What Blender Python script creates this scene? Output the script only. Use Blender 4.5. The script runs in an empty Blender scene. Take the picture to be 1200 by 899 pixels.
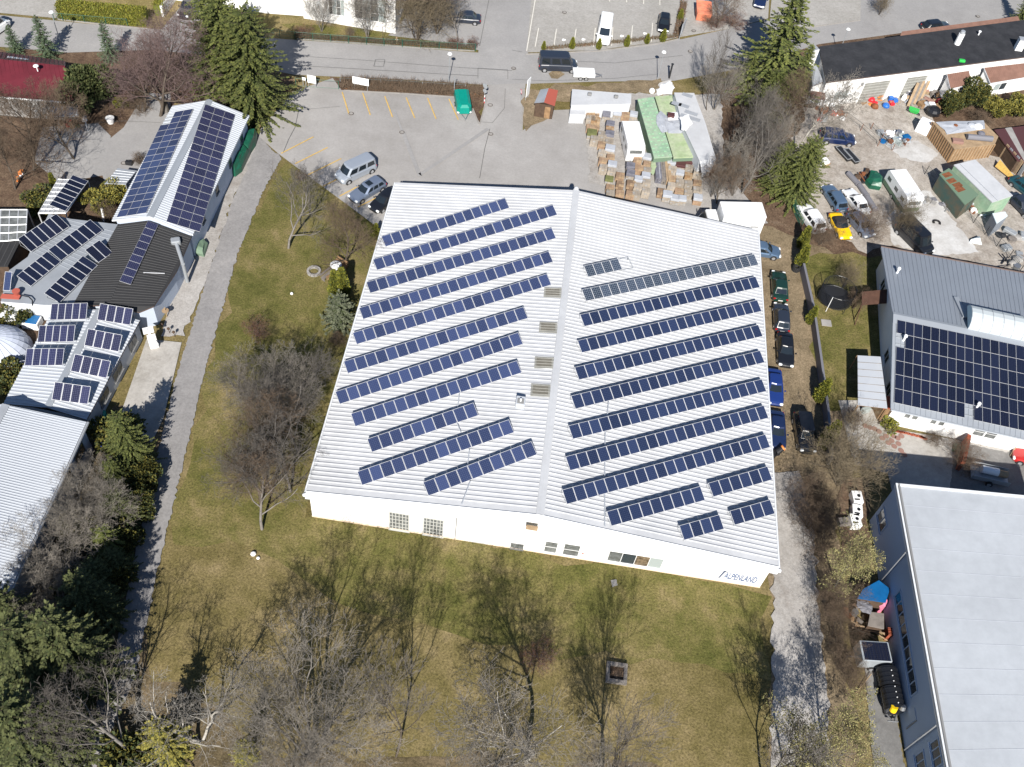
import bpy, math, random
import numpy as np
from mathutils import Vector, Matrix

rnd = random.Random(7)
scene = bpy.context.scene
COL = scene.collection
R = math.radians

# ------------------------------------------------------------------ camera
FPX, PITCH, ROLL, CAMH = 1146.73, 0.908342, 0.144299, 77.0      # focal length in px of a 1200 px wide frame
_F = Vector((0, math.cos(PITCH), -math.sin(PITCH)))
_R0 = Vector((1, 0, 0)); _U0 = _R0.cross(_F)
_R = _R0 * math.cos(ROLL) + _U0 * math.sin(ROLL)
_U = -_R0 * math.sin(ROLL) + _U0 * math.cos(ROLL)
CAM = Vector((0, 0, CAMH))

def ray(x, y):
    return _F * FPX + _R * (x - 600) - _U * (y - 449.5)

def P(x, y, z=0.0):
    """survey point: where the sight line through picture point (x, y) is z metres above the ground"""
    d = ray(x, y)
    return CAM + d * ((z - CAMH) / d.z)

def on_plane(x, y, p0, n):
    d = ray(x, y)
    return CAM + d * ((Vector(p0) - CAM).dot(n) / d.dot(n))

def proj(q):
    v = Vector(q) - CAM; dz = v.dot(_F)
    return (600 + FPX * v.dot(_R) / dz, 449.5 - FPX * v.dot(_U) / dz)

def height(b, t):
    """height of an upright thing with its foot seen at b and its top at t"""
    B = P(*b); best = (1e9, 1)
    for i in range(1, 300):
        z = i * 0.1; q = proj((B.x, B.y, z))
        e = (q[0] - t[0]) ** 2 * 0.2 + (q[1] - t[1]) ** 2
        if e < best[0]: best = (e, z)
    return best[1]

cam_d = bpy.data.cameras.new('camera'); cam = bpy.data.objects.new('camera', cam_d); COL.objects.link(cam)
cam.matrix_world = Matrix(((_R.x, _U.x, -_F.x, 0), (_R.y, _U.y, -_F.y, 0), (_R.z, _U.z, -_F.z, CAMH), (0, 0, 0, 1)))
cam_d.sensor_fit = 'HORIZONTAL'; cam_d.sensor_width = 36.0; cam_d.lens = 36.0 * FPX / 1200.0
cam_d.clip_start = 1.0; cam_d.clip_end = 3000.0
scene.camera = cam

# ------------------------------------------------------------------ light
w = bpy.data.worlds.new('World'); scene.world = w; w.use_nodes = True
nt = w.node_tree
sky = nt.nodes.new('ShaderNodeTexSky'); sky.sky_type = 'NISHITA'; sky.sun_disc = False
SUN_EL = R(38.7)
sky.sun_elevation = SUN_EL; sky.sun_rotation = math.pi - 0.03
sky.altitude = 600; sky.air_density = 1.0; sky.dust_density = 0.3; sky.ozone_density = 3.0
nt.links.new(sky.outputs[0], nt.nodes['Background'].inputs[0]); nt.nodes['Background'].inputs[1].default_value = 0.06
sl = bpy.data.lights.new('sun', 'SUN'); sl.energy = 5.0; sl.angle = R(0.5); sl.color = (1.0, 0.95, 0.87)
so = bpy.data.objects.new('sun', sl); COL.objects.link(so)
so.rotation_euler = Vector((-0.0375, 1.2492, -1.0)).to_track_quat('-Z', 'Y').to_euler(); so.location = (0, -60, 120)
vs = scene.view_settings
vs.view_transform = 'Standard'; vs.look = 'None'; vs.gamma = 1.0; vs.use_curve_mapping = False; vs.exposure = 0.82
scene.cycles.max_bounces = 5; scene.cycles.diffuse_bounces = 3; scene.cycles.glossy_bounces = 2
scene.cycles.transparent_max_bounces = 4; scene.cycles.transmission_bounces = 2
scene.cycles.use_denoising = True

# ------------------------------------------------------------------ materials
MATS = {}
def mat(name, col, rough=0.75, metal=0.0, spec=0.4, var=0.0, vscale=0.5, col2=None, bump=0.0, bscale=20.0, rand=0.0, detail=4.0, fine=0.0, fscale=6.0):
    """principled material; col is mottled towards col2 by object-space noise (var), fine adds a small-grain speckle, rand varies per object"""
    if name in MATS: return MATS[name]
    m = bpy.data.materials.new(name); m.use_nodes = True; n = m.node_tree; b = n.nodes['Principled BSDF']
    b.inputs['Roughness'].default_value = rough; b.inputs['Metallic'].default_value = metal
    b.inputs['Specular IOR Level'].default_value = spec
    b.inputs['Base Color'].default_value = (*col, 1)
    out = None
    geo = n.nodes.new('ShaderNodeNewGeometry')
    if var > 0 or col2:
        c2 = col2 or tuple(max(0, c * (1 - var)) for c in col)
        t = n.nodes.new('ShaderNodeTexNoise'); t.inputs['Scale'].default_value = vscale; t.inputs['Detail'].default_value = detail; t.inputs['Roughness'].default_value = 0.62
        n.links.new(geo.outputs['Position'], t.inputs['Vector'])
        r = n.nodes.new('ShaderNodeValToRGB'); r.color_ramp.elements[0].position = 0.38; r.color_ramp.elements[1].position = 0.64
        r.color_ramp.elements[0].color = (*col, 1); r.color_ramp.elements[1].color = (*c2, 1)
        n.links.new(t.outputs['Fac'], r.inputs['Fac']); out = r.outputs[0]
    if fine > 0:
        t = n.nodes.new('ShaderNodeTexNoise'); t.inputs['Scale'].default_value = fscale; t.inputs['Detail'].default_value = 3; t.inputs['Roughness'].default_value = 0.7
        n.links.new(geo.outputs['Position'], t.inputs['Vector'])
        mr = n.nodes.new('ShaderNodeMapRange'); mr.inputs[1].default_value = 0.3; mr.inputs[2].default_value = 0.7
        mr.inputs[3].default_value = 1 - fine; mr.inputs[4].default_value = 1 + fine
        n.links.new(t.outputs['Fac'], mr.inputs[0])
        mx = n.nodes.new('ShaderNodeMix'); mx.data_type = 'RGBA'; mx.blend_type = 'MULTIPLY'; mx.inputs[0].default_value = 1.0
        if out: n.links.new(out, mx.inputs[6])
        else: mx.inputs[6].default_value = (*col, 1)
        n.links.new(mr.outputs[0], mx.inputs[7]); out = mx.outputs[2]
    if rand > 0:
        oi = n.nodes.new('ShaderNodeObjectInfo'); mr = n.nodes.new('ShaderNodeMapRange')
        mr.inputs[3].default_value = 1 - rand; mr.inputs[4].default_value = 1 + rand
        n.links.new(oi.outputs['Random'], mr.inputs[0])
        mx = n.nodes.new('ShaderNodeMix'); mx.data_type = 'RGBA'; mx.blend_type = 'MULTIPLY'; mx.inputs[0].default_value = 1.0
        if out: n.links.new(out, mx.inputs[6])
        else: mx.inputs[6].default_value = (*col, 1)
        n.links.new(mr.outputs[0], mx.inputs[7]); out = mx.outputs[2]
    if out: n.links.new(out, b.inputs['Base Color'])
    if bump > 0:
        t = n.nodes.new('ShaderNodeTexNoise'); t.inputs['Scale'].default_value = bscale; t.inputs['Detail'].default_value = 4
        n.links.new(geo.outputs['Position'], t.inputs['Vector'])
        bp = n.nodes.new('ShaderNodeBump'); bp.inputs['Strength'].default_value = bump; bp.inputs['Distance'].default_value = 0.05
        n.links.new(t.outputs['Fac'], bp.inputs['Height']); n.links.new(bp.outputs[0], b.inputs['Normal'])
    MATS[name] = m
    return m

def pv_mat(name, base, line, cell=0.165, rough=0.22, spec=0.5, dots=True):
    """solar cells: thin bright gaps between dark cells, in the module's own coordinates"""
    m = bpy.data.materials.new(name); m.use_nodes = True; n = m.node_tree; b = n.nodes['Principled BSDF']
    b.inputs['Roughness'].default_value = rough; b.inputs['Specular IOR Level'].default_value = spec
    tc = n.nodes.new('ShaderNodeTexCoord'); sp = n.nodes.new('ShaderNodeSeparateXYZ'); n.links.new(tc.outputs['Object'], sp.inputs[0])
    def math_(op, a, bb=None):
        k = n.nodes.new('ShaderNodeMath'); k.operation = op
        if isinstance(a, float): k.inputs[0].default_value = a
        else: n.links.new(a, k.inputs[0])
        if bb is not None:
            if isinstance(bb, float): k.inputs[1].default_value = bb
            else: n.links.new(bb, k.inputs[1])
        return k.outputs[0]
    def edge(o):
        f = math_('FRACT', math_('DIVIDE', o, cell)); return math_('ABSOLUTE', math_('SUBTRACT', f, 0.5))
    ex, ey = edge(sp.outputs[0]), edge(sp.outputs[1])
    g = math_('GREATER_THAN', math_('MAXIMUM', ex, ey), 0.462)
    if dots: g = math_('MAXIMUM', math_('MULTIPLY', g, 0.45), math_('GREATER_THAN', math_('ADD', ex, ey), 0.86))
    oi = n.nodes.new('ShaderNodeObjectInfo'); mr = n.nodes.new('ShaderNodeMapRange'); mr.inputs[3].default_value = 0.72; mr.inputs[4].default_value = 1.3
    n.links.new(oi.outputs['Random'], mr.inputs[0])
    vm = n.nodes.new('ShaderNodeMix'); vm.data_type = 'RGBA'; vm.blend_type = 'MULTIPLY'; vm.inputs[0].default_value = 1; vm.inputs[6].default_value = (*base, 1)
    n.links.new(mr.outputs[0], vm.inputs[7])
    mx = n.nodes.new('ShaderNodeMix'); mx.data_type = 'RGBA'; n.links.new(g, mx.inputs[0]); n.links.new(vm.outputs[2], mx.inputs[6]); mx.inputs[7].default_value = (*line, 1)
    n.links.new(mx.outputs[2], b.inputs['Base Color'])
    MATS[name] = m
    return m

# ------------------------------------------------------------------ mesh building
class MB:
    def __init__(s): s.v, s.f, s.m = [], [], []
    def add(s, vs, fs, m=0):
        o = len(s.v); s.v += [tuple(v) for v in vs]
        for f in fs: s.f.append(tuple(i + o for i in f)); s.m.append(m)
        return s
    def poly(s, pts, m=0): return s.add(pts, [tuple(range(len(pts)))], m)
    def prism(s, bot, top, m=0, mt=None):
        n = len(bot); s.add(list(bot) + list(top), [tuple(range(n - 1, -1, -1))] + [(i, (i + 1) % n, n + (i + 1) % n, n + i) for i in range(n)], m)
        o = len(s.v) - n; s.f.append(tuple(range(o, o + n))); s.m.append(m if mt is None else mt); return s
    def box(s, c, size, rz=0.0, m=0, rx=0.0, ry=0.0):
        hx, hy, hz = size[0] / 2, size[1] / 2, size[2] / 2
        M = Matrix.Translation(c) @ Matrix.Rotation(rz, 4, 'Z') @ Matrix.Rotation(ry, 4, 'Y') @ Matrix.Rotation(rx, 4, 'X')
        vs = [M @ Vector((x * hx, y * hy, z * hz)) for z in (-1, 1) for x, y in ((-1, -1), (1, -1), (1, 1), (-1, 1))]
        return s.add(vs, [(3, 2, 1, 0), (4, 5, 6, 7), (0, 1, 5, 4), (1, 2, 6, 5), (2, 3, 7, 6), (3, 0, 4, 7)], m)
    def rbox(s, c, size, r=0.08, rz=0.0, m=0):
        """box with chamfered vertical and top edges"""
        hx, hy = size[0] / 2, size[1] / 2; z0, z1 = c[2] - size[2] / 2, c[2] + size[2] / 2
        def ring(ix, iy, k): return [(ix - k, -iy), (ix, -iy + k), (ix, iy - k), (ix - k, iy), (-ix + k, iy), (-ix, iy - k), (-ix, -iy + k), (-ix + k, -iy)]
        ca, sa = math.cos(rz), math.sin(rz)
        def T(p, z): return (c[0] + p[0] * ca - p[1] * sa, c[1] + p[0] * sa + p[1] * ca, z)
        rs = [(ring(hx, hy, r), z0), (ring(hx, hy, r), z1 - r), (ring(hx - r * .3, hy - r * .3, r), z1 - r * .3), (ring(hx - r, hy - r, r), z1)]
        vs = [T(p, z) for rg, z in rs for p in rg]; fs = [tuple(range(7, -1, -1)), tuple(range(24, 32))]
        for k in range(3): fs += [(k * 8 + i, k * 8 + (i + 1) % 8, k * 8 + 8 + (i + 1) % 8, k * 8 + 8 + i) for i in range(8)]
        return s.add(vs, fs, m)
    def tube(s, p0, p1, r0, r1=None, n=8, m=0, caps=True):
        r1 = r0 if r1 is None else r1
        p0, p1 = Vector(p0), Vector(p1); d = (p1 - p0)
        if d.length < 1e-6: return s
        q = d.to_track_quat('Z', 'Y')
        vs = [p0 + q @ Vector((math.cos(2 * math.pi * i / n) * r0, math.sin(2 * math.pi * i / n) * r0, 0)) for i in range(n)]
        vs += [p1 + q @ Vector((math.cos(2 * math.pi * i / n) * r1, math.sin(2 * math.pi * i / n) * r1, 0)) for i in range(n)]
        fs = [(i, (i + 1) % n, n + (i + 1) % n, n + i) for i in range(n)]
        if caps: fs += [tuple(range(n - 1, -1, -1)), tuple(range(n, 2 * n))]
        return s.add(vs, fs, m)
    def path(s, pts, r, n=6, m=0):
        for a, b in zip(pts, pts[1:]): s.tube(a, b, r, r, n, m)
        return s
    def ball(s, c, r, n=10, k=6, m=0, zs=1.0, half=False):
        vs, fs = [], []
        k0 = k // 2 if half else 0
        rows = range(k + 1)
        for j in rows:
            th = math.pi * j / k if not half else math.pi / 2 * j / k
            for i in range(n):
                a = 2 * math.pi * i / n; vs.append((c[0] + r * math.sin(th) * math.cos(a), c[1] + r * math.sin(th) * math.sin(a), c[2] + r * zs * math.cos(th)))
        for j in range(k):
            for i in range(n): fs.append((j * n + i, (j + 1) * n + i, (j + 1) * n + (i + 1) % n, j * n + (i + 1) % n))
        return s.add(vs, fs, m)
    def slab(s, quad, t, m=0, mt=None):
        """plate below a polygon of points, t thick"""
        return s.prism([Vector(p) - Vector((0, 0, t)) for p in quad], quad, m, mt)
    def build(s, name, mats, parent=None, world=False, smooth=False):
        me = bpy.data.meshes.new(name); vs = s.v
        off = Vector((0, 0, 0))
        if world and parent is not None: off = origin(parent)
        if off.length: vs = [(v[0] - off.x, v[1] - off.y, v[2] - off.z) for v in vs]
        me.from_pydata([tuple(v) for v in vs], [], s.f)
        for mm in (mats if isinstance(mats, (list, tuple)) else [mats]): me.materials.append(mm if not isinstance(mm, str) else MATS[mm])
        me.polygons.foreach_set('material_index', s.m)
        if smooth: me.polygons.foreach_set('use_smooth', [True] * len(s.f))
        me.update()
        o = bpy.data.objects.new(name, me); COL.objects.link(o)
        if parent is not None: o.parent = parent
        return o
    def thing(s, name, mats, label, cat, group=None, smooth=False):
        """top-level thing made of one mesh (points in world space); its origin is put at the middle of its base"""
        a = np.array([tuple(v) for v in s.v]); c = Vector(((a[:, 0].min() + a[:, 0].max()) / 2, (a[:, 1].min() + a[:, 1].max()) / 2, a[:, 2].min()))
        s.v = [(v[0] - c.x, v[1] - c.y, v[2] - c.z) for v in s.v]
        o = s.build(name, mats, None, smooth=smooth); o.location = c; tag(o, label, cat, group); return o

def origin(o):
    v = Vector((0, 0, 0))
    while o is not None: v = v + o.location; o = o.parent
    return v

def tag(o, label=None, cat=None, group=None, kind=None):
    if label: o['label'] = label
    if cat: o['category'] = cat
    if group: o['group'] = group
    if kind: o['kind'] = kind
    return o

def root(name, label, cat, loc=(0, 0, 0), rz=0.0, group=None):
    o = bpy.data.objects.new(name, None); COL.objects.link(o); o.empty_display_size = 0.5
    o.location = Vector(loc); o.rotation_euler = (0, 0, rz); return tag(o, label, cat, group)

def dup(src, loc, rz=0.0, sc=1.0, label=None, group=None, swap=None):
    """copy of a thing with copies of its parts and their sub-parts"""
    r = src.copy(); COL.objects.link(r); r.location = Vector(loc); r.rotation_euler = (0, 0, rz); r.scale = (sc, sc, sc) if not isinstance(sc, tuple) else sc
    if label: r['label'] = label
    if group: r['group'] = group
    for ch in list(src.children):
        c = ch.copy(); COL.objects.link(c); c.parent = r
        for g in list(ch.children):
            d = g.copy(); COL.objects.link(d); d.parent = c
    return r

def ground(name, pts, z, m, rough=0.0):
    """a ground sheet laid out by survey points; rough frays its edge by that many metres"""
    q = [P(x, y, 0) for x, y in pts]
    if rough:
        out = []
        for a, b in zip(q, q[1:] + q[:1]):
            n = max(1, int((b - a).length / (rough * 2.2))); d = (b - a).normalized(); nn = Vector((-d.y, d.x, 0))
            for i in range(n): out.append(a + (b - a) * (i / n) + nn * rnd.gauss(0, rough * .5) + d * rnd.uniform(-.3, .3) * rough)
        q = out
    o = MB().poly([p + Vector((0, 0, z)) for p in q]).build(name, m); o['kind'] = 'structure'; return o

def lerp(a, b, t): return a + (b - a) * t
ORD = ['first', 'second', 'third', 'fourth', 'fifth', 'sixth', 'seventh', 'eighth', 'ninth', 'tenth', 'eleventh', 'twelfth', 'thirteenth', 'fourteenth']
# ------------------------------------------------------------------ palette
def ramp_mat(name, cols, scales=(0.12, 0.7), fine=0.35, fscale=7.0, rough=0.95, bump=0.6, bscale=9.0, stretch=None):
    """ground cover: colours picked by two noises, broad and patchy, with a fine grain"""
    m = bpy.data.materials.new(name); m.use_nodes = True; n = m.node_tree; b = n.nodes['Principled BSDF']; b.inputs['Roughness'].default_value = rough; b.inputs['Specular IOR Level'].default_value = 0.15
    geo = n.nodes.new('ShaderNodeNewGeometry')
    def noise(sc, det, ro=0.6):
        t = n.nodes.new('ShaderNodeTexNoise'); t.inputs['Scale'].default_value = sc; t.inputs['Detail'].default_value = det; t.inputs['Roughness'].default_value = ro
        n.links.new(geo.outputs['Position'], t.inputs['Vector']); return t.outputs['Fac']
    a, c = noise(scales[0], 3), noise(scales[1], 6, 0.7)
    ad = n.nodes.new('ShaderNodeMath'); ad.operation = 'ADD'; n.links.new(a, ad.inputs[0]); n.links.new(c, ad.inputs[1])
    hv = n.nodes.new('ShaderNodeMath'); hv.operation = 'MULTIPLY'; hv.inputs[1].default_value = 0.5; n.links.new(ad.outputs[0], hv.inputs[0])
    r = n.nodes.new('ShaderNodeValToRGB'); e = r.color_ramp.elements
    k = len(cols); e[0].position = 0.36; e[1].position = 0.64; e[0].color = (*cols[0], 1); e[1].color = (*cols[-1], 1)
    for i in range(1, k - 1):
        q = e.new(0.36 + 0.28 * i / (k - 1)); q.color = (*cols[i], 1)
    n.links.new(hv.outputs[0], r.inputs['Fac'])
    f = noise(fscale, 4, 0.75)
    mr = n.nodes.new('ShaderNodeMapRange'); mr.inputs[1].default_value = 0.32; mr.inputs[2].default_value = 0.68; mr.inputs[3].default_value = 1 - fine; mr.inputs[4].default_value = 1 + fine
    n.links.new(f, mr.inputs[0])
    mx = n.nodes.new('ShaderNodeMix'); mx.data_type = 'RGBA'; mx.blend_type = 'MULTIPLY'; mx.inputs[0].default_value = 1
    n.links.new(r.outputs[0], mx.inputs[6]); n.links.new(mr.outputs[0], mx.inputs[7]); n.links.new(mx.outputs[2], b.inputs['Base Color'])
    bp = n.nodes.new('ShaderNodeBump'); bp.inputs['Strength'].default_value = bump; bp.inputs['Distance'].default_value = 0.08
    n.links.new(noise(bscale, 5, 0.7), bp.inputs['Height']); n.links.new(bp.outputs[0], b.inputs['Normal'])
    MATS[name] = m; return m

ramp_mat('grass', [(0.088, 0.074, 0.025), (0.126, 0.103, 0.041), (0.165, 0.131, 0.06), (0.218, 0.17, 0.09)], (0.11, 0.55), 0.52, 5.5)
ramp_mat('lawn_green', [(0.064, 0.067, 0.017), (0.098, 0.093, 0.028), (0.138, 0.118, 0.045), (0.192, 0.152, 0.074)], (0.16, 0.6), 0.5, 5.5)
ramp_mat('leaf_litter', [(0.065, 0.05, 0.026), (0.1, 0.078, 0.044), (0.135, 0.103, 0.062), (0.185, 0.14, 0.088)], (0.2, 1.2), 0.5, 5.0)
ramp_mat('soil', [(0.05, 0.034, 0.024), (0.085, 0.055, 0.038), (0.12, 0.082, 0.055), (0.15, 0.11, 0.08)], (0.25, 1.3), 0.5, 5.0)
ramp_mat('asphalt', [(0.22, 0.215, 0.215), (0.245, 0.24, 0.24), (0.262, 0.257, 0.256), (0.29, 0.283, 0.28)], (0.06, 0.35), 0.08, 4.0, bump=0.1)
ramp_mat('car_park', [(0.235, 0.225, 0.215), (0.26, 0.25, 0.243), (0.285, 0.275, 0.268), (0.315, 0.305, 0.298)], (0.07, 0.3), 0.07, 4.0, bump=0.1)
ramp_mat('old_asphalt', [(0.18, 0.174, 0.176), (0.208, 0.202, 0.202), (0.232, 0.225, 0.224), (0.265, 0.255, 0.252)], (0.09, 0.5), 0.12, 4.0, bump=0.15)
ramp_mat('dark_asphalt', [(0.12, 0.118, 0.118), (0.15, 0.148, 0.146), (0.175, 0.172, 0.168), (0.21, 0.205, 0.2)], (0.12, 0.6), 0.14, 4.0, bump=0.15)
ramp_mat('gravel', [(0.235, 0.215, 0.198), (0.285, 0.27, 0.256), (0.318, 0.303, 0.29), (0.35, 0.336, 0.323)], (0.13, 0.9), 0.2, 4.5, bump=0.5)
ramp_mat('yard_dirt', [(0.2, 0.172, 0.148), (0.275, 0.247, 0.218), (0.335, 0.307, 0.278), (0.4, 0.375, 0.345)], (0.16, 0.8), 0.25, 4.0, bump=0.5)
ramp_mat('dry_ground', [(0.12, 0.09, 0.055), (0.16, 0.125, 0.08), (0.2, 0.155, 0.1), (0.26, 0.2, 0.135)], (0.2, 0.9), 0.38, 5.0)
ramp_mat('white_concrete', [(0.3, 0.285, 0.27), (0.38, 0.37, 0.36), (0.44, 0.435, 0.43), (0.49, 0.49, 0.49)], (0.14, 0.7), 0.1, 4.0, bump=0.2)
ramp_mat('paving', [(0.26, 0.245, 0.225), (0.32, 0.305, 0.285), (0.36, 0.345, 0.325), (0.4, 0.385, 0.365)], (0.15, 0.8), 0.12, 4.0, bump=0.2)
ramp_mat('lot_paving', [(0.25, 0.24, 0.225), (0.275, 0.265, 0.25), (0.3, 0.29, 0.276), (0.33, 0.318, 0.305)], (0.12, 1.0), 0.13, 3.0, bump=0.3)

# buildings
mat('white_roof', (0.455, 0.466, 0.487), 0.5, 0, 0.3, 0.0, 0.22, (0.405, 0.415, 0.435), fine=.05, fscale=1.6)
mat('white_roof_plain', (0.4, 0.425, 0.465), 0.55, 0, 0.3, 0.05, 0.2)
mat('pale_blue_roof', (0.37, 0.393, 0.425), 0.6, 0, 0.3, 0.1, 0.16, fine=.05, fscale=1.2)
mat('roof_seam', (0.26, 0.28, 0.32), 0.6)
mat('white_wall', (0.74, 0.74, 0.735), 0.85, 0, 0.2, 0.06, 0.4)
mat('pale_wall', (0.5, 0.52, 0.55), 0.85, 0, 0.2, 0.1, 0.4)
mat('cream_plinth', (0.62, 0.5, 0.38), 0.85)
mat('fascia', (0.6, 0.62, 0.65), 0.5)
mat('fascia_dark', (0.1, 0.07, 0.06), 0.7)
mat('zinc', (0.4, 0.42, 0.45), 0.4, 0.3, 0.5, 0.15, 0.8)
mat('blue_grey_roof', (0.225, 0.25, 0.29), 0.5, 0.1, 0.4, 0.06, 0.3)
mat('light_grey_roof', (0.28, 0.305, 0.34), 0.5, 0.1, 0.4, 0.08, 0.3)
mat('grey_roof', (0.235, 0.255, 0.285), 0.55, 0, 0.4, 0.14, 0.4)
mat('dark_roof', (0.03, 0.03, 0.032), 0.8, 0, 0.3, 0.2, 0.5)
mat('dark_roof_rib', (0.05, 0.05, 0.052), 0.8, 0, 0.3)
mat('bitumen', (0.022, 0.023, 0.027), 0.85, 0, 0.25, 0.0, 0.5, (0.034, 0.035, 0.04), fine=0.15, fscale=3)
mat('red_roof', (0.095, 0.01, 0.018), 0.5, 0, 0.4, 0.25, 0.6)
mat('brown_tile', (0.19, 0.105, 0.08), 0.8, 0, 0.3, 0.2, 1.2)
mat('brown_wood', (0.085, 0.045, 0.032), 0.8, 0, 0.2, 0.25, 2)
mat('green_roof', (0.22, 0.34, 0.235), 0.75, 0, 0.3, 0.0, 0.7, (0.3, 0.38, 0.28), fine=.12, fscale=2)
mat('green_roof_b', (0.28, 0.36, 0.205), 0.75, 0, 0.3, 0.0, 0.7, (0.36, 0.4, 0.28), fine=.15, fscale=2)
mat('green_rib', (0.17, 0.32, 0.2), 0.7)
mat('dark_teal', (0.045, 0.085, 0.075), 0.7, 0, 0.3, 0.0, 0.8, (0.1, 0.085, 0.06))
mat('barrel_white', (0.4, 0.44, 0.46), 0.4)
mat('green_wall', (0.12, 0.18, 0.125), 0.7)
mat('blue_skylight', (0.35, 0.5, 0.55), 0.3)
mat('skylight', (0.16, 0.15, 0.125), 0.35, 0, 0.4, 0.2, 3)
mat('glass', (0.03, 0.04, 0.05), 0.08, 0, 0.7)
mat('pane_grey', (0.16, 0.17, 0.17), 0.2, 0, 0.5, 0.5, 1.5)
mat('pane_pale', (0.3, 0.34, 0.34), 0.2, 0, 0.5)
mat('pane_lit', (0.2, 0.15, 0.1), 0.3, 0, 0.5, 0.8, 3.0)
mat('blind', (0.42, 0.42, 0.4), 0.6)
mat('frame_white', (0.7, 0.7, 0.7), 0.5)
mat('frame_grey', (0.2, 0.2, 0.2), 0.5)
mat('garage_door', (0.25, 0.25, 0.23), 0.5, 0, 0.4, 0.25, 0.8)
mat('door_pale', (0.55, 0.62, 0.65), 0.6)
mat('brick_red', (0.33, 0.09, 0.05), 0.85, 0, 0.2, 0.35, 3)
mat('concrete', (0.3, 0.29, 0.28), 0.9, 0, 0.2, 0.2, 0.8)
mat('kerb', (0.28, 0.265, 0.25), 0.9, 0, 0.2, 0.2, 1.5)
mat('shade_blue_wall', (0.46, 0.52, 0.62), 0.7, 0, 0.3, 0.06, 0.4)  # walls in shade; the sky's bluish tint is painted into their base colour
mat('deep_shade_wall', (0.31, 0.395, 0.53), 0.7, 0, 0.3, 0.06, 0.3)  # pale hall's shaded side: the blue of the shade is put into the colour
mat('letter_blue', (0.1, 0.14, 0.25), 0.6)
mat('letter_mark', (0.08, 0.1, 0.16), 0.6)
# metals, plastics, cloth
mat('steel', (0.42, 0.43, 0.45), 0.35, 0.8)
mat('galvanised', (0.35, 0.37, 0.39), 0.5, 0.4)
mat('aluminium', (0.62, 0.63, 0.65), 0.4, 0.3)
mat('black_metal', (0.018, 0.019, 0.022), 0.45)
mat('rust', (0.22, 0.085, 0.04), 0.85, 0, 0.2, 0.45, 2)
mat('plastic_black', (0.012, 0.013, 0.016), 0.3, 0, 0.5)
mat('plastic_white', (0.75, 0.76, 0.77), 0.4)
mat('plastic_red', (0.5, 0.02, 0.03), 0.4)
mat('plastic_blue', (0.02, 0.12, 0.42), 0.4)
mat('plastic_green', (0.03, 0.4, 0.07), 0.4)
mat('yellow', (0.75, 0.5, 0.01), 0.4)
mat('orange', (0.62, 0.2, 0.05), 0.5)
mat('skip_orange', (0.72, 0.24, 0.14), 0.6, 0, 0.3, 0.25, 1.5)
mat('tarp_green', (0.01, 0.085, 0.05), 0.35, 0, 0.5, 0.3, 1.5, bump=0.6, bscale=1.6)
mat('tarp_teal', (0.0, 0.22, 0.17), 0.45, 0, 0.4, 0.1, 2)
mat('tarp_blue', (0.006, 0.1, 0.28), 0.4, 0, 0.4, 0.2, 1.5)
mat('tarp_grey', (0.15, 0.15, 0.17), 0.6)
mat('pink', (0.62, 0.2, 0.3), 0.7, 0, 0.2, 0.4, 2)
mat('dome_fabric', (0.52, 0.56, 0.66), 0.4, 0, 0.5, 0.06, 0.5)
mat('blue_pool', (0.02, 0.12, 0.3), 0.2)
mat('poly_blue', (0.02, 0.05, 0.45), 0.5)
mat('wood', (0.28, 0.175, 0.095), 0.85, 0, 0.2, 0.3, 2)
mat('wood_pale', (0.34, 0.245, 0.155), 0.85, 0, 0.2, 0.25, 2)
mat('wood_grey', (0.2, 0.18, 0.165), 0.9, 0, 0.2, 0.3, 2)
mat('wood_dark', (0.09, 0.06, 0.042), 0.9, 0, 0.2, 0.3, 2)
mat('brick_stack', (0.27, 0.185, 0.125), 0.9, 0, 0.2, 0.3, 1.2, rand=0.2)
mat('stone_stack', (0.31, 0.27, 0.225), 0.9, 0, 0.2, 0.25, 1.2, rand=0.15)
mat('stack_gap', (0.09, 0.075, 0.06), 0.9)
mat('wrap', (0.38, 0.4, 0.44), 0.3, 0, 0.5, 0.15, 1.5, bump=0.5, bscale=3)
mat('moss_cover', (0.14, 0.15, 0.06), 0.9, 0, 0.2, 0.3, 2)
mat('grey_cover', (0.16, 0.16, 0.19), 0.4, 0, 0.4, 0.3, 2)
mat('maroon_cover', (0.075, 0.03, 0.03), 0.5)
mat('white_paint', (0.62, 0.6, 0.55), 0.8, 0, 0.3, 0.2, 3)
mat('yellow_paint', (0.55, 0.36, 0.1), 0.8, 0, 0.3, 0.25, 3)
mat('tar_seam', (0.1, 0.1, 0.1), 0.8)
mat('iron', (0.075, 0.062, 0.055), 0.7)
mat('tile_red', (0.24, 0.14, 0.115), 0.8)
mat('cobble', (0.3, 0.28, 0.26), 0.85)
mat('fence_green', (0.02, 0.1, 0.07), 0.5)
mat('mesh_grey', (0.07, 0.08, 0.08), 0.6)
mat('terracotta', (0.34, 0.08, 0.055), 0.8)
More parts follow.
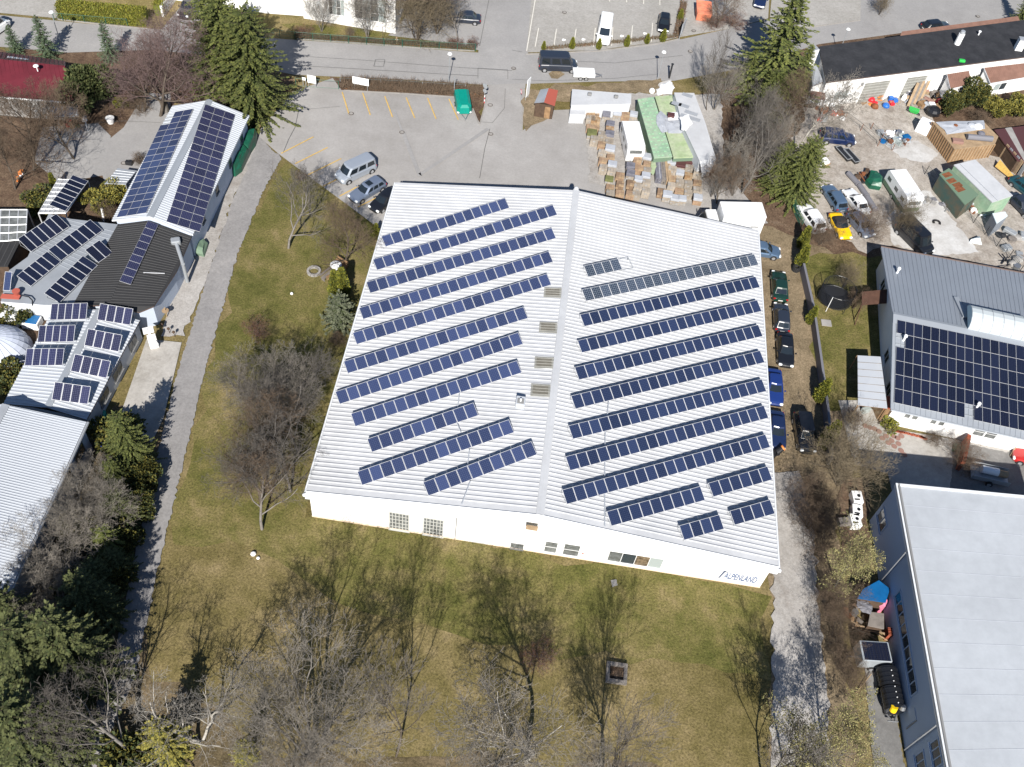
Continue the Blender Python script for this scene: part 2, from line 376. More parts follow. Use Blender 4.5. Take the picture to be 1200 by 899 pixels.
# vegetation
mat('bark', (0.1, 0.082, 0.066), 0.9, 0, 0.15, 0.3, 2)
mat('bark_grey', (0.19, 0.175, 0.16), 0.9, 0, 0.15, 0.3, 2)
mat('bark_birch', (0.4, 0.38, 0.34), 0.8, 0, 0.2, 0.0, 2, (0.24, 0.22, 0.2))
mat('twig_grey', (0.125, 0.112, 0.1), 0.9, 0, 0.15, rand=0.15)
mat('twig_dry', (0.2, 0.18, 0.155), 0.9, 0, 0.15, rand=0.12)
mat('twig_pale', (0.25, 0.232, 0.208), 0.9, 0, 0.15, rand=0.1)
mat('twig_brown', (0.13, 0.095, 0.068), 0.9, 0, 0.15, rand=0.15)
mat('twig_purple', (0.15, 0.105, 0.1), 0.9, 0, 0.15, rand=0.15)
mat('twig_tan', (0.17, 0.138, 0.092), 0.9, 0, 0.15, rand=0.15)
mat('bud_green', (0.15, 0.15, 0.06), 0.8, 0, 0.2)
mat('bud_yellow', (0.25, 0.225, 0.1), 0.8, 0, 0.2)
mat('needle', (0.068, 0.085, 0.024), 0.75, 0, 0.25, rand=0.2)
mat('needle_tip', (0.125, 0.138, 0.038), 0.75, 0, 0.25, rand=0.2)
mat('needle_old', (0.036, 0.043, 0.015), 0.75, 0, 0.25)
mat('spruce_blue', (0.055, 0.085, 0.05), 0.75, 0, 0.25)
mat('spruce_blue_tip', (0.09, 0.125, 0.07), 0.75, 0, 0.25)
mat('pine_grey', (0.07, 0.082, 0.05), 0.8, 0, 0.25)
mat('pine_grey_tip', (0.115, 0.125, 0.08), 0.8, 0, 0.25)
mat('yew', (0.045, 0.06, 0.022), 0.75, 0, 0.25)
mat('yew_tip', (0.085, 0.095, 0.035), 0.75, 0, 0.25)
mat('thuja', (0.105, 0.12, 0.02), 0.75, 0, 0.25)
mat('thuja_tip', (0.2, 0.195, 0.028), 0.75, 0, 0.25)
mat('olive_leaf', (0.12, 0.11, 0.025), 0.75, 0, 0.25)
mat('olive_tip', (0.23, 0.205, 0.045), 0.75, 0, 0.25)
mat('rusty_leaf', (0.16, 0.075, 0.035), 0.85, 0, 0.2)
mat('rusty_leaf_b', (0.1, 0.055, 0.035), 0.85, 0, 0.2)
pv_mat('pv_blue', (0.027, 0.039, 0.094), (0.09, 0.115, 0.2))
pv_mat('pv_navy', (0.016, 0.025, 0.062), (0.06, 0.08, 0.14))
pv_mat('pv_deep', (0.008, 0.011, 0.026), (0.03, 0.038, 0.07))
pv_mat('pv_black', (0.008, 0.01, 0.022), (0.02, 0.025, 0.05), dots=False)
pv_mat('pv_mono', (0.03, 0.04, 0.065), (0.3, 0.36, 0.4), cell=0.2)
pv_mat('pv_violet', (0.02, 0.022, 0.055), (0.13, 0.14, 0.22))
# ------------------------------------------------------------------ ground and roads
def sheet(name, x0, y0, x1, y1, z, m):
    o = MB().poly([(x0, y0, z), (x1, y0, z), (x1, y1, z), (x0, y1, z)]).build(name, m); o['kind'] = 'structure'; return o
sheet('ground', -900, -400, 900, 1500, 0.0, 'grass')
Z = [0.004]
FRAY = {'lawn_green': .9, 'leaf_litter': .8, 'soil': .5, 'dry_ground': .6, 'gravel': .28, 'yard_dirt': .5, 'white_concrete': .25, 'old_asphalt': .12, 'dark_asphalt': .1}
def g(name, pts, m, step=0.004):
    Z[0] += step; return ground(name, pts, Z[0], m, FRAY.get(m, 0))
g('lawn', [(335, 190), (452, 250), (362, 600), (640, 645), (900, 700), (905, 790), (600, 760), (380, 700), (300, 640), (200, 640), (245, 440), (290, 270)], 'lawn_green')
g('woodland_floor', [(-60, 700), (60, 600), (130, 480), (205, 480), (160, 720), (180, 800), (260, 830), (330, 885), (560, 880), (760, 900), (980, 990), (-60, 990)], 'leaf_litter')
g('garden_soil', [(-80, 60), (-60, 430), (60, 470), (140, 390), (140, 255), (205, 120), (300, 150), (345, 100), (330, 45), (150, 55)], 'soil')
g('verge_soil', [(385, 90), (568, 103), (570, 118), (561, 147), (548, 137), (545, 116), (400, 106)], 'soil')
g('side_ground', [(880, 255), (1010, 250), (1012, 460), (1000, 560), (985, 640), (1010, 920), (905, 920), (905, 600), (898, 480)], 'dry_ground')
g('shop_ground', [(1000, -60), (1260, -60), (1260, 250), (1100, 340), (830, 240), (820, 110), (900, 60)], 'soil')
g('top_verge', [(330, 25), (560, 45), (575, 60), (440, 52), (345, 45)], 'lawn_green')
g('drying_green', [(938, 295), (1040, 300), (1040, 480), (962, 480)], 'lawn_green')
# roads and yards
g('street', [(-60, 12), (100, 28), (215, 38), (345, 47), (450, 54), (560, 62), (640, 63), (720, 57), (800, 46), (880, 28), (1000, -2), (1220, -30), (1260, 20), (1100, 33), (960, 52), (860, 82), (790, 95), (700, 96), (570, 100), (480, 94), (345, 88), (200, 58), (80, 62), (-60, 50)], 'asphalt')
g('driveway', [(185, 40), (235, -20), (265, -20), (250, 30), (345, 52), (345, 75), (190, 60)], 'asphalt')
g('forecourt', [(-60, -30), (78, -30), (70, 22), (-60, 10)], 'lot_paving')
g('upper_lane', [(560, 66), (575, -60), (640, -60), (618, 66)], 'asphalt')
g('shrub_bed_lane', [(455, 42), (530, -40), (600, -60), (570, 62), (556, 58), (520, 50)], 'asphalt')
g('upper_lot', [(617, 62), (628, -60), (800, -60), (796, 44), (770, 50), (700, 59)], 'lot_paving')
g('skip_yard', [(796, 44), (803, -60), (905, -60), (900, 22), (860, 33)], 'lot_paving')
g('paved_forecourt', [(902, 20), (910, -60), (1010, -60), (1008, 24), (930, 34)], 'lot_paving')
g('car_park', [(300, 158), (343, 108), (390, 92), (400, 106), (545, 115), (563, 146), (572, 100), (616, 98), (612, 154), (640, 130), (690, 128), (840, 190), (900, 262), (700, 300), (470, 280), (440, 265), (328, 182)], 'car_park')
g('courtyard_left', [(90, 195), (145, 150), (170, 110), (200, 110), (200, 130), (165, 215), (130, 240), (120, 205)], 'asphalt')
g('garden_yard', [(50, 150), (115, 145), (130, 160), (128, 205), (70, 215), (40, 190)], 'asphalt')
g('path', [(300, 158), (330, 186), (308, 226), (278, 300), (240, 435), (211, 560), (182, 680), (160, 790), (112, 905), (60, 905), (80, 890), (128, 800), (150, 690), (178, 560), (206, 445), (235, 350), (262, 265), (280, 215)], 'old_asphalt')
g('gravel_strip', [(290, 165), (303, 162), (282, 215), (262, 266), (236, 345), (216, 395), (190, 395), (196, 365), (222, 310), (245, 260), (275, 190)], 'gravel')
g('brick_paving', [(172, 398), (213, 402), (192, 490), (178, 520), (135, 505)], 'paving')
g('wall_strip', [(134, 505), (178, 520), (160, 600), (150, 640), (120, 560)], 'leaf_litter')
g('yard', [(945, 130), (1030, 100), (1090, 95), (1095, 150), (1180, 190), (1260, 240), (1260, 330), (1200, 320), (1035, 288), (1015, 300), (928, 242), (920, 200)], 'yard_dirt')
g('concrete_slab', [(1072, 222), (1090, 225), (1147, 297), (1100, 300), (1046, 288), (1040, 255)], 'white_concrete')
g('rubble_patch', [(1036, 168), (1075, 166), (1100, 182), (1085, 192), (1055, 186)], 'white_concrete')
g('gravel_lane', [(906, 556), (938, 552), (950, 600), (955, 650), (960, 720), (968, 800), (975, 930), (905, 930), (905, 700)], 'gravel')
g('back_lane', [(1012, 775), (1040, 768), (1064, 930), (1026, 930)], 'dark_asphalt')
g('courtyard', [(982, 470), (1010, 470), (1048, 504), (1120, 516), (1260, 545), (1260, 610), (1050, 600), (1040, 556), (1000, 545)], 'paving')
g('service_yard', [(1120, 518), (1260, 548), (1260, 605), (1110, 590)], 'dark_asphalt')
g('rail_strip', [(985, 560), (1018, 560), (1022, 650), (1015, 690), (985, 660)], 'soil')
g('shed_ground', [(685, 110), (845, 112), (850, 250), (690, 215)], 'gravel')
g('hut_island', [(614, 104), (640, 108), (650, 100), (690, 104), (690, 118), (650, 120), (645, 138), (614, 154)], 'dry_ground')
g('street_verge', [(648, 104), (700, 101), (775, 93), (775, 112), (690, 112)], 'dry_ground')
g('slab_pad', [(767, 112), (772, 98), (786, 94), (790, 104), (788, 112)], 'white_concrete')
g('spill_patch', [(641, 84), (652, 82), (660, 88), (652, 93), (644, 92)], 'dry_ground')
# kerbs, painted lines, seams
def strip(b, x0, y0, x1, y1, w, z, m=0, h=None):
    a, c = P(x0, y0), P(x1, y1); d = c - a; d.normalize(); nn = Vector((-d.y, d.x, 0)) * w / 2
    q = [a - nn, c - nn, c + nn, a + nn]
    if h: b.prism([p + Vector((0, 0, 0.0)) for p in q], [p + Vector((0, 0, h)) for p in q], m)
    else: b.poly([p + Vector((0, 0, z)) for p in q], m)
    return b
ZL = Z[0] + 0.006
b = MB()
for x0, y0, x1, y1 in [(401, 109, 409, 135), (425, 110, 434, 136), (451, 114, 460, 138.5), (476, 115.5, 486, 139.5), (501, 116, 511, 140.5), (526, 117, 537, 141.5),
        (329.5, 181, 367.5, 161.5), (346, 193, 384, 174), (361, 206, 400, 187), (378.5, 219.5, 418, 200), (398, 231, 440, 209), (419, 244, 455, 226)]:
    strip(b, x0, y0, x1, y1, 0.14, ZL)
b.build('parking_lines', 'yellow_paint')['kind'] = 'structure'
b = MB()
for x0, y0, x1, y1 in [(617, 61, 628, -5), (627, 56, 631, 34), (648.5, 58, 652, 35), (671.5, 58, 675, 35), (695, 56, 697.5, 34), (716.5, 55, 718, 33), (739, 53, 741, 31), (763, 50, 764.5, 28),
        (714, 3, 714, -10), (734, 4, 734, -10), (754, 6, 754, -10), (773, 7, 773, -10)]:
    strip(b, x0, y0, x1, y1, 0.12, ZL)
b.build('bay_lines', 'white_paint')['kind'] = 'structure'
b = MB()
def seam(pts, wd=0.05):
    for p, q in zip(pts, pts[1:]): strip(b, *p, *q, wd, ZL + 0.003)
seam([(352, 67), (430, 72), (520, 79), (600, 84)]); seam([(350, 78), (420, 82), (520, 88), (560, 90)], .07)
seam([(438, 79), (440, 71), (451, 71), (449.5, 79), (438, 79)]); seam([(560, 93), (560, 81), (595, 83), (595, 94)])
seam([(592, 105), (591, 128), (577, 145), (562, 144)]); seam([(574, 152), (568, 175), (562, 210)], .07)
seam([(350, 130), (346, 150), (338, 165), (332, 180)]); seam([(350, 130), (398, 126)])
seam([(600, 94), (640, 96), (720, 93), (770, 88)]); seam([(640, 71), (720, 75), (800, 66)])
seam([(562, 55), (573, 0)], .06); seam([(112, 145), (145, 143), (188, 145)], .06); seam([(600, 60), (612, 62)])
b.build('road_seams', 'tar_seam')['kind'] = 'structure'
b = MB()
for a in [(473, 156, 475, 158, 485, 206, .5), ]: pass
strip(b, 472, 156, 492, 208, 0.5, ZL - 0.002); strip(b, 492, 206, 572, 152, 0.5, ZL - 0.002); strip(b, 462, 130, 471, 155, 0.3, ZL - .002)
b.build('asphalt_patch', 'asphalt')['kind'] = 'structure'
def kerb(name, pts, wd=0.16, h=0.12, m='kerb'):
    bb = MB()
    for p, q in zip(pts, pts[1:]): strip(bb, *p, *q, wd, 0, 0, h)
    o = bb.build(name, m); o['kind'] = 'structure'
kerb('kerb', [(403, 106.5), (470, 110), (545, 115)]); kerb('kerb', [(561, 146), (554, 128)]); kerb('kerb', [(568, 104), (570, 118), (562, 147)])
kerb('kerb', [(348, 46), (420, 51), (500, 57), (556, 60)]); kerb('kerb', [(616, 64), (700, 60.5), (770, 52), (796, 46)])
kerb('kerb', [(68, 23), (120, 29), (210, 38)]); kerb('kerb', [(613, 104), (612, 155)], .12); kerb('kerb', [(903, 34), (930, 35), (1008, 24)], .14)
# gutters of loose leaves along the kerbs
def manhole(x, y, r=0.33):
    c = P(x, y, ZL + 0.004); bb = MB()
    pts = [(c.x + r * math.cos(t * math.pi / 8), c.y + r * math.sin(t * math.pi / 8), c.z) for t in range(16)]
    bb.poly(pts, 0); bb.poly([(c.x + (p[0] - c.x) * .72, c.y + (p[1] - c.y) * .72, c.z + .006) for p in pts], 1)
    o = bb.build('manhole_cover', ['iron', 'kerb']); o['kind'] = 'structure'
for x, y in [(602, 80), (574.5, 123), (661.5, 14.5), (809, 60), (145, 191), (813, 36), (471, 155), (1146, 19), (575, 157), (411.5, 133)]: manhole(x, y)
# ------------------------------------------------------------------ solar modules
NUM = ['zero', 'one', 'two', 'three', 'four', 'five', 'six', 'seven', 'eight', 'nine', 'ten', 'eleven', 'twelve', 'thirteen', 'fourteen', 'fifteen', 'sixteen', 'seventeen', 'eighteen', 'nineteen', 'twenty', 'twenty one', 'twenty two']
_modmesh = {}
def module_mesh(wd, ln, m, fr=0.03, t=0.04, frame='aluminium'):
    key = (round(wd, 2), round(ln, 2), m, frame)
    if key in _modmesh: return _modmesh[key]
    b = MB()
    g_ = 0.012
    x0, x1, y0, y1 = g_, wd - g_, g_, ln - g_
    b.prism([(x0, y0, 0), (x1, y0, 0), (x1, y1, 0), (x0, y1, 0)], [(x0, y0, t), (x1, y0, t), (x1, y1, t), (x0, y1, t)], 1)
    b.poly([(x0 + fr, y0 + fr, t + .004), (x1 - fr, y0 + fr, t + .004), (x1 - fr, y1 - fr, t + .004), (x0 + fr, y1 - fr, t + .004)], 0)
    me = bpy.data.meshes.new('module'); me.from_pydata([tuple(v) for v in b.v], [], b.f)
    me.materials.append(MATS[m]); me.materials.append(MATS[frame]); me.polygons.foreach_set('material_index', b.m); me.update()
    _modmesh[key] = me; return me

def frame_root(name, label, group, o, ex, ey):
    ez = ex.cross(ey).normalized(); ey = ez.cross(ex).normalized()
    r = root(name, label, 'solar array', o, 0, group)
    r.matrix_world = Matrix(((ex.x, ey.x, ez.x, o.x), (ex.y, ey.y, ez.y, o.y), (ex.z, ey.z, ez.z, o.z), (0, 0, 0, 1)))
    return r, ez

def solar_row(A, B, label, group, n=None, m='pv_blue', depth=1.31, pitch=1.01, tilt=20, skip=(), lift=0.1, frame='aluminium', rows=1, rise=None):
    """a row of modules on a tilted rack; A, B are the ends of its lower edge on the roof"""
    d = B - A; L = d.length; n = n or max(1, round(L / pitch)); ex = d.normalized()
    hz = Vector((-d.y, d.x, 0)).normalized()
    ey = (hz * math.cos(R(tilt)) + Vector((0, 0, math.sin(R(tilt)))))
    r, ez = frame_root('solar_row', label, group, A + Vector((0, 0, lift)), ex, ey)
    wd = L / n; me = module_mesh(wd, depth, m, frame=frame)
    for j in range(rows):
        for i in range(n):
            if i in skip: continue
            o = bpy.data.objects.new('module', me); COL.objects.link(o); o.parent = r; o.location = (i * wd, j * depth, 0.02)
    b = MB(); D = depth * rows; hh = D * math.sin(R(tilt))
    for k in (0.18, 0.82): b.box((L / 2, D * k, -0.015), (L, 0.05, 0.04))
    inv = r.matrix_world.to_3x3().inverted(); down = inv @ Vector((0, 0, -1))
    nl = max(2, n // 2 + 1)
    for i in range(nl):
        x = 0.05 + (L - .1) * i / (nl - 1)
        for k in (0.03, 0.97):
            p = Vector((x, D * k, -0.02)); b.tube(p, p + down * (lift + hh * k + 0.03 if k > .5 else lift), 0.022, n=4)
        p = Vector((x, D * .97, -.02)) + down * (hh * .95 + lift); b.tube((x, D * .03, -.02), p, 0.018, n=4)
    b.build('rack', 'galvanised', r)
    return r

def solar_field(q, nc, nr, label, group, m='pv_navy', lift=0.09, skip=()):
    """modules lying parallel to the roof: q = corners lower left, lower right, upper right, upper left"""
    A, B, C, D = [Vector(p) for p in q]
    ex = ((B - A) + (C - D)).normalized(); ey0 = ((D - A) + (C - B)).normalized(); ez = ex.cross(ey0).normalized(); ey = ez.cross(ex)
    L = ((B - A).length + (C - D).length) / 2; W = ((D - A).length + (C - B).length) / 2
    c = (A + B + C + D) / 4 - ex * L / 2 - ey * W / 2 + ez * lift
    r, ez = frame_root('solar_field', label, group, c, ex, ey)
    wd, ln = L / nc, W / nr; me = module_mesh(wd, ln, m, fr=0.012)
    k = 0
    for j in range(nr):
        for i in range(nc):
            if (i, j) in skip: continue
            o = bpy.data.objects.new('module', me); COL.objects.link(o); o.parent = r; o.location = (i * wd, j * ln, 0)
    b = MB()
    for j in range(nr):
        for kk in (.25, .75): b.box((L / 2, (j + kk) * ln, -lift / 2 + .005), (L, 0.04, lift - .02))
    b.build('rail', 'galvanised', r)
    return r

# ------------------------------------------------------------------ ribbed gable roofs
def ribbed(b, e0, e1, r1, r0, spacing, h=0.05, wt=0.4, m=0, cap=0.0):
    """ribs running from eave e0-e1 up to ridge r0-r1"""
    n = max(2, int((e1 - e0).length / spacing)); nrm = (e1 - e0).cross(r0 - e0).normalized()
    if nrm.z < 0: nrm = -nrm
    for i in range(n):
        t0, t1 = (i + .5 - wt / 2) / n, (i + .5 + wt / 2) / n; k = (t1 - t0) * .22
        q = [lerp(e0, e1, t0), lerp(e0, e1, t1), lerp(r0, r1, t1), lerp(r0, r1, t0)]
        tp = [lerp(e0, e1, t0 + k), lerp(e0, e1, t1 - k), lerp(r0, r1, t1 - k), lerp(r0, r1, t0 + k)]
        if (q[1] - q[0]).cross(q[3] - q[0]).z < 0: q = [q[1], q[0], q[3], q[2]]; tp = [tp[1], tp[0], tp[3], tp[2]]
        b.prism([p + nrm * .002 for p in q], [p + nrm * h for p in tp], m)
    return b

def wall_quad(b, p, q, z0, z1, m=0, z1b=None):
    z1b = z1 if z1b is None else z1b
    return b.poly([(p.x, p.y, z0), (q.x, q.y, z0), (q.x, q.y, z1b), (p.x, p.y, z1)], m)

class WallFace:
    """a vertical wall face through two ground points; cut() lays framed openings on it at survey points"""
    def __init__(s, p, q):
        s.p = Vector((p.x, p.y, 0)); s.u = Vector((q.x - p.x, q.y - p.y, 0)); s.L = s.u.length; s.u.normalize()
        s.n = Vector((s.u.y, -s.u.x, 0))
        if s.n.dot(CAM - s.p) < 0: s.n = -s.n
    def uv(s, x, y):
        h = on_plane(x, y, s.p, s.n); return ((h - s.p).dot(s.u), h.z)
    def at(s, u, z, off=0.0): return s.p + s.u * u + Vector((0, 0, z)) + s.n * off
    def rect(s, pts):
        a = [s.uv(*p) for p in pts]; us = sorted(k[0] for k in a); zs = sorted(k[1] for k in a)
        m_ = len(pts) // 2
        return sum(us[:m_]) / m_, sum(us[m_:]) / (len(us) - m_), max(0.05, sum(zs[:m_]) / m_), sum(zs[m_:]) / (len(zs) - m_)
    def plate(s, b, u0, u1, z0, z1, o0, o1, m=0):
        q = [s.at(u0, z0, o0), s.at(u1, z0, o0), s.at(u1, z1, o0), s.at(u0, z1, o0)]
        t = [s.at(u0, z0, o1), s.at(u1, z0, o1), s.at(u1, z1, o1), s.at(u0, z1, o1)]
        if s.u.cross(Vector((0, 0, 1))).dot(s.n) < 0: q, t = [q[1], q[0], q[3], q[2]], [t[1], t[0], t[3], t[2]]
        return b.prism(q, t, m)
    def window(s, parent, r, nx=1, ny=1, glass='glass', frame='frame_white', fw=0.07, name='window', sill=True, mats=None, label=None):
        u0, u1, z0, z1 = r
        b = MB()
        for a0, a1, c0, c1 in [(u0, u1, z0, z0 + fw), (u0, u1, z1 - fw, z1), (u0, u0 + fw, z0 + fw, z1 - fw), (u1 - fw, u1, z0 + fw, z1 - fw)]: s.plate(b, a0, a1, c0, c1, 0.005, 0.06)
        for i in range(1, nx): u = lerp(u0, u1, i / nx); s.plate(b, u - fw * .35, u + fw * .35, z0 + fw, z1 - fw, 0.006, 0.055)
        for j in range(1, ny): z = lerp(z0, z1, j / ny); s.plate(b, u0 + fw, u1 - fw, z - fw * .3, z + fw * .3, 0.0065, 0.05)
        if sill: s.plate(b, u0 - .05, u1 + .05, z0 - .06, z0 - .003, 0.005, 0.14)
        o = b.build(name, frame, parent, world=True)
        if label: o['label'] = label
        g_ = MB()
        if mats:
            gl = list(mats)
            for i in range(nx): s.plate(g_, lerp(u0, u1, i / nx) + .01, lerp(u0, u1, (i + 1) / nx) - .01, z0 + .01, z1 - .01, 0.003, 0.02, i % len(gl))
        else:
            gl = [glass]; s.plate(g_, u0 + .01, u1 - .01, z0 + .01, z1 - .01, 0.003, 0.02)
        g_.build('pane', gl, o, world=True)
        return o

# ------------------------------------------------------------------ the white hall
ZE, ZR = 3.95, 6.2
FL, FR, RR_, RL_ = P(359, 576, ZE), P(912, 664.5, ZE), P(888, 269.5, ZE), P(464, 213.8, ZE)
RF, RB = P(632, 606, ZR), P(674.5, 224.5, ZR)
RF = lerp(FL, FR, .49) + Vector((0, 0, ZR - ZE)); RB = lerp(RL_, RR_, .489) + Vector((0, 0, ZR - ZE))
hall = root('white_hall', 'large white hall with a low ribbed roof covered in tilted solar rows', 'building', (FL + FR + RR_ + RL_) / 4 - Vector((0, 0, ZE)))
b = MB()
T = Vector((0, 0, .28))
b.poly([FL, RF, RB, RL_], 0); b.poly([RF, FR, RR_, RB], 0)
b.poly([FL - T, RL_ - T, RB - T, RF - T], 1); b.poly([RF - T, RB - T, RR_ - T, FR - T], 1)
for p, q in [(FL, RF), (RF, FR), (FR, RR_), (RR_, RB), (RB, RL_), (RL_, FL)]: b.poly([p - T, q - T, q, p], 1)
def in_(t): # stay clear of the verges
    return t
e0, e1, k0, k1 = lerp(FL, RL_, .012), lerp(FL, RL_, .995), lerp(RF, RB, .012), lerp(RF, RB, .995)
k0l, k1l = lerp(k0, e0, .018), lerp(k1, e1, .018)
ribbed(b, e0, e1, k1l, k0l, 0.46, 0.075, .3, 0)
e0, e1 = lerp(FR, RR_, .012), lerp(FR, RR_, .995)
k0r, k1r = lerp(k0, e0, .018), lerp(k1, e1, .018)
ribbed(b, e0, e1, k1r, k0r, 0.46, 0.075, .3, 0)
roof = b.build('roof', ['white_roof', 'fascia'], hall, world=True)
b = MB()
for s_, E0, E1 in ((-1, FL, RL_), (1, FR, RR_)):
    a0, a1 = lerp(RF, E0, .016), lerp(RB, E1, .016)
    up = Vector((0, 0, .12))
    b.poly([RF + up * 1.6, RB + up * 1.6, a1 + up, a0 + up] if s_ < 0 else [RF + up * 1.6, a0 + up, a1 + up, RB + up * 1.6], 0)
    b.poly([a0 + up, a1 + up, a1 - up * .3, a0 - up * .3], 0)
b.ball(RB + Vector((0, .1, .1)), .28, 8, 6)
b.build('ridge_cap', 'white_roof', roof, world=True)
# verge flashing along the front gable and gutters
b = MB()
for p, q in ((FL, RF), (RF, FR)):
    dd = (q - p).normalized(); nn = Vector((dd.y, -dd.x, 0)).normalized()
    b.prism([p + Vector((0, 0, -.42)) - nn * .0, q + Vector((0, 0, -.42)), q + Vector((0, 0, -.42)) + nn * .5, p + Vector((0, 0, -.42)) + nn * .5],
            [p + Vector((0, 0, .1)), q + Vector((0, 0, .1)), q + Vector((0, 0, -.05)) + nn * .5, p + Vector((0, 0, -.05)) + nn * .5], 0)
b.build('verge_board', 'fascia', roof, world=True)
for p, q, sx in ((FL, RL_, -1), (FR, RR_, 1)):
    b = MB(); o_ = Vector((sx * .12, 0, -.12)); b.tube(p + o_, q + o_, .1, .1, 6)
    wx = -sx
    b.tube(p + Vector((wx * -.1, .3, -.2)), p + Vector((wx * .5, .5, -.6)), .06, n=6); b.ball(p + Vector((wx * -.12, -.25, -.15)), .2, 8, 5)
    b.build('gutter', 'fascia', roof, world=True)
# walls
WFL, WFR = P(366.2, 605.2), P(890, 688.5)
along = (RL_ - FL).normalized()
WRL, WRR = WFL + along * ((RL_ - FL).length - 1.7), WFR + along * ((RR_ - FR).length - 1.7)
zt = ZE - .3
RW = lerp(WFL, WFR, .49)
b = MB()
b.poly([(WFL.x, WFL.y, 0), (WFR.x, WFR.y, 0), (WFR.x, WFR.y, zt + .1), (RW.x, RW.y, ZR - .32), (WFL.x, WFL.y, zt + .1)], 0)
for p, q in ((WFR, WRR), (WRR, WRL), (WRL, WFL)): wall_quad(b, p, q, 0, zt + .1, 0)
WF = WallFace(WFL, WFR)
WF.plate(b, -.03, WF.L * .32, 0, .22, .001, .05, 1); WF.plate(b, WF.L * .32 + .02, WF.L + .03, 0, .12, .001, .05, 1)
wall = b.build('wall', ['white_wall', 'cream_plinth'], hall, world=True)
def R4(x0, y0, x1, y1, dy=None):
    """four corners of a wall opening from two survey points, sloping with the wall's foot"""
    k = (688.5 - 605.2) / (890 - 366.2) * (x1 - x0)
    return [(x0, y0), (x1, y0 + k), (x1, y1), (x0, y1 - k)]
w_ = WF.window(hall, WF.rect([(456, 599.5), (480, 603), (479.5, 624), (456, 620.5)]), 6, 5, 'pane_grey', 'blind', .09, label='lattice window with some dark panes')
w_ = WF.window(hall, WF.rect([(496, 606), (520, 609.5), (519.5, 631), (495.5, 627.5)]), 6, 5, 'pane_grey', 'blind', .09, label='lattice window with some dark panes')
WF.window(hall, WF.rect([(598.5, 636), (613.5, 638), (613, 646), (598, 644)]), 3, 1, 'pane_grey', 'frame_grey', .05)
WF.window(hall, WF.rect([(639.5, 633.5), (654, 635.5), (652.5, 648.5), (636.5, 646)]), 1, 2, 'pane_grey', 'frame_white', .06)
WF.window(hall, WF.rect([(662, 636.5), (680.5, 639), (678, 652.5), (658, 649.5)]), 1, 2, 'pane_grey', 'frame_white', .06)
WF.window(hall, WF.rect([(714, 645), (778, 654.5), (775, 666.5), (710.5, 657)]), 4, 1, frame='frame_white', fw=.07, mats=['pane_grey', 'glass', 'pane_lit', 'pane_pale'], label='wide window of four panes')
b = MB(); WF.plate(b, *WF.rect([(544, 623), (573, 627), (572, 642), (543.5, 638.5)]), .005, .05); b.build('door', 'door_pale', hall, world=True)
b = MB(); u, z = WF.uv(534.5, 617); b.tube(WF.at(u, .1, .08), WF.at(u, zt + .2, .08), .045, n=6); u2, _ = WF.uv(700, 645); b.tube(WF.at(u2, .1, .07), WF.at(u2, 4.4, .07), .04, n=6, m=1)
b.build('downpipe', ['frame_grey', 'white_wall'], hall, world=True)
b = MB(); ub, zb = WF.uv(627, 612); WF.plate(b, ub - .7, ub + .3, zb - .35, zb + .25, .5, .62); b.build('gable_box', 'wood_pale', hall, world=True)
b = MB(); u, z = WF.uv(896, 669.5); WF.plate(b, u - .3, u + .3, max(z, 3.2) - .08, max(z, 3.2) + .05, .002, .05); u, z = WF.uv(683, 649); WF.plate(b, u - .1, u + .1, z, z + .1, .002, .06); b.build('wall_lamp', 'brick_red', hall, world=True)
def lettering(text, name, parent, p, ux, uz, size, m, depth=0.02, align='LEFT', shear=0.0):
    cu = bpy.data.curves.new(name, 'FONT'); cu.body = text; cu.size = size; cu.extrude = depth; cu.offset = 0.018; cu.align_x = align; cu.shear = shear
    o = bpy.data.objects.new(name, cu); COL.objects.link(o); n_ = ux.cross(uz)
    cu.materials.append(MATS[m]); bpy.context.view_layer.update()
    me = bpy.data.meshes.new_from_object(o.evaluated_get(bpy.context.evaluated_depsgraph_get())); bpy.data.objects.remove(o); o = bpy.data.objects.new(name, me); COL.objects.link(o)
    o.parent = parent; pl = p - origin(parent)
    o.matrix_local = Matrix(((ux.x, uz.x, n_.x, pl.x), (ux.y, uz.y, n_.y, pl.y), (ux.z, uz.z, n_.z, pl.z), (0, 0, 0, 1)))
    return o
u, z = WF.uv(845, 681.5); u1, _ = WF.uv(884.5, 684)
lt = lettering('ALPENLAND', 'lettering', hall, WF.at(u, .72, .02), WF.u, Vector((0, 0, 1)), 1.45, 'letter_blue')
bpy.context.view_layer.update()
k = (u1 - u) / max(.1, max(v.co.x for v in lt.data.vertices)); lt.scale = (k, 1.0, 1)
b = MB(); um, zm = WF.uv(841, 679); b.poly([WF.at(um - .05, .6, .03), WF.at(um + .08, .6, .03), WF.at(um + .3, 2.0, .03), WF.at(um + .12, 2.0, .03)]); b.poly([WF.at(um + .24, 1.75, .035), WF.at(um + .5, 1.8, .035), WF.at(um + .52, 1.95, .035), WF.at(um + .26, 1.9, .035)])
b.build('logo_mark', 'letter_mark', hall, world=True)
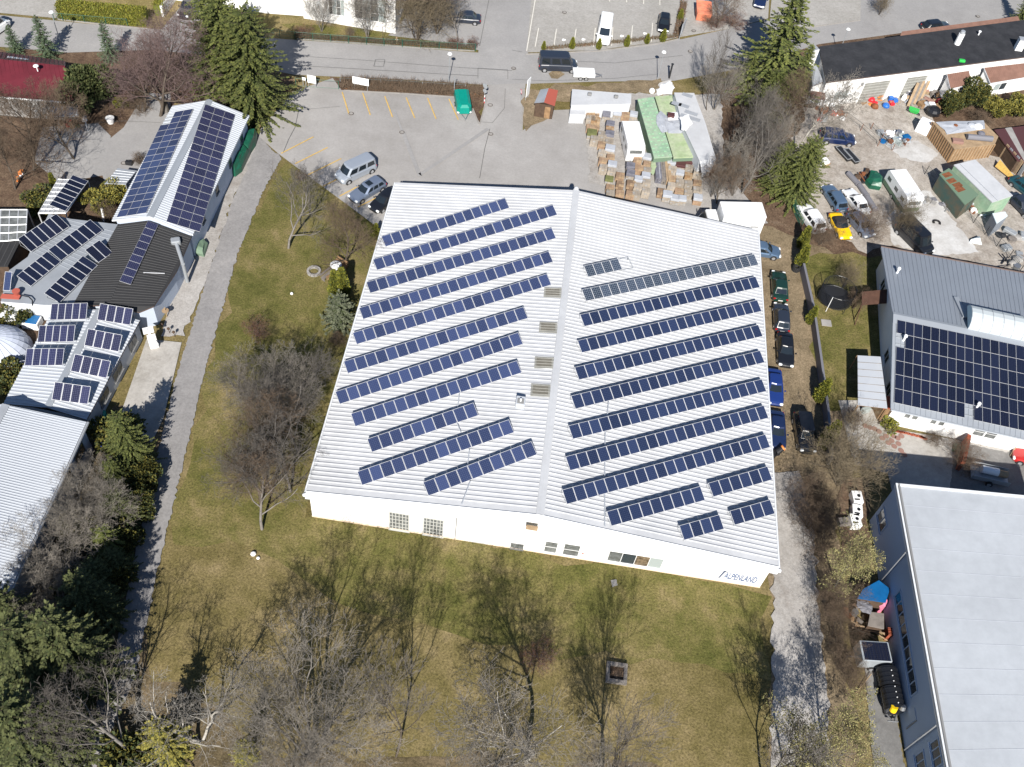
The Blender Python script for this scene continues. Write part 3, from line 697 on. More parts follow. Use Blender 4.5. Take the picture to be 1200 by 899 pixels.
# things on the roof
nL = (RF - FL).cross(RL_ - FL).normalized(); nL = nL if nL.z > 0 else -nL
nR = (RR_ - FR).cross(RF - FR).normalized(); nR = nR if nR.z > 0 else -nR
SHIFT = 0.09
def PL(x, y): return on_plane(x, y, FL + nL * SHIFT, nL)
def PR(x, y): return on_plane(x, y, FR + nR * SHIFT, nR)
for pts in ([(638, 337), (658, 337.5), (657.5, 348.5), (637, 347.5)], [(632.5, 377), (653, 378), (652.5, 390), (631.5, 389)], [(627, 418), (649, 419), (648.5, 432), (626, 431)], [(622.5, 449.5), (645, 451), (644.5, 465), (621.5, 463.5)]):
    q = [PL(x, y) for x, y in pts]; b = MB().prism([p - nL * .08 for p in q][::-1] if (q[1] - q[0]).cross(q[3] - q[0]).z < 0 else [p - nL * .08 for p in q], [p + nL * .02 for p in q][::-1] if (q[1] - q[0]).cross(q[3] - q[0]).z < 0 else [p + nL * .02 for p in q], 0)
    fb = [lerp((q[0] + q[1] + q[2] + q[3]) / 4, p, .8) + nL * .04 for p in q]
    b.poly(fb if (fb[1] - fb[0]).cross(fb[2] - fb[0]).z > 0 else fb[::-1], 1)
    for i in range(4):
        t = (i + .5) / 4; b.tube(lerp(q[0], q[3], t) + nL * .045, lerp(q[1], q[2], t) + nL * .045, .02, n=4, m=2)
    b.build('rooflight', ['garage_door', 'skylight', 'garage_door'], roof, world=True)
c = PL(609.5, 474); b = MB(); b.rbox((c.x, c.y, c.z + .28), (.85, 1.0, .7), .05, 0, 0); b.box((c.x, c.y - .1, c.z + .66), (.6, .55, .06), 0, 1); b.tube((c.x, c.y - .1, c.z + .6), (c.x, c.y - .1, c.z + .95), .09, n=8, m=2)
b.thing('roof_vent', ['white_roof_plain', 'frame_grey', 'plastic_white'], 'white boxy vent on the left roof slope near the ridge', 'vent')
# cable ducts
def duct(pts, f, label, off=.12, wd=.1):
    b = MB()
    for p, q in zip(pts, pts[1:]):
        a, c = f(*p), f(*q); b.tube(a + Vector((0, 0, off)), c + Vector((0, 0, off)), wd / 2, n=4)
    b.thing('cable_duct', 'white_roof_plain', label, 'cable duct')
duct([(538, 463), (537, 473), (534, 493), (540, 508)], PL, 'thin white cable duct between the rows on the left slope')
duct([(550, 528), (548, 545)], PL, 'short white cable duct between the two lowest left rows')
duct([(551, 565), (541, 592)], PL, 'white cable duct from the lowest left row to the front gable')
duct([(713, 472), (709, 510), (708.5, 545), (708.5, 618)], PR, 'long thin white cable duct crossing the right roof slope')
# rows: lower-edge survey points
LEFT = [((451.75, 290.5), (597, 245), 14, 'pv_blue'), ((441.75, 318), (653.2, 253), None, 'pv_blue'), ((433.75, 345), (651.75, 280.5), None, 'pv_blue'), ((425.5, 375.5), (648.25, 308.2), None, 'pv_blue'),
        ((418, 405), (646.2, 335), None, 'pv_blue'), ((407.5, 439), (618.75, 374.2), None, 'pv_blue'), ((398, 475), (613, 404.5), None, 'pv_blue'), ((416.25, 501.2), (611.5, 438), None, 'pv_blue'),
        ((435.75, 531.2), (560.75, 488), 10, 'pv_blue'), ((424.25, 570), (602.5, 508), None, 'pv_blue'), ((502, 582.5), (629.5, 533.8), 10, 'pv_blue')]
for i, (a, c, n, m) in enumerate(LEFT):
    A, B = PL(*a), PL(*c); n = n or round((B - A).length / 1.005)
    solar_row(A, B, 'blue solar row of %s modules, %s row from the back on the left roof slope' % (NUM[min(n, 22)], ORD[i]), 'solar rows on the left roof slope', n, m, tilt=17)
RIGHT = [((688.75, 326.2), (728.75, 317.5), 4, 'pv_mono', 'short row of four grey green modules beside an empty rack frame'),
    ((686.25, 354.5), (888.25, 311.8), None, 'pv_mono', 'long row of grey green solar modules on the right roof slope'),
    ((684.25, 384.2), (890, 338.2), None, 'pv_navy', 'navy solar row directly in front of the long grey green one'),
    ((681.25, 415), (892, 366.2), None, 'pv_navy', 'navy solar row, second in front of the long grey green one'),
    ((678, 446.8), (893.25, 395.5), None, 'pv_navy', 'navy solar row, third in front of the long grey green one'),
    ((673.75, 480.8), (895.5, 426.2), None, 'pv_navy', 'navy solar row, fourth in front of the long grey green one'),
    ((670.75, 516.2), (897.5, 460), None, 'pv_navy', 'navy solar row, fifth in front of the long grey green one'),
    ((667.5, 553), (900, 491.2), None, 'pv_navy', 'long navy solar row, next to last of the full rows on the right slope'),
    ((663.75, 592.5), (902, 525.5), None, 'pv_navy', 'frontmost full length navy solar row on the right slope'),
    ((715.75, 618), (825.75, 587.5), 9, 'pv_navy', 'half row of nine navy modules left of a gap near the front gable'),
    ((835, 583.8), (904.5, 563.5), 6, 'pv_navy', 'half row of six navy modules at the right eave'),
    ((800.75, 634.5), (848, 621.2), 4, 'pv_navy', 'shortest row of four navy modules nearest the front gable'),
    ((860, 616.8), (907.5, 603.2), 4, 'pv_navy', 'row of four navy modules in the front right roof corner')]
for i, (a, c, n, m, lb) in enumerate(RIGHT):
    A, B = PR(*a), PR(*c); n = n or round((B - A).length / 1.02)
    solar_row(A, B, lb, 'solar rows on the right roof slope', n, m, tilt=21, lift=.14)
A, B = PR(729.5, 317.3), PR(742, 314.6); hz = (B - A).normalized().cross(Vector((0, 0, -1))).normalized() * -1
b = MB(); hz = Vector((-(B - A).y, (B - A).x, 0)).normalized()
for k in (0, 1.2):
    b.tube(A + hz * k + Vector((0, 0, .1 + k * .3)), B + hz * k + Vector((0, 0, .1 + k * .3)), .03, n=4)
for p in (A, B): b.tube(p + Vector((0, 0, .1)), p + hz * 1.2 + Vector((0, 0, .46)), .03, n=4); b.tube(p + hz * 1.2, p + hz * 1.2 + Vector((0, 0, .46)), .03, n=4)
b.thing('empty_rack', 'galvanised', 'empty metal rack frame at the end of the short grey row', 'rack')
# ------------------------------------------------------------------ other buildings
def V3(p, z): return Vector((p.x, p.y, z))
def up(p, z): return p + Vector((0, 0, z))
def flip(q):
    n = (q[1] - q[0]).cross(q[2] - q[0]); return list(q) if n.z > 0 else list(q)[::-1]
def normal(a, b, c):
    n = (b - a).cross(c - a).normalized(); return n if n.z > 0 else -n
def plane_fn(p0, n, off=0.0): return lambda x, y: on_plane(x, y, p0 + n * off, n)
def roof_plate(b, q, t, m=0, mside=1):
    q = flip(q); lo = [p - Vector((0, 0, t)) for p in q]
    b.poly(q, m); b.poly(lo[::-1], mside)
    for i in range(len(q)): b.poly([lo[i], lo[(i + 1) % len(q)], q[(i + 1) % len(q)], q[i]], mside)

# ---- long workshop with two solar fields
LE, LR = 3.4, 4.9
A0, A1, A2, A3 = P(131, 258, LE), P(226, 275, LE), P(292.5, 135.5, LE), P(202, 124, LE)
K0, K1 = lerp(A0, A1, .505), lerp(A3, A2, .505); K0.z = K1.z = LR
lw = root('long_workshop', 'long narrow ribbed white workshop with three column solar fields on both roof slopes', 'building', V3((A0 + A1 + A2 + A3) / 4, 0))
b = MB(); roof_plate(b, [A0, K0, K1, A3], .2); roof_plate(b, [K0, A1, A2, K1], .2)
ribbed(b, lerp(A0, A3, .01), lerp(A0, A3, .99), lerp(K1, A3, .03), lerp(K0, A0, .03), .32, .05, .4)
ribbed(b, lerp(A1, A2, .01), lerp(A1, A2, .99), lerp(K1, A2, .03), lerp(K0, A1, .03), .32, .05, .4)
lroof = b.build('roof', ['white_roof_plain', 'fascia'], lw, world=True)
b = MB()
for E0, E1 in ((A0, A3), (A1, A2)): b.poly(flip([up(K0, .13), up(K1, .13), up(lerp(K1, E1, .085), .09), up(lerp(K0, E0, .085), .09)]))
b.build('ridge_cap', 'light_grey_roof', lroof, world=True)
ins = .45
ex, ey = (A1 - A0).normalized(), (A3 - A0).normalized(); ex.z = ey.z = 0
B0, B1, B2, B3 = A0 + ex * ins + ey * .1, A1 - ex * .3 + ey * .1, A2 - ex * .3 - ey * ins, A3 + ex * ins - ey * ins
b = MB(); zt = LE - .1
for p, q in ((B0, B1), (B1, B2), (B2, B3), (B3, B0)): wall_quad(b, p, q, 0, zt)
for p, q, k in ((B0, B1, K0 + ey * .12), (B2, B3, K1 - ey * ins)): b.poly([V3(p, zt), V3(q, zt), V3(k, LR - .28)])
b.build('wall', 'shade_blue_wall', lw, world=True)
WL = WallFace(B1, B2)
for t in (.18, .42, .66, .88): WL.window(lw, (WL.L * t - .45, WL.L * t + .45, 1.7, 2.7), 1, 1, 'glass', 'frame_grey', .06)
nA, nB = normal(A0, A1 * 0 + K0, A3), normal(A1, A2, K0)
fa, fb = plane_fn(A0, nA), plane_fn(A1, nB)
solar_field([fa(133, 256.5), fa(167, 252), fa(232, 127.5), fa(199.5, 134)], 3, 16, 'blue three column solar field on the left slope of the long workshop', 'solar fields on the long workshop', 'pv_blue', lift=.12, skip=[(0, 15), (0, 14)])
solar_field([fb(184, 256.5), fb(221.5, 269.5), fb(286, 139), fb(249.5, 127.5)], 3, 17, 'dark three column solar field on the right slope of the long workshop', 'solar fields on the long workshop', 'pv_violet', lift=.12)

# ---- dark roofed link with a hipped corner
zd = 2.9
D = [P(138, 263, 3.3), P(173, 258.5, 4.5), P(224.5, 277, 3.2), P(207, 318, 3.0), P(180, 359, 3.0), P(163, 366, 2.9), P(127, 358, 4.0), P(85, 358, 2.8)]
dl = root('dark_roofed_link', 'charcoal ribbed roof building joining the long workshop to the rack covered annex', 'building', V3(sum(D, Vector()) / 8, 0))
b = MB()
roof_plate(b, [D[0], D[7], D[6], D[1]], .15, 0, 1); roof_plate(b, [D[1], D[6], D[5], D[4], D[3], D[2]][::-1], .15, 0, 1)
ribbed(b, lerp(D[0], D[7], .02), lerp(D[0], D[7], .98), lerp(D[1], D[6], .98), lerp(D[1], D[6], .02), .3, .04, .3, 2)
ribbed(b, lerp(D[2], D[4], .02), lerp(D[2], D[4], .98), lerp(D[1], D[6], .98), lerp(D[1], D[6], .02), .3, .04, .3, 2)
dr = b.build('roof', ['dark_roof', 'fascia_dark', 'dark_roof_rib'], dl, world=True)
b = MB(); a_, c_ = P(168, 319.5, 3.75), P(193, 320.5, 3.35); b.tube(a_, c_, .05, n=5); b.build('ridge_rail', 'aluminium', dr, world=True)
b = MB()
wd = [p - (p - V3((D[1] + D[6]) / 2, p.z)).normalized() * .3 for p in D]
for i, j in ((2, 3), (3, 4), (4, 5), (5, 6), (6, 7), (7, 0), (0, 1), (1, 2)): wall_quad(b, wd[i], wd[j], 0, D[i].z - .12, 0, D[j].z - .12)
b.build('wall', 'shade_blue_wall', dl, world=True)
b = MB()
p = P(206, 283, 3.6); q = P(214, 308, 3.1)
b.rbox((p.x, p.y, p.z), (.95, .75, .6), .1, .4); b.tube(p, up(q, -.2), .2, .2, 10); b.tube(up(q, -.2), V3(q, .3), .18, .18, 10)
b.thing('air_duct', 'galvanised', 'pale metal ventilation duct running down the wall at the eave of the charcoal roof', 'duct')
nD = normal(D[1], D[2], D[4]); fd = plane_fn(lerp(D[1], D[2], .02), nD, .05)
solar_field([fd(138.5, 330.5), fd(152, 334.5), fd(186.5, 265), fd(174, 260.5)], 1, 9, 'single column of nine dark modules running down the charcoal roof', 'solar modules on the left buildings', 'pv_violet', lift=.15)

# ---- annex with a shallow grey roof
An = [P(82.5, 256, 3.3), P(138.5, 263, 3.25), P(85, 358, 2.75), P(52, 357, 2.8), P(0, 352, 2.9), P(10, 316, 3.0), P(32, 300, 3.1), P(57, 250, 3.3)]
an = root('grey_annex', 'annex with a shallow pale grey seamed roof carrying rows of tilted solar racks', 'building', V3(sum(An, Vector()) / 8, 0))
b = MB(); q = An if sum(((An[i].x * An[(i + 1) % 8].y - An[(i + 1) % 8].x * An[i].y) for i in range(8))) > 0 else An[::-1]
zc = sum(p.z for p in q) / 8
def zfit(p):  # one sloping plane
    return 2.75 + (p - V3(An[2], 0)).dot((An[1] - An[2]).normalized()) * .5 / (An[1] - An[2]).length
q = [V3(p, zfit(p)) for p in q]
b.prism([up(p, -.18) for p in q], q, 1, 0)
e0, e1, r0, r1 = V3(An[5], zfit(An[5])), V3(An[7], zfit(An[7])), V3(An[2], zfit(An[2])), V3(An[1], zfit(An[1]))
ribbed(b, lerp(V3(An[6], zfit(An[6])), e1, .1), lerp(e1, r1, .05), lerp(r0, r1, .93), lerp(r0, r1, .3), .42, .035, .25, 0)
b.build('roof', ['grey_roof', 'fascia'], an, world=True)
b = MB(); cc = sum(q, Vector()) / 8; wq = [p + (cc - p).normalized() * .35 for p in q]
for i in range(8): wall_quad(b, wq[i], wq[(i + 1) % 8], 0, wq[i].z - .15, 0, wq[(i + 1) % 8].z - .15)
b.build('wall', 'pale_wall', an, world=True)
WA = WallFace(wq[3], wq[4]) if False else WallFace(V3(An[3], 0) + Vector((0, .3, 0)), V3(An[4], 0) + Vector((0, .3, 0)))
def on_annex(x, y, off=.1):
    z = 3.0
    for _ in range(6): z = zfit(P(x, y, z)) + off
    return P(x, y, z)
def rack_row(ll, lr, f, n, m, label, depth, tilt, lift=.1, frame='aluminium', group='solar modules on the left buildings', skip=()):
    return solar_row(f(*ll), f(*lr), label, group, n, m, depth, 1, tilt, skip, lift, frame)
rack_row((37, 297), (82, 267), on_annex, 6, 'pv_black', 'tilted solar rack of six black modules at the back edge of the grey annex', 1.9, 22, .15)
rack_row((72, 307), (121, 271), on_annex, 6, 'pv_deep', 'tilted rack of six modules in the middle of the grey annex roof', 1.75, 18)
rack_row((36.5, 337), (72, 308), on_annex, 5, 'pv_deep', 'tilted rack of five modules with pale grid lines near the terracotta pot', 1.75, 18)
rack_row((70, 356.5), (115, 312), on_annex, 7, 'pv_deep', 'tilted rack of seven modules along the charcoal roof valley', 1.75, 18)
rack_row((116, 310), (133, 298), on_annex, 2, 'pv_black', 'small tilted rack of two black modules beside the charcoal roof', 1.9, 20, .2)

# ---- low workshop with pale ribbed roof and seven racks
C0, C1, C2, C3 = P(4, 473, 2.6), P(101.5, 492, 2.6), P(164, 375.5, 2.6), P(63, 361, 2.6)
M0, M1 = lerp(C0, C1, .56), lerp(C3, C2, .56); M0.z = M1.z = 3.35
rw = root('rack_workshop', 'low workshop with a pale ribbed gable roof holding seven tilted solar racks', 'building', V3((C0 + C1 + C2 + C3) / 4, 0))
b = MB(); roof_plate(b, [C0, M0, M1, C3], .15); roof_plate(b, [M0, C1, C2, M1], .15)
ribbed(b, lerp(C0, C3, .01), lerp(C0, C3, .99), lerp(M1, C3, .05), lerp(M0, C0, .05), .36, .05, .45, 2)
ribbed(b, lerp(C1, C2, .01), lerp(C1, C2, .99), lerp(M1, C2, .05), lerp(M0, C1, .05), .36, .05, .45, 0)
rwr = b.build('roof', ['white_roof_plain', 'fascia_dark', 'white_roof_plain'], rw, world=True)
b = MB()
for E0, E1 in ((C0, C3), (C1, C2)): b.poly(flip([up(M0, .1), up(M1, .1), up(lerp(M1, E1, .08), .07), up(lerp(M0, E0, .08), .07)]))
b.build('ridge_cap', 'light_grey_roof', rwr, world=True)
b = MB()
cq = [C0, C1, C2, C3]; cc = (C0 + C1 + C2 + C3) / 4; wq = [p + (V3(cc, p.z) - p).normalized() * .3 for p in cq]
for i in range(4): wall_quad(b, wq[i], wq[(i + 1) % 4], 0, 2.5)
b.build('wall', 'pale_wall', rw, world=True)
WC = WallFace(wq[1], wq[2])
for t0, t1 in ((.2, .36), (.46, .62), (.78, .92)): WC.window(rw, (WC.L * t0, WC.L * t1, .8, 2.0), 2, 1, 'pane_grey', 'frame_grey', .06)
nC, nE = normal(C0, M0, C3), normal(C1, C2, M0); fc, fe = plane_fn(C0, nC, .15), plane_fn(C1, nE, .15)
for i, (a, c) in enumerate([((59.5, 377.5), (102, 376.5)), ((45, 403.5), (87.5, 402.8)), ((30, 431), (74.5, 430.5))]):
    rack_row(a, c, fc, 5, 'pv_violet', 'tilted rack of five modules, %s from the back on the pale workshop left slope' % ORD[i], 1.65, 26, .25)
for i, (a, c) in enumerate([((114.5, 377.5), (153.5, 383.8)), ((99.5, 407.5), (140, 415)), ((83.5, 437.5), (126, 446)), ((61.5, 471), (104, 476.5))]):
    rack_row(a, c, fe, 4, 'pv_violet', 'tilted rack of four chequered modules, %s on the pale workshop right slope' % ORD[i], 1.65, 30, .3)
b = MB(); p, q = P(171, 386, 2.3), P(185, 404, .9)
b.box((p.x + .5, p.y - .3, .9), (.8, .4, 1.8), .5); b.tube(p, q, .12, n=6); b.box((p.x + .2, p.y, 2.2), (1.0, .8, .08), .5)
b.thing('entrance_porch', 'frame_white', 'small white porch at the corner of the pale ribbed workshop', 'porch')

# ---- large hall at the lower left
E0, E1, E2, E3 = P(-75, 690, 4.2), P(13, 690, 4.2), P(101.5, 494.5, 4.2), P(-10, 471, 4.6)
bh = root('ribbed_hall', 'large hall with a finely ribbed white roof at the lower left', 'building', V3((E0 + E1 + E2 + E3) / 4, 0))
r0, r1 = P(-90, 640, 4.9), P(3, 473.5, 4.9)
E1 = E2 + (E1 - E2) * 1.35; r0 = r1 + (r0 - r1) * 1.5
b = MB(); roof_plate(b, [r0, E1, E2, r1], .2); W0 = r0 + Vector((-8, -2.5, -.7)); W1 = r1 + Vector((-8, -2.5, -.7)); roof_plate(b, [W0, r0, r1, W1], .2)
ribbed(b, lerp(E1, E2, .005), lerp(E1, E2, .995), r1 + Vector((.15, 0, .02)), r0 + Vector((.15, 0, .02)), .24, .026, .4)
rr = b.build('roof', ['white_roof_plain', 'fascia_dark'], bh, world=True)
b = MB(); b.poly(flip([up(r0, .1), up(r1, .1), up(lerp(r1, E2, .09), .07), up(lerp(r0, E1, .09), .07)])); b.build('ridge_cap', 'zinc', rr, world=True)
b = MB(); b.tube(E1 + Vector((.12, 0, -.05)), E2 + Vector((.12, 0, -.05)), .11, n=6); b.build('gutter', 'zinc', rr, world=True)
b = MB(); wi = (E1 - E2).normalized(); inn = Vector((-.35, .05, 0)); p, q = E1 + inn, E2 + inn + wi * .3; wall_quad(b, p, q, 0, 4.05); wall_quad(b, q, r1 + wi * .3, 0, 4.05, 0, 4.7); wall_quad(b, r1 + wi * .3, W1 + wi * .3, 0, 4.7, 0, 4.0); b.build('wall', 'shade_blue_wall', bh, world=True)
WB = WallFace(p, q); u, z = WB.uv(93.5, 532); WB.window(bh, (u - .9, u + .9, 1.5, 2.9), 2, 1, 'glass', 'frame_grey', .08)
WB.window(bh, (WB.uv(78, 562)[0] - .9, WB.uv(78, 562)[0] + .9, 1.5, 2.9), 2, 1, 'glass', 'frame_grey', .08)
WB.window(bh, (WB.uv(35, 650)[0] - .9, WB.uv(35, 650)[0] + .9, 1.5, 2.9), 2, 1, 'glass', 'frame_grey', .08)

# ---- red roofed house at the upper left
h0, h1, h2, h3 = P(-40, 110, 3.0), P(87, 120, 3.0), P(76, 71.5, 3.0), P(-40, 55, 3.0)
k0, k1 = lerp(h0, h3, .5), lerp(h1, h2, .52); k0.z = k1.z = 5.0
rh = root('red_house', 'house with a dark red metal gable roof behind bare trees', 'house', V3((h0 + h1 + h2 + h3) / 4, 0))
b = MB(); roof_plate(b, [h0, h1, k1, k0], .15); roof_plate(b, [k0, k1, h2, h3], .15)
ribbed(b, lerp(h0, h1, .01), lerp(h0, h1, .99), k1, k0, .5, .04, .15); ribbed(b, lerp(h3, h2, .01), lerp(h3, h2, .99), k1, k0, .5, .04, .15)
rhr = b.build('roof', ['red_roof', 'fascia'], rh, world=True)
b = MB(); b.tube(h0 + Vector((0, -.1, -.05)), h1 + Vector((0, -.1, -.05)), .09, n=6); b.build('gutter', 'plastic_white', rhr, world=True)
b = MB()
for p, q in ((h0, h1), (h1, h2), (h2, h3)): wall_quad(b, p + Vector((0, .3 if p is not h2 else -.3, 0)), q + Vector((-.3, .3 if q is h1 else -.3, 0)), 0, 2.9)
b.build('wall', 'concrete', rh, world=True)
c = P(43.5, 81, 5.1); b = MB(); b.tube((c.x, c.y, c.z - .3), (c.x, c.y, c.z + .4), .06, n=6); b.ball((c.x, c.y - .05, c.z + .45), .32, 10, 6, 0, .4); b.build('satellite_dish', 'plastic_white', rhr, world=True)
b = MB(); q0, q1 = P(60, 137, 2.2), P(92, 136, 2.2); q2, q3 = P(90, 121, 2.6), P(58, 120, 2.6); roof_plate(b, [q0, q1, q2, q3], .1); 
for p in (q0, q1): b.box((p.x * .99, p.y + .15, 1.05), (.12, .12, 2.1))
b.thing('lean_to_roof', ['zinc', 'fascia'], 'grey lean-to roof against the red house', 'lean-to')

# ---- white workshop beyond the street
t0, t1, t1b, t2, t3 = P(310.5, 15.5), P(356, 19), P(356, 21.5), P(463.5, 40), P(478, -40)
tw = root('white_workshop', 'tall white workshop with dark glazed bays beyond the street', 'building', V3((t0 + t2) / 2, 0))
b = MB(); ht = 8.5
bk = Vector((0, 28, 0))
for p, q in ((t0 + Vector((-22, 0, 0)), t0), (t0, t1), (t1, t1b), (t1b, t2), (t2, t2 + bk * .9)): wall_quad(b, p, q, 0, ht)
b.prism([V3(p, ht) for p in (t0 + Vector((-22, 0, 0)), t0, t1, t1b, t2, t2 + bk, t0 + bk + Vector((-22, 0, 0)))], [V3(p, ht + .3) for p in (t0 + Vector((-22, 0, 0)), t0, t1, t1b, t2, t2 + bk, t0 + bk + Vector((-22, 0, 0)))])
b.build('wall', 'white_wall', tw, world=True)
WT = WallFace(t1b, t2)
for pts in ([(384.5, 0), (403.5, 0), (403, 20), (384.5, 16)], [(415, 0), (452.5, 5), (452, 28), (415, 21)]):
    us = [WT.uv(*p)[0] for p in pts]; z = WT.uv(*pts[3])[1]
    WT.window(tw, (us[0], us[1], max(.9, z), 4.9), 4, 3, frame='frame_white', fw=.08, mats=['glass', 'pane_pale', 'pane_grey', 'pane_pale'])
WT2 = WallFace(t0, t1); u0, u1 = WT2.uv(329, 5)[0], WT2.uv(354, 6)[0]
WT2.window(tw, (u0, u1, .1, 3.0), 4, 1, 'door_pale', 'frame_white', .08, name='door', sill=False); WT2.window(tw, (u0, u1, 3.2, 4.4), 4, 1, 'glass', 'frame_white', .08)
WT3 = WallFace(t2, t2 + bk * .9)
for k in range(3): WT3.window(tw, (3 + k * 6, 6.5 + k * 6, 1.2, 4.0), 3, 2, 'pane_pale', 'frame_white', .08)

# ---- black roofed workshop
bz = 4.25
b0, b1, b2, b3 = P(968.5, 96.5, bz), P(1203, 66.5, bz), P(1203, 23, bz), P(959.5, 54.5, bz)
b1 = b0 + (b1 - b0) * 1.25; b2 = b3 + (b2 - b3) * 1.25
bw = root('black_roofed_workshop', 'long white workshop with a flat black bitumen roof and two garage doors', 'building', V3((b0 + b1 + b2 + b3) / 4, 0))
b = MB(); roof_plate(b, [b0, b1, b2, b3], .16); b.build('roof', ['bitumen', 'fascia_dark'], bw, world=True)
dx, dy = (b1 - b0).normalized(), (b3 - b0).normalized()
w0, w1, w2, w3 = b0 + dx * .15 + dy * .25, b1 + dy * .25, b2 - dy * .2, b3 + dx * .15 - dy * .2
b = MB()
for p, q in ((w0, w1), (w1, w2), (w2, w3), (w3, w0)): wall_quad(b, p, q, 0, bz - .12)
WW = WallFace(w0, w1)
b.build('wall', 'white_wall', bw, world=True)
def ww(x, y): return WW.uv(x, y)
for i, (pts) in enumerate([[(1010, 99), (1041.5, 95), (1035, 112), (1003, 120)], [(1057.5, 92.5), (1086, 89.5), (1078, 106), (1053, 111)]]):
    u0, u1 = ww(*pts[3])[0], ww(*pts[2])[0]
    bb = MB(); WW.plate(bb, u0, u1, .05, 3.1, .004, .05, 0)
    for k in range(6): WW.plate(bb, u0, u1, .5 + k * .45, .54 + k * .45, .05, .065, 1)
    bb.build('garage_door', ['garage_door', 'blind'], bw, world=True)
    bb = MB(); WW.plate(bb, u0 - .18, u0, 0, 3.25, .004, .22); WW.plate(bb, u1, u1 + .18, 0, 3.25, .004, .22); WW.plate(bb, u0 - .18, u1 + .18, 3.25, 3.45, .004, .25); bb.build('door_frame', 'white_wall', bw, world=True)
u0, u1 = ww(973, 122)[0], ww(990, 119)[0]; WW.window(bw, (u0, u1, 1.0, 2.3), 2, 1, 'pane_pale', 'frame_white', .07)
u = ww(1006, 108)[0]; bb = MB(); WW.plate(bb, u - .15, u + .15, 2.9, 3.3, .004, .2); bb.build('wall_lamp', 'frame_grey', bw, world=True)
for i, (x, y, lb) in enumerate([(1121.5, 51.5, 'white round chimney pipe near the middle of the black roof'), (1192.5, 58, 'white square chimney at the right edge of the black roof')]):
    c = P(x, y, bz); b = MB()
    if i == 0: b.tube(c, up(c, 1.6), .42, .42, 12); b.tube(up(c, 1.7), up(c, 2.0), .36, .3, 12, 1)
    else: b.box((c.x, c.y, c.z + .8), (1.0, .8, 1.6)); b.box((c.x, c.y, c.z + 1.65), (1.1, .9, .12), m=1)
    b.thing('chimney', ['plastic_white', 'zinc'], lb, 'chimney', 'chimneys on the black roof')
c = P(1146.5, 41, bz); b = MB(); b.tube(c, up(c, .5), .1, n=8); b.tube(up(c, .5), up(c, .6), .2, n=8); b.thing('vent_pipe', 'plastic_white', 'thin white vent pipe on the black roof between the chimneys', 'vent')
c = P(1127, 72, bz); b = MB(); b.rbox((c.x, c.y, c.z + .14), (.85, .5, .28), .09); b.thing('green_tub', 'plastic_green', 'bright green plastic tub lying on the black roof', 'tub')
b = MB(); c0, c1, c2, c3 = P(952, 60, 5.3), P(960.5, 58, 5.3), P(956, 53, 5.3), P(948.5, 53, 5.3)
b.prism([V3(p, 0) for p in flip([c0, c1, c2, c3])], flip([c0, c1, c2, c3]), 0, 1); b.thing('white_stair_tower', ['white_wall', 'zinc'], 'small white stair tower at the left end of the black roof', 'tower')
s0, s1, s2, s3 = P(952, 101, 3.0), P(965, 96, 3.3), P(957, 76, 3.6), P(950, 78, 3.0)
b = MB(); roof_plate(b, [s0, s1, s2, s3], .12, 0, 1); cc = (s0 + s1 + s2 + s3) / 4
for p, q in ((s0, s1), (s1, s2), (s2, s3), (s3, s0)): wall_quad(b, p + (V3(cc, p.z) - p) * .06, q + (V3(cc, q.z) - q) * .06, 0, p.z - .1, 2, q.z - .1)
b.thing('side_annex', ['zinc', 'fascia_dark', 'white_wall'], 'small grey roofed annex at the left gable of the black roofed workshop', 'annex')
c = P(958, 113, 2.3); b = MB(); b.slab([c + Vector((-1.0, -.5, 0)), c + Vector((1.0, -.5, .0)), c + Vector((1.0, .6, .3)), c + Vector((-1.0, .6, .3))], .08); b.tube(c + Vector((-.9, -.4, 0)), V3(c, 0) + Vector((-.9, -.4, 0)), .05, n=5); b.tube(c + Vector((.9, -.4, 0)), V3(c, 0) + Vector((.9, -.4, 0)), .05, n=5)
b.thing('door_canopy', 'brown_tile', 'small brown canopy over the side door of the black roofed workshop', 'canopy')
# brown eave strip behind
q0, q1, q2, q3 = P(1055, 42, 4.0), P(1195, 24, 4.0), P(1193, 19, 4.2), P(1057, 37, 4.2); b = MB(); roof_plate(b, flip([q0, q1, q2, q3]), .3); b.build('rear_eave', ['brown_tile', 'fascia_dark'], bw, world=True)
# tiled annexes in front
def tiled(name, label, e0, e1, k1_, k0_, ze, zr, front_windows=()):
    e0, e1, k1_, k0_ = P(*e0, ze), P(*e1, ze), P(*k1_, zr), P(*k0_, zr)
    r = root(name, label, 'annex', V3((e0 + e1 + k0_ + k1_) / 4, 0))
    b = MB(); roof_plate(b, [e0, e1, k1_, k0_], .15); ribbed(b, e0, e1, k1_, k0_, .3, .05, .5); b.build('roof', ['brown_tile', 'fascia'], r, world=True)
    b = MB(); d = (e1 - e0).normalized(); nn = Vector((-d.y, d.x, 0)) * .35
    p, q = e0 + nn + d * .2, e1 + nn - d * .2
    wall_quad(b, p, q, 0, ze - .05); wall_quad(b, k0_ + d * .2, p, 0, zr - .15, 0, ze - .05); wall_quad(b, q, k1_ - d * .2, 0, ze - .05, 0, zr - .15); b.build('wall', 'white_wall', r, world=True)
    W_ = WallFace(p, q)
    for u0, u1, z0, z1, nx, gl in front_windows: W_.window(r, (u0, u1, z0, z1), nx, 1, mats=gl, frame='frame_white')
    return r
tiled('tiled_porch', 'small annex with a brown tiled lean-to roof behind the evergreen bushes', (1114, 104), (1139, 98.5), (1135.5, 83), (1110, 87), 2.6, 3.5, [(.5, 1.5, .9, 2.0, 1, ['glass'])])
tiled('tiled_annex', 'longer white annex with a brown tiled lean-to roof and a two pane window', (1161, 97.5), (1240, 84), (1236, 70), (1153.5, 79.5), 2.6, 3.6, [(1.2, 3.4, .8, 2.0, 2, ['pane_pale', 'glass'])])

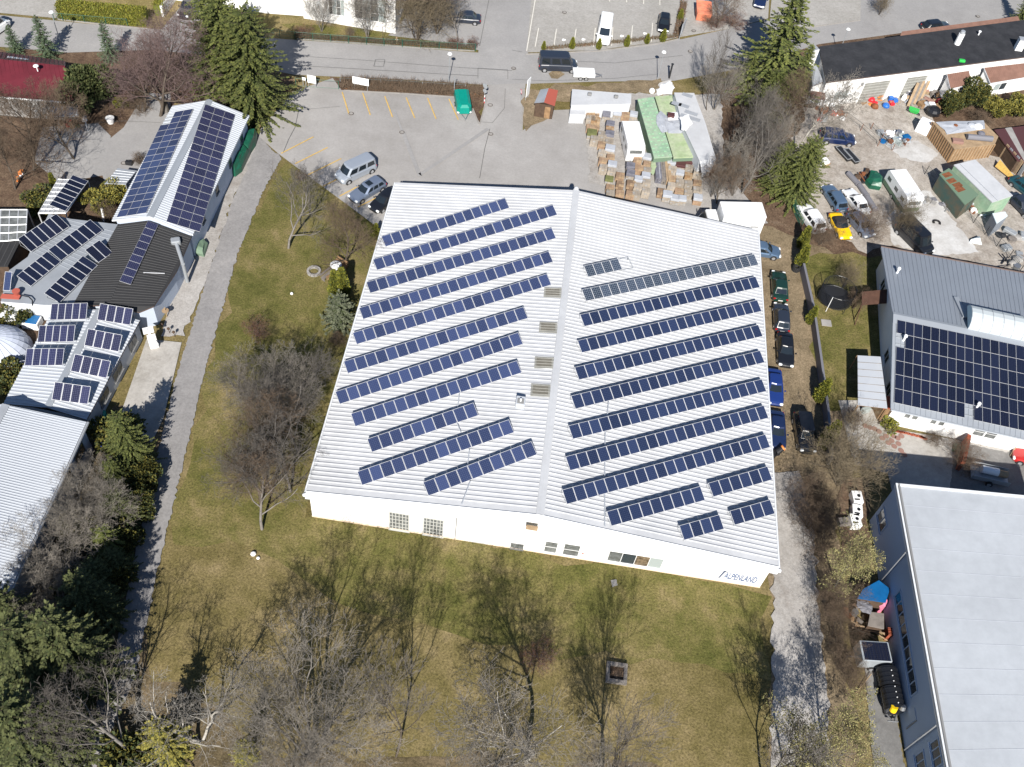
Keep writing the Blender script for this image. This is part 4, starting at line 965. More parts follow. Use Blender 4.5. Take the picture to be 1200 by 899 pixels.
# ---- blue grey metal roof with the big solar field
pz, pr = 3.05, 4.95
p0, p1, p2, p3 = P(1044, 479, pz), P(1250, 525, pz), P(1250, 330, pz), P(1032.5, 289.5, pz)
k0, k1 = lerp(p0, p3, .475), lerp(p1, p2, .475); k0.z = k1.z = pr
pv = root('seamed_roof_house', 'white house with a blue grey standing seam gable roof and a large flush solar field', 'house', V3((p0 + p1 + p2 + p3) / 4, 0))
b = MB(); roof_plate(b, [p0, p1, k1, k0], .16, 2); roof_plate(b, [k0, k1, p2, p3], .16, 0)  # sunward slope coloured lighter, far slope darker: slope shading put into the colour
ribbed(b, lerp(p0, p1, .005), lerp(p0, p1, .995), lerp(k1, p1, .06), lerp(k0, p0, .06), .5, .04, .1, 2)
ribbed(b, lerp(p3, p2, .005), lerp(p3, p2, .995), k1, k0, .5, .045, .1, 0)
pvr = b.build('roof', ['blue_grey_roof', 'fascia', 'light_grey_roof'], pv, world=True)
b = MB(); b.poly(flip([up(k0, .08), up(k1, .08), up(lerp(k1, p1, .1), .06), up(lerp(k0, p0, .1), .06)])); b.poly(flip([up(k0, .08), up(k1, .08), up(lerp(k1, p2, .03), .05), up(lerp(k0, p3, .03), .05)])); b.build('ridge_cap', 'light_grey_roof', pvr, world=True)
b = MB(); b.tube(p0 + Vector((0, -.1, -.05)), p1 + Vector((0, -.1, -.05)), .1, n=6); b.build('gutter', 'light_grey_roof', pvr, world=True)
b = MB(); b.tube(p3 + Vector((0, .1, -.02)), p2 + Vector((0, .1, -.02)), .1, n=6); b.build('rear_gutter', 'fascia_dark', pvr, world=True)
dx, dy = (p1 - p0).normalized(), (p3 - p0).normalized()
w0, w1, w3, w2 = p0 + dx * .55 + dy * .6, p1 + dy * .6, p3 + dx * .55 - dy * .6, p2 - dy * .6
kk = lerp(w0, w3, .475)
b = MB(); wall_quad(b, w0, w1, 0, pz - .1); wall_quad(b, w2, w3, 0, pz - .1); b.poly([V3(w0, 0), V3(w3, 0), V3(w3, pz - .1), V3(kk, pr - .25), V3(w0, pz - .1)]); b.build('wall', 'white_wall', pv, world=True)
WP = WallFace(w0, w1)
for x0, x1, y in ((1056, 1065, 491), (1065.5, 1074.5, 492), (1087, 1096, 497), (1096.5, 1105.5, 499)):
    u0, u1 = WP.uv(x0, y)[0], WP.uv(x1, y)[0]; WP.window(pv, (u0, u1, 1.5, 2.5), 1, 1, 'pane_grey', 'frame_white', .08)
u0, u1 = WP.uv(1129, 518)[0], WP.uv(1158, 524)[0]
bb = MB(); WP.plate(bb, u0, u1, .05, 2.6, .004, .06); o_ = bb.build('garage_door', 'plastic_white', pv, world=True)
bb = MB()
for i in range(2):
    for j in range(2): WP.plate(bb, lerp(u0, u1, .06 + i * .47), lerp(u0, u1, .47 + i * .47), 1.35 + j * .62, 1.9 + j * .62, .06, .07)
bb.build('pane', 'pane_grey', o_, world=True)
WG = WallFace(w3, w0)
for t, z0, z1 in ((.15, 1.0, 2.4), (.62, .9, 2.3), (.82, .9, 2.2)): WG.window(pv, (WG.L * t, WG.L * t + 1.6, z0, z1), 2, 1, 'glass', 'frame_white', .09)
nP = normal(p0, p1, k0); fp = plane_fn(p0, nP)
sk = [(i, 0) for i in (8,)] + [(0, 4)]
solar_field([fp(1047.5, 471.5), fp(1232, 514), fp(1232, 413), fp(1050.5, 376.5)], 18, 6, 'large flush field of dark solar modules on the seamed roof', 'solar field on the seamed roof', 'pv_deep', .1, sk)
# barrel rooflight, its shaft and two pipes on that roof
c0, c1 = fp(1134, 386), fp(1199, 400); c2 = c1 + (c1 - c0).normalized() * .8
hz = (k0 - p0).normalized(); ax = (c1 - c0).normalized(); nrm = ax.cross(hz)
b = MB(); N_ = 9; rr_ = 1.45; L_ = (c2 - c0).length; mid = c0 + hz * rr_
for j in range(13):
    ring = [mid + ax * (L_ * j / 12) - hz * rr_ * math.cos(math.pi * i / (N_ - 1)) + nrm * rr_ * .8 * math.sin(math.pi * i / (N_ - 1)) for i in range(N_)]
    if j:
        for i in range(N_ - 1): b.poly([pre[i], ring[i], ring[i + 1], pre[i + 1]], 0)
    if j % 2 == 0: b.path([p + nrm * .02 for p in ring], .035, 4, 1)
    if j in (0, 12): b.poly(ring, 2)
    pre = ring
b.thing('barrel_rooflight', ['barrel_white', 'pale_blue_roof', 'blue_skylight'], 'long white barrel vaulted rooflight near the ridge of the seamed roof', 'rooflight')
b = MB(); q0 = lerp(k0, k1, .42); pts = [fp(1128, 377), fp(1130, 365), fp(1123, 350)]
n2 = normal(k0, k1, p3); fq = plane_fn(k0, n2); a_, c_ = fq(1121.5, 350), fq(1128.5, 373); b.box(((a_ + c_) / 2)[:], (.55, (c_ - a_).length, .5), 0.06, rx=math.atan2((a_ - c_).z, Vector(((a_ - c_).x, (a_ - c_).y)).length)); b.thing('roof_shaft', 'light_grey_roof', 'grey boxed shaft running up the seamed roof to the barrel rooflight', 'shaft')
for (x, y), f, lb in (((1051, 320), fq, 'white vent pipe on the far slope of the seamed roof'), ((1058.5, 399), fp, 'small vent pipe in the gap of the large solar field'), ((1144, 478), fp, 'steel flue at the eave gap of the large solar field')):
    c = f(x, y); b = MB(); b.tube(up(c, -.1), up(c, .65), .12, n=8); b.tube(up(c, .65), up(c, .8), .2, .16, n=8); b.thing('vent_pipe', 'plastic_white', lb, 'vent')
b = MB(); c0, c1, c2, c3 = P(1010, 357, 2.4), P(1024, 358, 2.4), P(1024.5, 341, 2.7), P(1010, 342, 2.7); c4, c5 = P(1040, 355, 2.4), P(1040, 339, 2.7)
roof_plate(b, flip([c0, c4, c5, c3]), .1); 
for p in (c0, c3): b.tube(V3(p, 0), up(p, -.05), .06, n=5)
b.tube(V3(c0 + Vector((0, -.9, 0)), 0), up(c0, -.1), .05, n=5)
b.thing('porch_roof', 'brown_wood', 'dark brown porch roof at the shaded gable of the seamed roof house', 'porch')
b = MB(); c0, c1, c2, c3 = P(1005.5, 475, 2.3), P(1040, 479, 2.4), P(1032, 418, 2.5), P(1005, 416.5, 2.3); roof_plate(b, [c0, c1, c2, c3], .06)
for i in range(1, 7): b.tube(up(lerp(c0, c3, i / 7), .03), up(lerp(c1, c2, i / 7), .03), .03, n=4, m=2)
for p in (c0, c3, c1): b.tube(V3(p, 0), up(p, -.05), .07, n=5, m=1)
b.thing('pergola_roof', ['white_roof_plain', 'wood', 'wood_grey'], 'pale slatted carport roof beside the seamed roof house', 'carport')

# ---- big pale hall at the lower right
jz = 6.4
j0, j1 = P(1049, 567, jz), P(1112, 920, jz); j2, j3 = P(1260, 932, jz), P(1260, 587, jz)
j1 = j0 + (j1 - j0) * 1.15; j2 = j3 + (j2 - j3) * 1.1
jb = root('pale_hall', 'tall hall with a smooth pale roof and a shaded side wall, lower right', 'building', V3((j0 + j1 + j2 + j3) / 4, 0))
b = MB(); roof_plate(b, [j0, j1, j2, j3], .25, 0, 1)
for i in range(1, 14):
    t = i / 14.0; p, q = lerp(j0, j1, t), lerp(j3, j2, t)
    b.tube(up(lerp(p, q, .02), .0), up(q, .0), .022, n=4, m=2)
jr = b.build('roof', ['pale_blue_roof', 'fascia', 'roof_seam'], jb, world=True)
b = MB(); nx_ = (j3 - j0).normalized()
b.tube(j0 + nx_ * .3 + Vector((0, 0, .05)), j1 + nx_ * .3 + Vector((0, 0, .05)), .13, n=6); b.build('gutter', 'frame_grey', jr, world=True)
b = MB(); b.prism([up(p, -.1) for p in flip([j0, j0 + nx_ * .14, j1 + nx_ * .14, j1])], [up(p, .14) for p in flip([j0, j0 + nx_ * .14, j1 + nx_ * .14, j1])])
b.prism([up(p, -.1) for p in flip([j0 + nx_ * .15, j3, j3 + Vector((0, -.2, 0)), j0 + nx_ * .15 + Vector((0, -.2, 0))])], [up(p, .12) for p in flip([j0 + nx_ * .15, j3, j3 + Vector((0, -.2, 0)), j0 + nx_ * .15 + Vector((0, -.2, 0))])])
b.build('verge_board', 'fascia', jr, world=True)
g0, g1 = j0 + nx_ * .12, j1 + nx_ * .12
b = MB(); wall_quad(b, g0 + Vector((0, -.1, 0)), g1, 0, jz - .2); wall_quad(b, j3 + Vector((0, -.2, 0)), g0 + Vector((0, -.1, 0)), 0, jz - .2); b.build('wall', 'deep_shade_wall', jb, world=True)
WJ = WallFace(g0, g1)
def strip_win(x0, y0, x1, y1, nx, z0=None, z1=None, lb=None):
    (u0, za), (u1, zb_) = WJ.uv(x0, y0), WJ.uv(x1, y1); WJ.window(jb, (min(u0, u1), max(u0, u1), z0 if z0 else min(za, zb_), z1 if z1 else max(za, zb_)), nx, 1, 'glass', 'deep_shade_wall', .12, label=lb)
strip_win(1044, 703, 1063, 822, 9, 2.6, 3.9, 'long band of dark windows')
strip_win(1027, 605, 1032, 626, 2, 1.8, 3.4)
strip_win(1073, 885, 1079, 905, 2, 1.6, 3.2); strip_win(1091, 870, 1099, 900, 3, 4.4, 5.9)
for (x0, y0, x1, y1) in ((1062, 886, 1098.5, 851), (1045, 668, 1062, 649)):
    p = on_plane(x1, y1, WJ.p, WJ.n); q = V3(p, .2); b = MB(); b.tube(q + WJ.n * .12, V3(p, jz - .3) + WJ.n * .12, .07, n=6); b.build('downpipe', 'zinc', jb, world=True)
u, z = WJ.uv(1067, 842); b = MB(); WJ.plate(b, u - .5, u + .4, .9, 2.9, .004, .05); WJ.plate(b, u + .5, u + .56, .9, 2.9, .004, .06, 1); b.build('side_door', ['deep_shade_wall', 'frame_grey'], jb, world=True)
# ------------------------------------------------------------------ vehicles
def paint(name, col, rough=0.28, metal=0.0, spec=0.6): 
    if name in MATS: return name
    m = mat(name, col, rough, metal, spec); m.node_tree.nodes['Principled BSDF'].inputs['Coat Weight'].default_value = 0.5; m.node_tree.nodes['Principled BSDF'].inputs['Coat Roughness'].default_value = 0.08; return name
paint('paint_silver', (0.36, 0.4, 0.46), .35, .4); paint('paint_steel', (0.17, 0.21, 0.29), .3, .4); paint('paint_black', (0.008, 0.009, 0.012)); paint('paint_white', (0.72, 0.73, 0.74))
paint('paint_navy', (0.009, 0.018, 0.06)); paint('paint_blue', (0.01, 0.028, 0.14)); paint('paint_green', (0.007, 0.03, 0.022)); paint('paint_yellow', (0.75, 0.46, 0.0)); paint('paint_dark', (0.02, 0.026, 0.04))
paint('paint_greyblue', (0.1, 0.16, 0.25), .3, .4); paint('paint_red', (0.4, 0.02, 0.02)); paint('paint_teal', (0.01, 0.05, 0.065)); paint('paint_pale', (0.4, 0.44, 0.48), .35, .3)
mat('car_glass', (0.012, 0.017, 0.022), 0.05, 0, 0.8); mat('tyre', (0.014, 0.014, 0.015), 0.8); mat('rim', (0.42, 0.43, 0.45), 0.35, .6); mat('headlamp', (0.75, 0.78, 0.8), 0.12, 0, .8); mat('tail_lamp', (0.3, 0.01, 0.012), 0.2); mat('trim', (0.02, 0.02, 0.022), 0.6); mat('soft_top', (0.02, 0.018, 0.02), 0.9); mat('plate', (0.6, 0.6, 0.58), 0.5)

# L, W, H, belt, windscreen foot, roof front, roof rear, rear window foot (x from the middle, forward +), hood height, tail height, side windows
KINDS = {
 'hatch': (4.1, 1.72, 1.45, .92, .95, .25, -1.45, -1.9, .78, .9, 2),
 'sedan': (4.5, 1.76, 1.42, .92, .9, .2, -1.15, -1.65, .78, .92, 2),
 'wagon': (4.65, 1.77, 1.48, .93, .95, .25, -1.85, -2.2, .78, .92, 3),
 'suv': (4.6, 1.86, 1.72, 1.08, 1.05, .45, -1.9, -2.2, .98, 1.05, 3),
 'bus': (4.9, 1.9, 1.97, 1.12, 1.75, 1.15, -2.25, -2.42, .98, 1.1, 3),
 'van': (5.3, 1.95, 2.3, 1.2, 1.85, 1.3, -2.5, -2.62, 1.02, 1.15, 3),
 'roadster': (4.2, 1.72, 1.28, .84, .65, .1, -.95, -1.4, .74, .84, 1),
}
def wheel_meshes(r, wdt=.2):
    b = MB(); b.tube((0, -wdt / 2, 0), (0, wdt / 2, 0), r, n=16); c = MB(); c.tube((0, -wdt / 2 - .006, 0), (0, wdt / 2 + .006, 0), r * .64, n=12)
    for k in range(5):
        a = 2 * math.pi * k / 5; c.box((math.cos(a) * r * .3, 0, math.sin(a) * r * .3), (r * .5, wdt + .03, r * .12), 0, 0, 0, -a)
    return b, c
def car(kind, front, rear, col, label, group=None, name='car', cat='car', roofcol=None, z=.5, scale=1.0, glassless=False, load=None, sunroof=False):
    L, W, H, belt, f0, f1, r1, r0, hz_, tz_, nw = KINDS[kind]
    a, c = P(*front, z), P(*rear, z); d = a - c; mid = V3((a + c) / 2, 0)
    rt = root(name, label, cat, mid, math.atan2(d.y, d.x), group); rt.scale = (scale,) * 3
    rad = .31 if kind not in ('suv', 'bus', 'van') else .34
    b = MB(); st = []
    hl = L / 2
    for x, wf, zt, zb in [(-hl, .8, tz_ * .74, .36), (-hl + .06, .9, tz_ * .93, .28), (-hl + .3, .97, tz_, .22), (-hl * .5, 1, belt, .2), (0, 1, belt, .2), (f0, 1, belt * .99, .2), (f0 + .12, .995, lerp(belt, hz_, .25), .2), (lerp(f0, hl, .6), .97, hz_ * 1.0, .2), (hl - .28, .93, hz_ * .93, .22), (hl - .08, .83, hz_ * .8, .28), (hl, .7, hz_ * .66, .36)]:
        hw = W / 2 * wf
        ring = [(0, zb), (.82 * hw, zb), (.97 * hw, zb + .1), (hw, lerp(zb, zt, .5)), (.985 * hw, zt - .12), (.92 * hw, zt - .025), (.6 * hw, zt + .012), (0, zt + .025)]
        st.append([(x, y, z_) for y, z_ in ring] + [(x, -y, z_) for y, z_ in ring[-2:0:-1]])
    n = len(st[0]); vs = [p for s_ in st for p in s_]; fs = [tuple(range(n - 1, -1, -1)), tuple(range((len(st) - 1) * n, len(st) * n))]
    for i in range(len(st) - 1):
        for j in range(n): fs.append((i * n + j, i * n + (j + 1) % n, (i + 1) * n + (j + 1) % n, (i + 1) * n + j))
    b.add(vs, [f[::-1] for f in fs], 0)
    # cabin
    yb, yr = W / 2 * .93, W / 2 * .74 if kind not in ('bus', 'van') else W / 2 * .84
    zb = belt - .04; base = [(f0, yb), (f0, -yb), (r0, -yb), (r0, yb)]; 
    ringb = [(f0 - .02, yb * .8), (f0 + .1, 0), (f0 - .02, -yb * .8), (f0 - .3, -yb), (r0 + .25, -yb), (r0, -yb * .82), (r0 - .04, 0), (r0, yb * .82), (r0 + .25, yb), (f0 - .3, yb)]
    ringt = [(f1, yr * .8), (f1 + .08, 0), (f1, -yr * .8), (f1 - .22, -yr), (r1 + .2, -yr), (r1, -yr * .85), (r1 - .03, 0), (r1, yr * .85), (r1 + .2, yr), (f1 - .22, yr)]
    rings = [[(x, y, zb) for x, y in ringb], [(x, y, H - .05) for x, y in ringt], [(lerp(x, (f1 + r1) / 2, .07), y * .9, H) for x, y in ringt], [(lerp(x, (f1 + r1) / 2, .4), y * .5, H + .02) for x, y in ringt]]
    vs = [p for r_ in rings for p in r_]; fs = []
    for i in range(3):
        for j in range(10): fs.append((i * 10 + j, i * 10 + (j + 1) % 10, (i + 1) * 10 + (j + 1) % 10, (i + 1) * 10 + j))
    fs.append(tuple(range(30, 40)))
    b.add(vs, [f[::-1] for f in fs], 1)
    # wheel arches
    wx = (hl - .82, -hl + .8)
    for x in wx:
        for s_ in (-1, 1): b.tube((x, s_ * (W / 2 - .13), rad), (x, s_ * (W / 2 + .004), rad), rad + .07, n=14, m=2)
    b.build('body', [col, roofcol or col, 'trim'], rt, smooth=False)
    def pt(side, t, h):  # on the cabin's side face
        xb, xt = lerp(f0 - .3, r0 + .25, t), lerp(f1 - .22, r1 + .2, t); y = lerp(yb, yr, h) + .012
        return (lerp(xb, xt, h), side * y, lerp(zb, H - .05, h))
    def fpt(xa, xb_, t, h, sgn):
        w_ = lerp(yb * .78, yr * .78, h); return (lerp(xa, xb_, h) + sgn * (.018 + lerp(.12 if sgn > 0 else .045, .085 if sgn > 0 else .035, h) * (1 - abs(2 * t - 1))), (2 * t - 1) * w_, lerp(zb, H - .05, h))
    for nm, xa, xb_, sgn, h0 in (('windscreen', f0 - .0, f1, 1, .12), ('rear_window', r0, r1, -1, .15 if kind not in ('bus', 'van') else .3)):
        g_ = MB(); N_ = 4
        q = [[fpt(xa, xb_, i / N_, h, sgn) for i in range(N_ + 1)] for h in (h0, .9)]
        for i in range(N_): g_.poly([q[0][i], q[0][i + 1], q[1][i + 1], q[1][i]] if sgn > 0 else [q[0][i + 1], q[0][i], q[1][i], q[1][i + 1]])
        g_.build(nm, 'car_glass', rt)
    for s_ in (-1, 1):
        e = [-.06 + i / nw * 1.08 for i in range(nw + 1)]
        for i in range(nw):
            if glassless and i > 0: continue
            t0, t1 = e[i] + .03, e[i + 1] - .03
            q = [pt(s_, t0, .16), pt(s_, t1, .16), pt(s_, lerp(t0, t1, .97), .84), pt(s_, lerp(t0, t1, .05), .84)]
            MB().poly(q if s_ < 0 else q[::-1]).build('side_window', 'car_glass', rt)
        MB().rbox((hl - .13, s_ * W * .34, hz_ * .76), (.22, .36, .17), .04).build('headlight', 'headlamp', rt)
        MB().rbox((-hl + .08, s_ * W * .385, tz_ * .8), (.14, .26, .2), .04).build('taillight', 'tail_lamp', rt)
        MB().rbox((f0 - .25, s_ * (W / 2 + .09), belt + .05), (.13, .2, .14), .04).build('mirror', col, rt)
        for x in wx:
            t_, r_ = wheel_meshes(rad); o = t_.build('wheel', 'tyre', rt); o.location = (x, s_ * (W / 2 - .095), rad); r_.build('rim', 'rim', o)
    if sunroof: MB().rbox(((f1 + .0) - .55, 0, H + .012), (.7, yr * 1.2, .03), .01).build('sunroof', 'car_glass', rt)
    MB().box((hl - .05, 0, .34), (.1, W * .6, .14)).build('grille', 'trim', rt)
    MB().box((-hl + .03, 0, .55), (.1, .5, .11)).build('number_plate', 'plate', rt)
    return rt
car('bus', (396.5, 211), (437, 192), 'paint_silver', 'silver passenger van in the car park with dark side windows', 'vehicles parked beside the white hall', 'van', 'van')
car('wagon', (413.5, 233.5), (447, 214), 'paint_steel', 'blue grey estate car with a sunroof next to the silver van', 'vehicles parked beside the white hall', sunroof=True)
car('hatch', (438.5, 245), (463, 226), 'paint_black', 'black hatchback half hidden by the hall roof edge near the silver van', 'vehicles parked beside the white hall')
car('van', (673.5, 77), (634, 75.5), 'paint_dark', 'dark van standing on the street next to a white trailer', None, 'van', 'van', z=.6)
car('van', (706.5, 51), (710.5, 24), 'paint_white', 'white van parked between painted bay lines in the upper lot', 'vehicles in the upper lot', 'van', 'van', z=.7)
car('hatch', (777, 37.5), (779, 18), 'paint_black', 'black car parked nose down beside a conifer sapling in the upper lot', 'vehicles in the upper lot')
car('sedan', (527, 20), (562, 23), 'paint_dark', 'dark car behind the bare shrubs and the brown hedge at the top', None)
car('suv', (216, 18), (228, 2), 'paint_black', 'black estate car on the driveway beside the clipped hedge')
car('van', (3, 24), (-26, 44), 'paint_white', 'white van cut off by the left picture edge on the street', None, 'van', 'van', z=.8)
car('sedan', (888, 13), (895, -14), 'paint_navy', 'navy car near the tall spruce at the top edge')
car('wagon', (1114, 29.5), (1080, 33.5), 'paint_black', 'black car on the street behind the black roof')
car('hatch', (912, 296.5), (876, 291.5), 'paint_greyblue', 'blue grey car poking out from under the right hall eave', 'vehicles along the right wall of the hall')
car('sedan', (912, 318.5), (914.5, 353), 'paint_green', 'dark green saloon, first in the line of cars beside the hall', 'vehicles along the right wall of the hall')
car('hatch', (914.5, 356), (916.5, 389), 'paint_dark', 'dark car behind the green saloon in the line beside the hall', 'vehicles along the right wall of the hall')
car('sedan', (921, 429.5), (919, 392), 'paint_black', 'black car facing the camera, third in the line beside the hall', 'vehicles along the right wall of the hall')
car('sedan', (908.5, 475), (905.5, 434), 'paint_blue', 'bright blue car tucked against the right wall of the hall', 'vehicles along the right wall of the hall')
car('sedan', (911, 526), (908.5, 484), 'paint_navy', 'navy car directly in front of the bright blue one', 'vehicles along the right wall of the hall')
car('suv', (946, 528), (939, 489), 'paint_black', 'black off-road car standing alone beside the long garden wall', None)
car('suv', (941, 244), (959, 270), 'paint_white', 'white off-road car with roof rails next to the garden fence', 'cars in the dirt yard')
car('wagon', (969, 219), (986, 246), 'paint_greyblue', 'grey blue estate car between the white off-road car and the white saloon', 'cars in the dirt yard')
car('sedan', (992, 222), (1014, 252), 'paint_white', 'old white saloon with red rear lights beside the drainage pipes', 'cars in the dirt yard')
car('roadster', (991.5, 279), (978, 252), 'paint_yellow', 'yellow convertible with a black soft top', 'cars in the dirt yard', roofcol='soft_top')
car('hatch', (1017, 274), (1000, 254), 'paint_steel', 'steel blue car squeezed behind the yellow convertible', 'cars in the dirt yard')
car('suv', (1001, 164), (962, 159.5), 'paint_navy', 'navy blue off-road car beside the white birch', 'cars in the dirt yard', z=.6)
car('van', (1084, 294), (1058, 268), 'paint_black', 'black van on the white concrete slab behind the seamed roof house', None, 'van', 'van')
car('sedan', (1212, 256), (1184, 228), 'paint_dark', 'dark car behind the green container at the right edge', 'cars at the right edge')
car('sedan', (1216, 232), (1187, 210), 'paint_teal', 'dark teal car beside the ochre board at the right edge', 'cars at the right edge')
car('hatch', (1192.5, 533), (1230, 545), 'paint_red', 'red car entering the picture in front of the white garage', None)

# white box lorry
c, f_, r_ = P(871, 245.5, 3.5), P(847.5, 245, 3.5), P(896, 246, 3.5); d = f_ - r_
lr = root('box_lorry', 'white box lorry parked behind the back right corner of the hall', 'lorry', V3(c, 0), math.atan2(d.y, d.x))
MB().rbox((0, 0, 2.2), (5.0, 2.5, 2.7), .05).build('cargo_box', 'paint_white', lr)
MB().box((.6, 0, .7), (6.4, 1.0, .25)).build('chassis', 'trim', lr)
b = MB(); b.prism([(2.75, -1.05, .5), (4.55, -1.05, .5), (4.55, 1.05, .5), (2.75, 1.05, .5)], [(2.75, -1.05, 1.5), (4.6, -1.02, 1.4), (4.6, 1.02, 1.4), (2.75, 1.05, 1.5)]); b.prism([(2.75, -1.04, 1.5), (4.58, -1.0, 1.4), (4.58, 1.0, 1.4), (2.75, 1.04, 1.5)], [(2.8, -.9, 2.6), (3.95, -.88, 2.6), (3.95, .88, 2.6), (2.8, .9, 2.6)]); b.build('cab', 'paint_white', lr)
b = MB(); b.poly([(4.56, -.9, 1.5), (4.56, .9, 1.5), (4.06, .82, 2.5), (4.06, -.82, 2.5)]); b.build('windscreen', 'car_glass', lr)
for s_ in (-1, 1):
    q = [(3.2, s_ * 1.035, 1.6), (4.2, s_ * 1.02, 1.55), (3.85, s_ * .93, 2.4), (3.2, s_ * .94, 2.4)]; MB().poly(q if s_ < 0 else q[::-1]).build('side_window', 'car_glass', lr)
    MB().box((4.3, s_ * 1.2, 1.9), (.1, .2, .4)).build('mirror', 'trim', lr); MB().box((4.6, s_ * .8, .85), (.06, .3, .2)).build('headlight', 'headlamp', lr)
    for x in (3.7, -1.4):
        t_, k_ = wheel_meshes(.45, .3); o = t_.build('wheel', 'tyre', lr); o.location = (x, s_ * .95, .45); k_.build('rim', 'rim', o)
MB().box((-1.5, 1.26, 2.0), (.9, .03, .12)).build('vent_slot', 'trim', lr)

# caravans
def caravan(ftop, rtop, H, L, W, label, skirt='paint_white', roofh=False):
    a, c = P(*ftop, H), P(*rtop, H); d = a - c; r = root('caravan', label, 'caravan', V3((a + c) / 2, 0), math.atan2(d.y, d.x), 'white caravans')
    b = MB(); prof = [(-L / 2, .95), (-L / 2 + .02, H - .35), (-L / 2 + .25, H - .04), (L / 2 - .5, H), (L / 2 - .12, H - .3), (L / 2, 1.4), (L / 2 - .1, .95)]
    n = len(prof); vs = [(x, -W / 2, z_) for x, z_ in prof] + [(x, W / 2, z_) for x, z_ in prof]
    b.add(vs, [tuple(range(n)), tuple(range(2 * n - 1, n - 1, -1))] + [(i, n + i, n + (i + 1) % n, (i + 1) % n) for i in range(n)]); b.build('body', 'paint_white', r)
    b = MB(); b.prism([(-L / 2 + .03, -W / 2 + .02, .35), (L / 2 - .12, -W / 2 + .02, .35), (L / 2 - .12, W / 2 - .02, .35), (-L / 2 + .03, W / 2 - .02, .35)], [(-L / 2 + .01, -W / 2 + .005, .95), (L / 2 - .11, -W / 2 + .005, .95), (L / 2 - .11, W / 2 - .005, .95), (-L / 2 + .01, W / 2 - .005, .95)]); b.build('skirt', skirt, r)
    for s_ in (-1, 1):
        for x in (-L * .33, 0, L * .3): MB().box((x, s_ * (W / 2 + .004), 1.65), (.75, .03, .5)).build('window', 'pane_grey', r)
        t_, k_ = wheel_meshes(.3); o = t_.build('wheel', 'tyre', r); o.location = (-.2, s_ * (W / 2 - .1), .3); k_.build('rim', 'rim', o)
    for s_, x in ((1, L / 2 - .02), (-1, -L / 2)): MB().box((x, 0, 1.75), (.06, W * .7, .45), 0, 0, 0, 0 if s_ < 0 else -.13).build('window', 'pane_grey', r)
    MB().rbox((-.3, 0, H + .03), (.5, .5, .14), .04).build('roof_hatch', 'plastic_white', r)
    b = MB(); b.path([(L / 2 - .1, .5, .45), (L / 2 + 1.1, 0, .45), (L / 2 - .1, -.5, .45)], .04, 5); b.build('drawbar', 'steel', r)
    return r
caravan((747, 174), (738.5, 139), 2.5, 5.3, 2.15, 'white caravan standing among the brick pallets')
caravan((1075, 233), (1051.5, 197), 2.5, 5.6, 2.2, 'white caravan with a green skirt on the dirt yard', 'green_wall')
# white flat trailer on the street
c = P(684, 86.5, .6); a_, c_ = P(696, 88, .8), P(671, 87, .8); d = a_ - c_
tr = root('flat_trailer', 'white lidded trailer standing beside the dark van on the street', 'trailer', V3(c, 0), math.atan2(d.y, d.x))
MB().rbox((0, 0, .78), (2.9, 1.5, .5), .04).build('box', 'paint_white', tr); b = MB(); b.path([(1.4, .5, .5), (2.5, 0, .5), (1.4, -.5, .5)], .05, 5); b.tube((2.4, 0, .5), (2.6, 0, 0), .04, n=5); b.build('drawbar', 'steel', tr)
for s_ in (-1, 1):
    for x in (-.45, .3):
        t_, k_ = wheel_meshes(.3, .18); o = t_.build('wheel', 'tyre', tr); o.location = (x, s_ * .66, .3); k_.build('rim', 'rim', o)
# trailer under a teal cover
a_, c_ = P(545, 134, .8), P(540, 106, .8); d = a_ - c_
tr = root('covered_trailer', 'trailer under a teal tarpaulin parked beside the brown hedge', 'trailer', V3((a_ + c_) / 2, 0), math.atan2(d.y, d.x))
b = MB(); q0 = [(-1.9, -.95), (1.5, -.95), (2.0, -.6), (2.0, .6), (1.5, .95), (-1.9, .95)]; b.prism([(x, y, .55) for x, y in q0], [(x * .96, y * .93, 1.35) for x, y in q0]); b.prism([(x * .96, y * .93, 1.35) for x, y in q0], [(x * .82, y * .55, 1.62) for x, y in q0]); b.build('tarpaulin', 'tarp_teal', tr)
MB().box((0, 0, .5), (3.6, 1.75, .12)).build('frame', 'trim', tr); b = MB(); b.path([(1.8, .5, .5), (3.0, 0, .5), (1.8, -.5, .5)], .05, 5); b.tube((2.8, 0, .5), (2.8, 0, 0), .05, n=5); b.build('drawbar', 'steel', tr)
for s_ in (-1, 1):
    t_, k_ = wheel_meshes(.3, .2); o = t_.build('wheel', 'tyre', tr); o.location = (-.3, s_ * .92, .3); k_.build('rim', 'rim', o)
    MB().rbox((1.75, s_ * .7, .62), (.3, .35, .12), .03).build('marker_board', 'plastic_white', tr)
# liquid tanker trailer and solar trailer beside the pale hall
a_, c_ = P(1040, 786, 1.3), P(1049, 829, 1.3); d = a_ - c_
tk = root('tank_trailer', 'black ribbed tank trailer with a yellow cap beside the pale hall', 'trailer', V3((a_ + c_) / 2, 0), math.atan2(d.y, d.x))
b = MB(); 
for x0, x1 in ((-1.75, .1), (.2, 1.75)): 
    b.tube((x0, 0, 1.15), (x1, 0, 1.15), .82, n=20); 
    for k in range(4): x = lerp(x0, x1, (k + .5) / 4); b.tube((x - .05, 0, 1.15), (x + .05, 0, 1.15), .86, n=20)
b.build('tank', 'plastic_black', tk)
b = MB()
for k in range(7): b.ball((-1.4 + k * .45, 0, 2.02), .06, 6, 4)
b.build('rivet', 'aluminium', tk); b = MB(); b.tube((-1.85, .3, 1.4), (-1.7, .3, 1.9), .28, n=12); b.build('yellow_cap', 'yellow', tk); b = MB(); b.tube((-1.78, -.4, 1.6), (-1.6, -.4, 1.9), .25, n=12); b.build('lid', 'steel', tk)
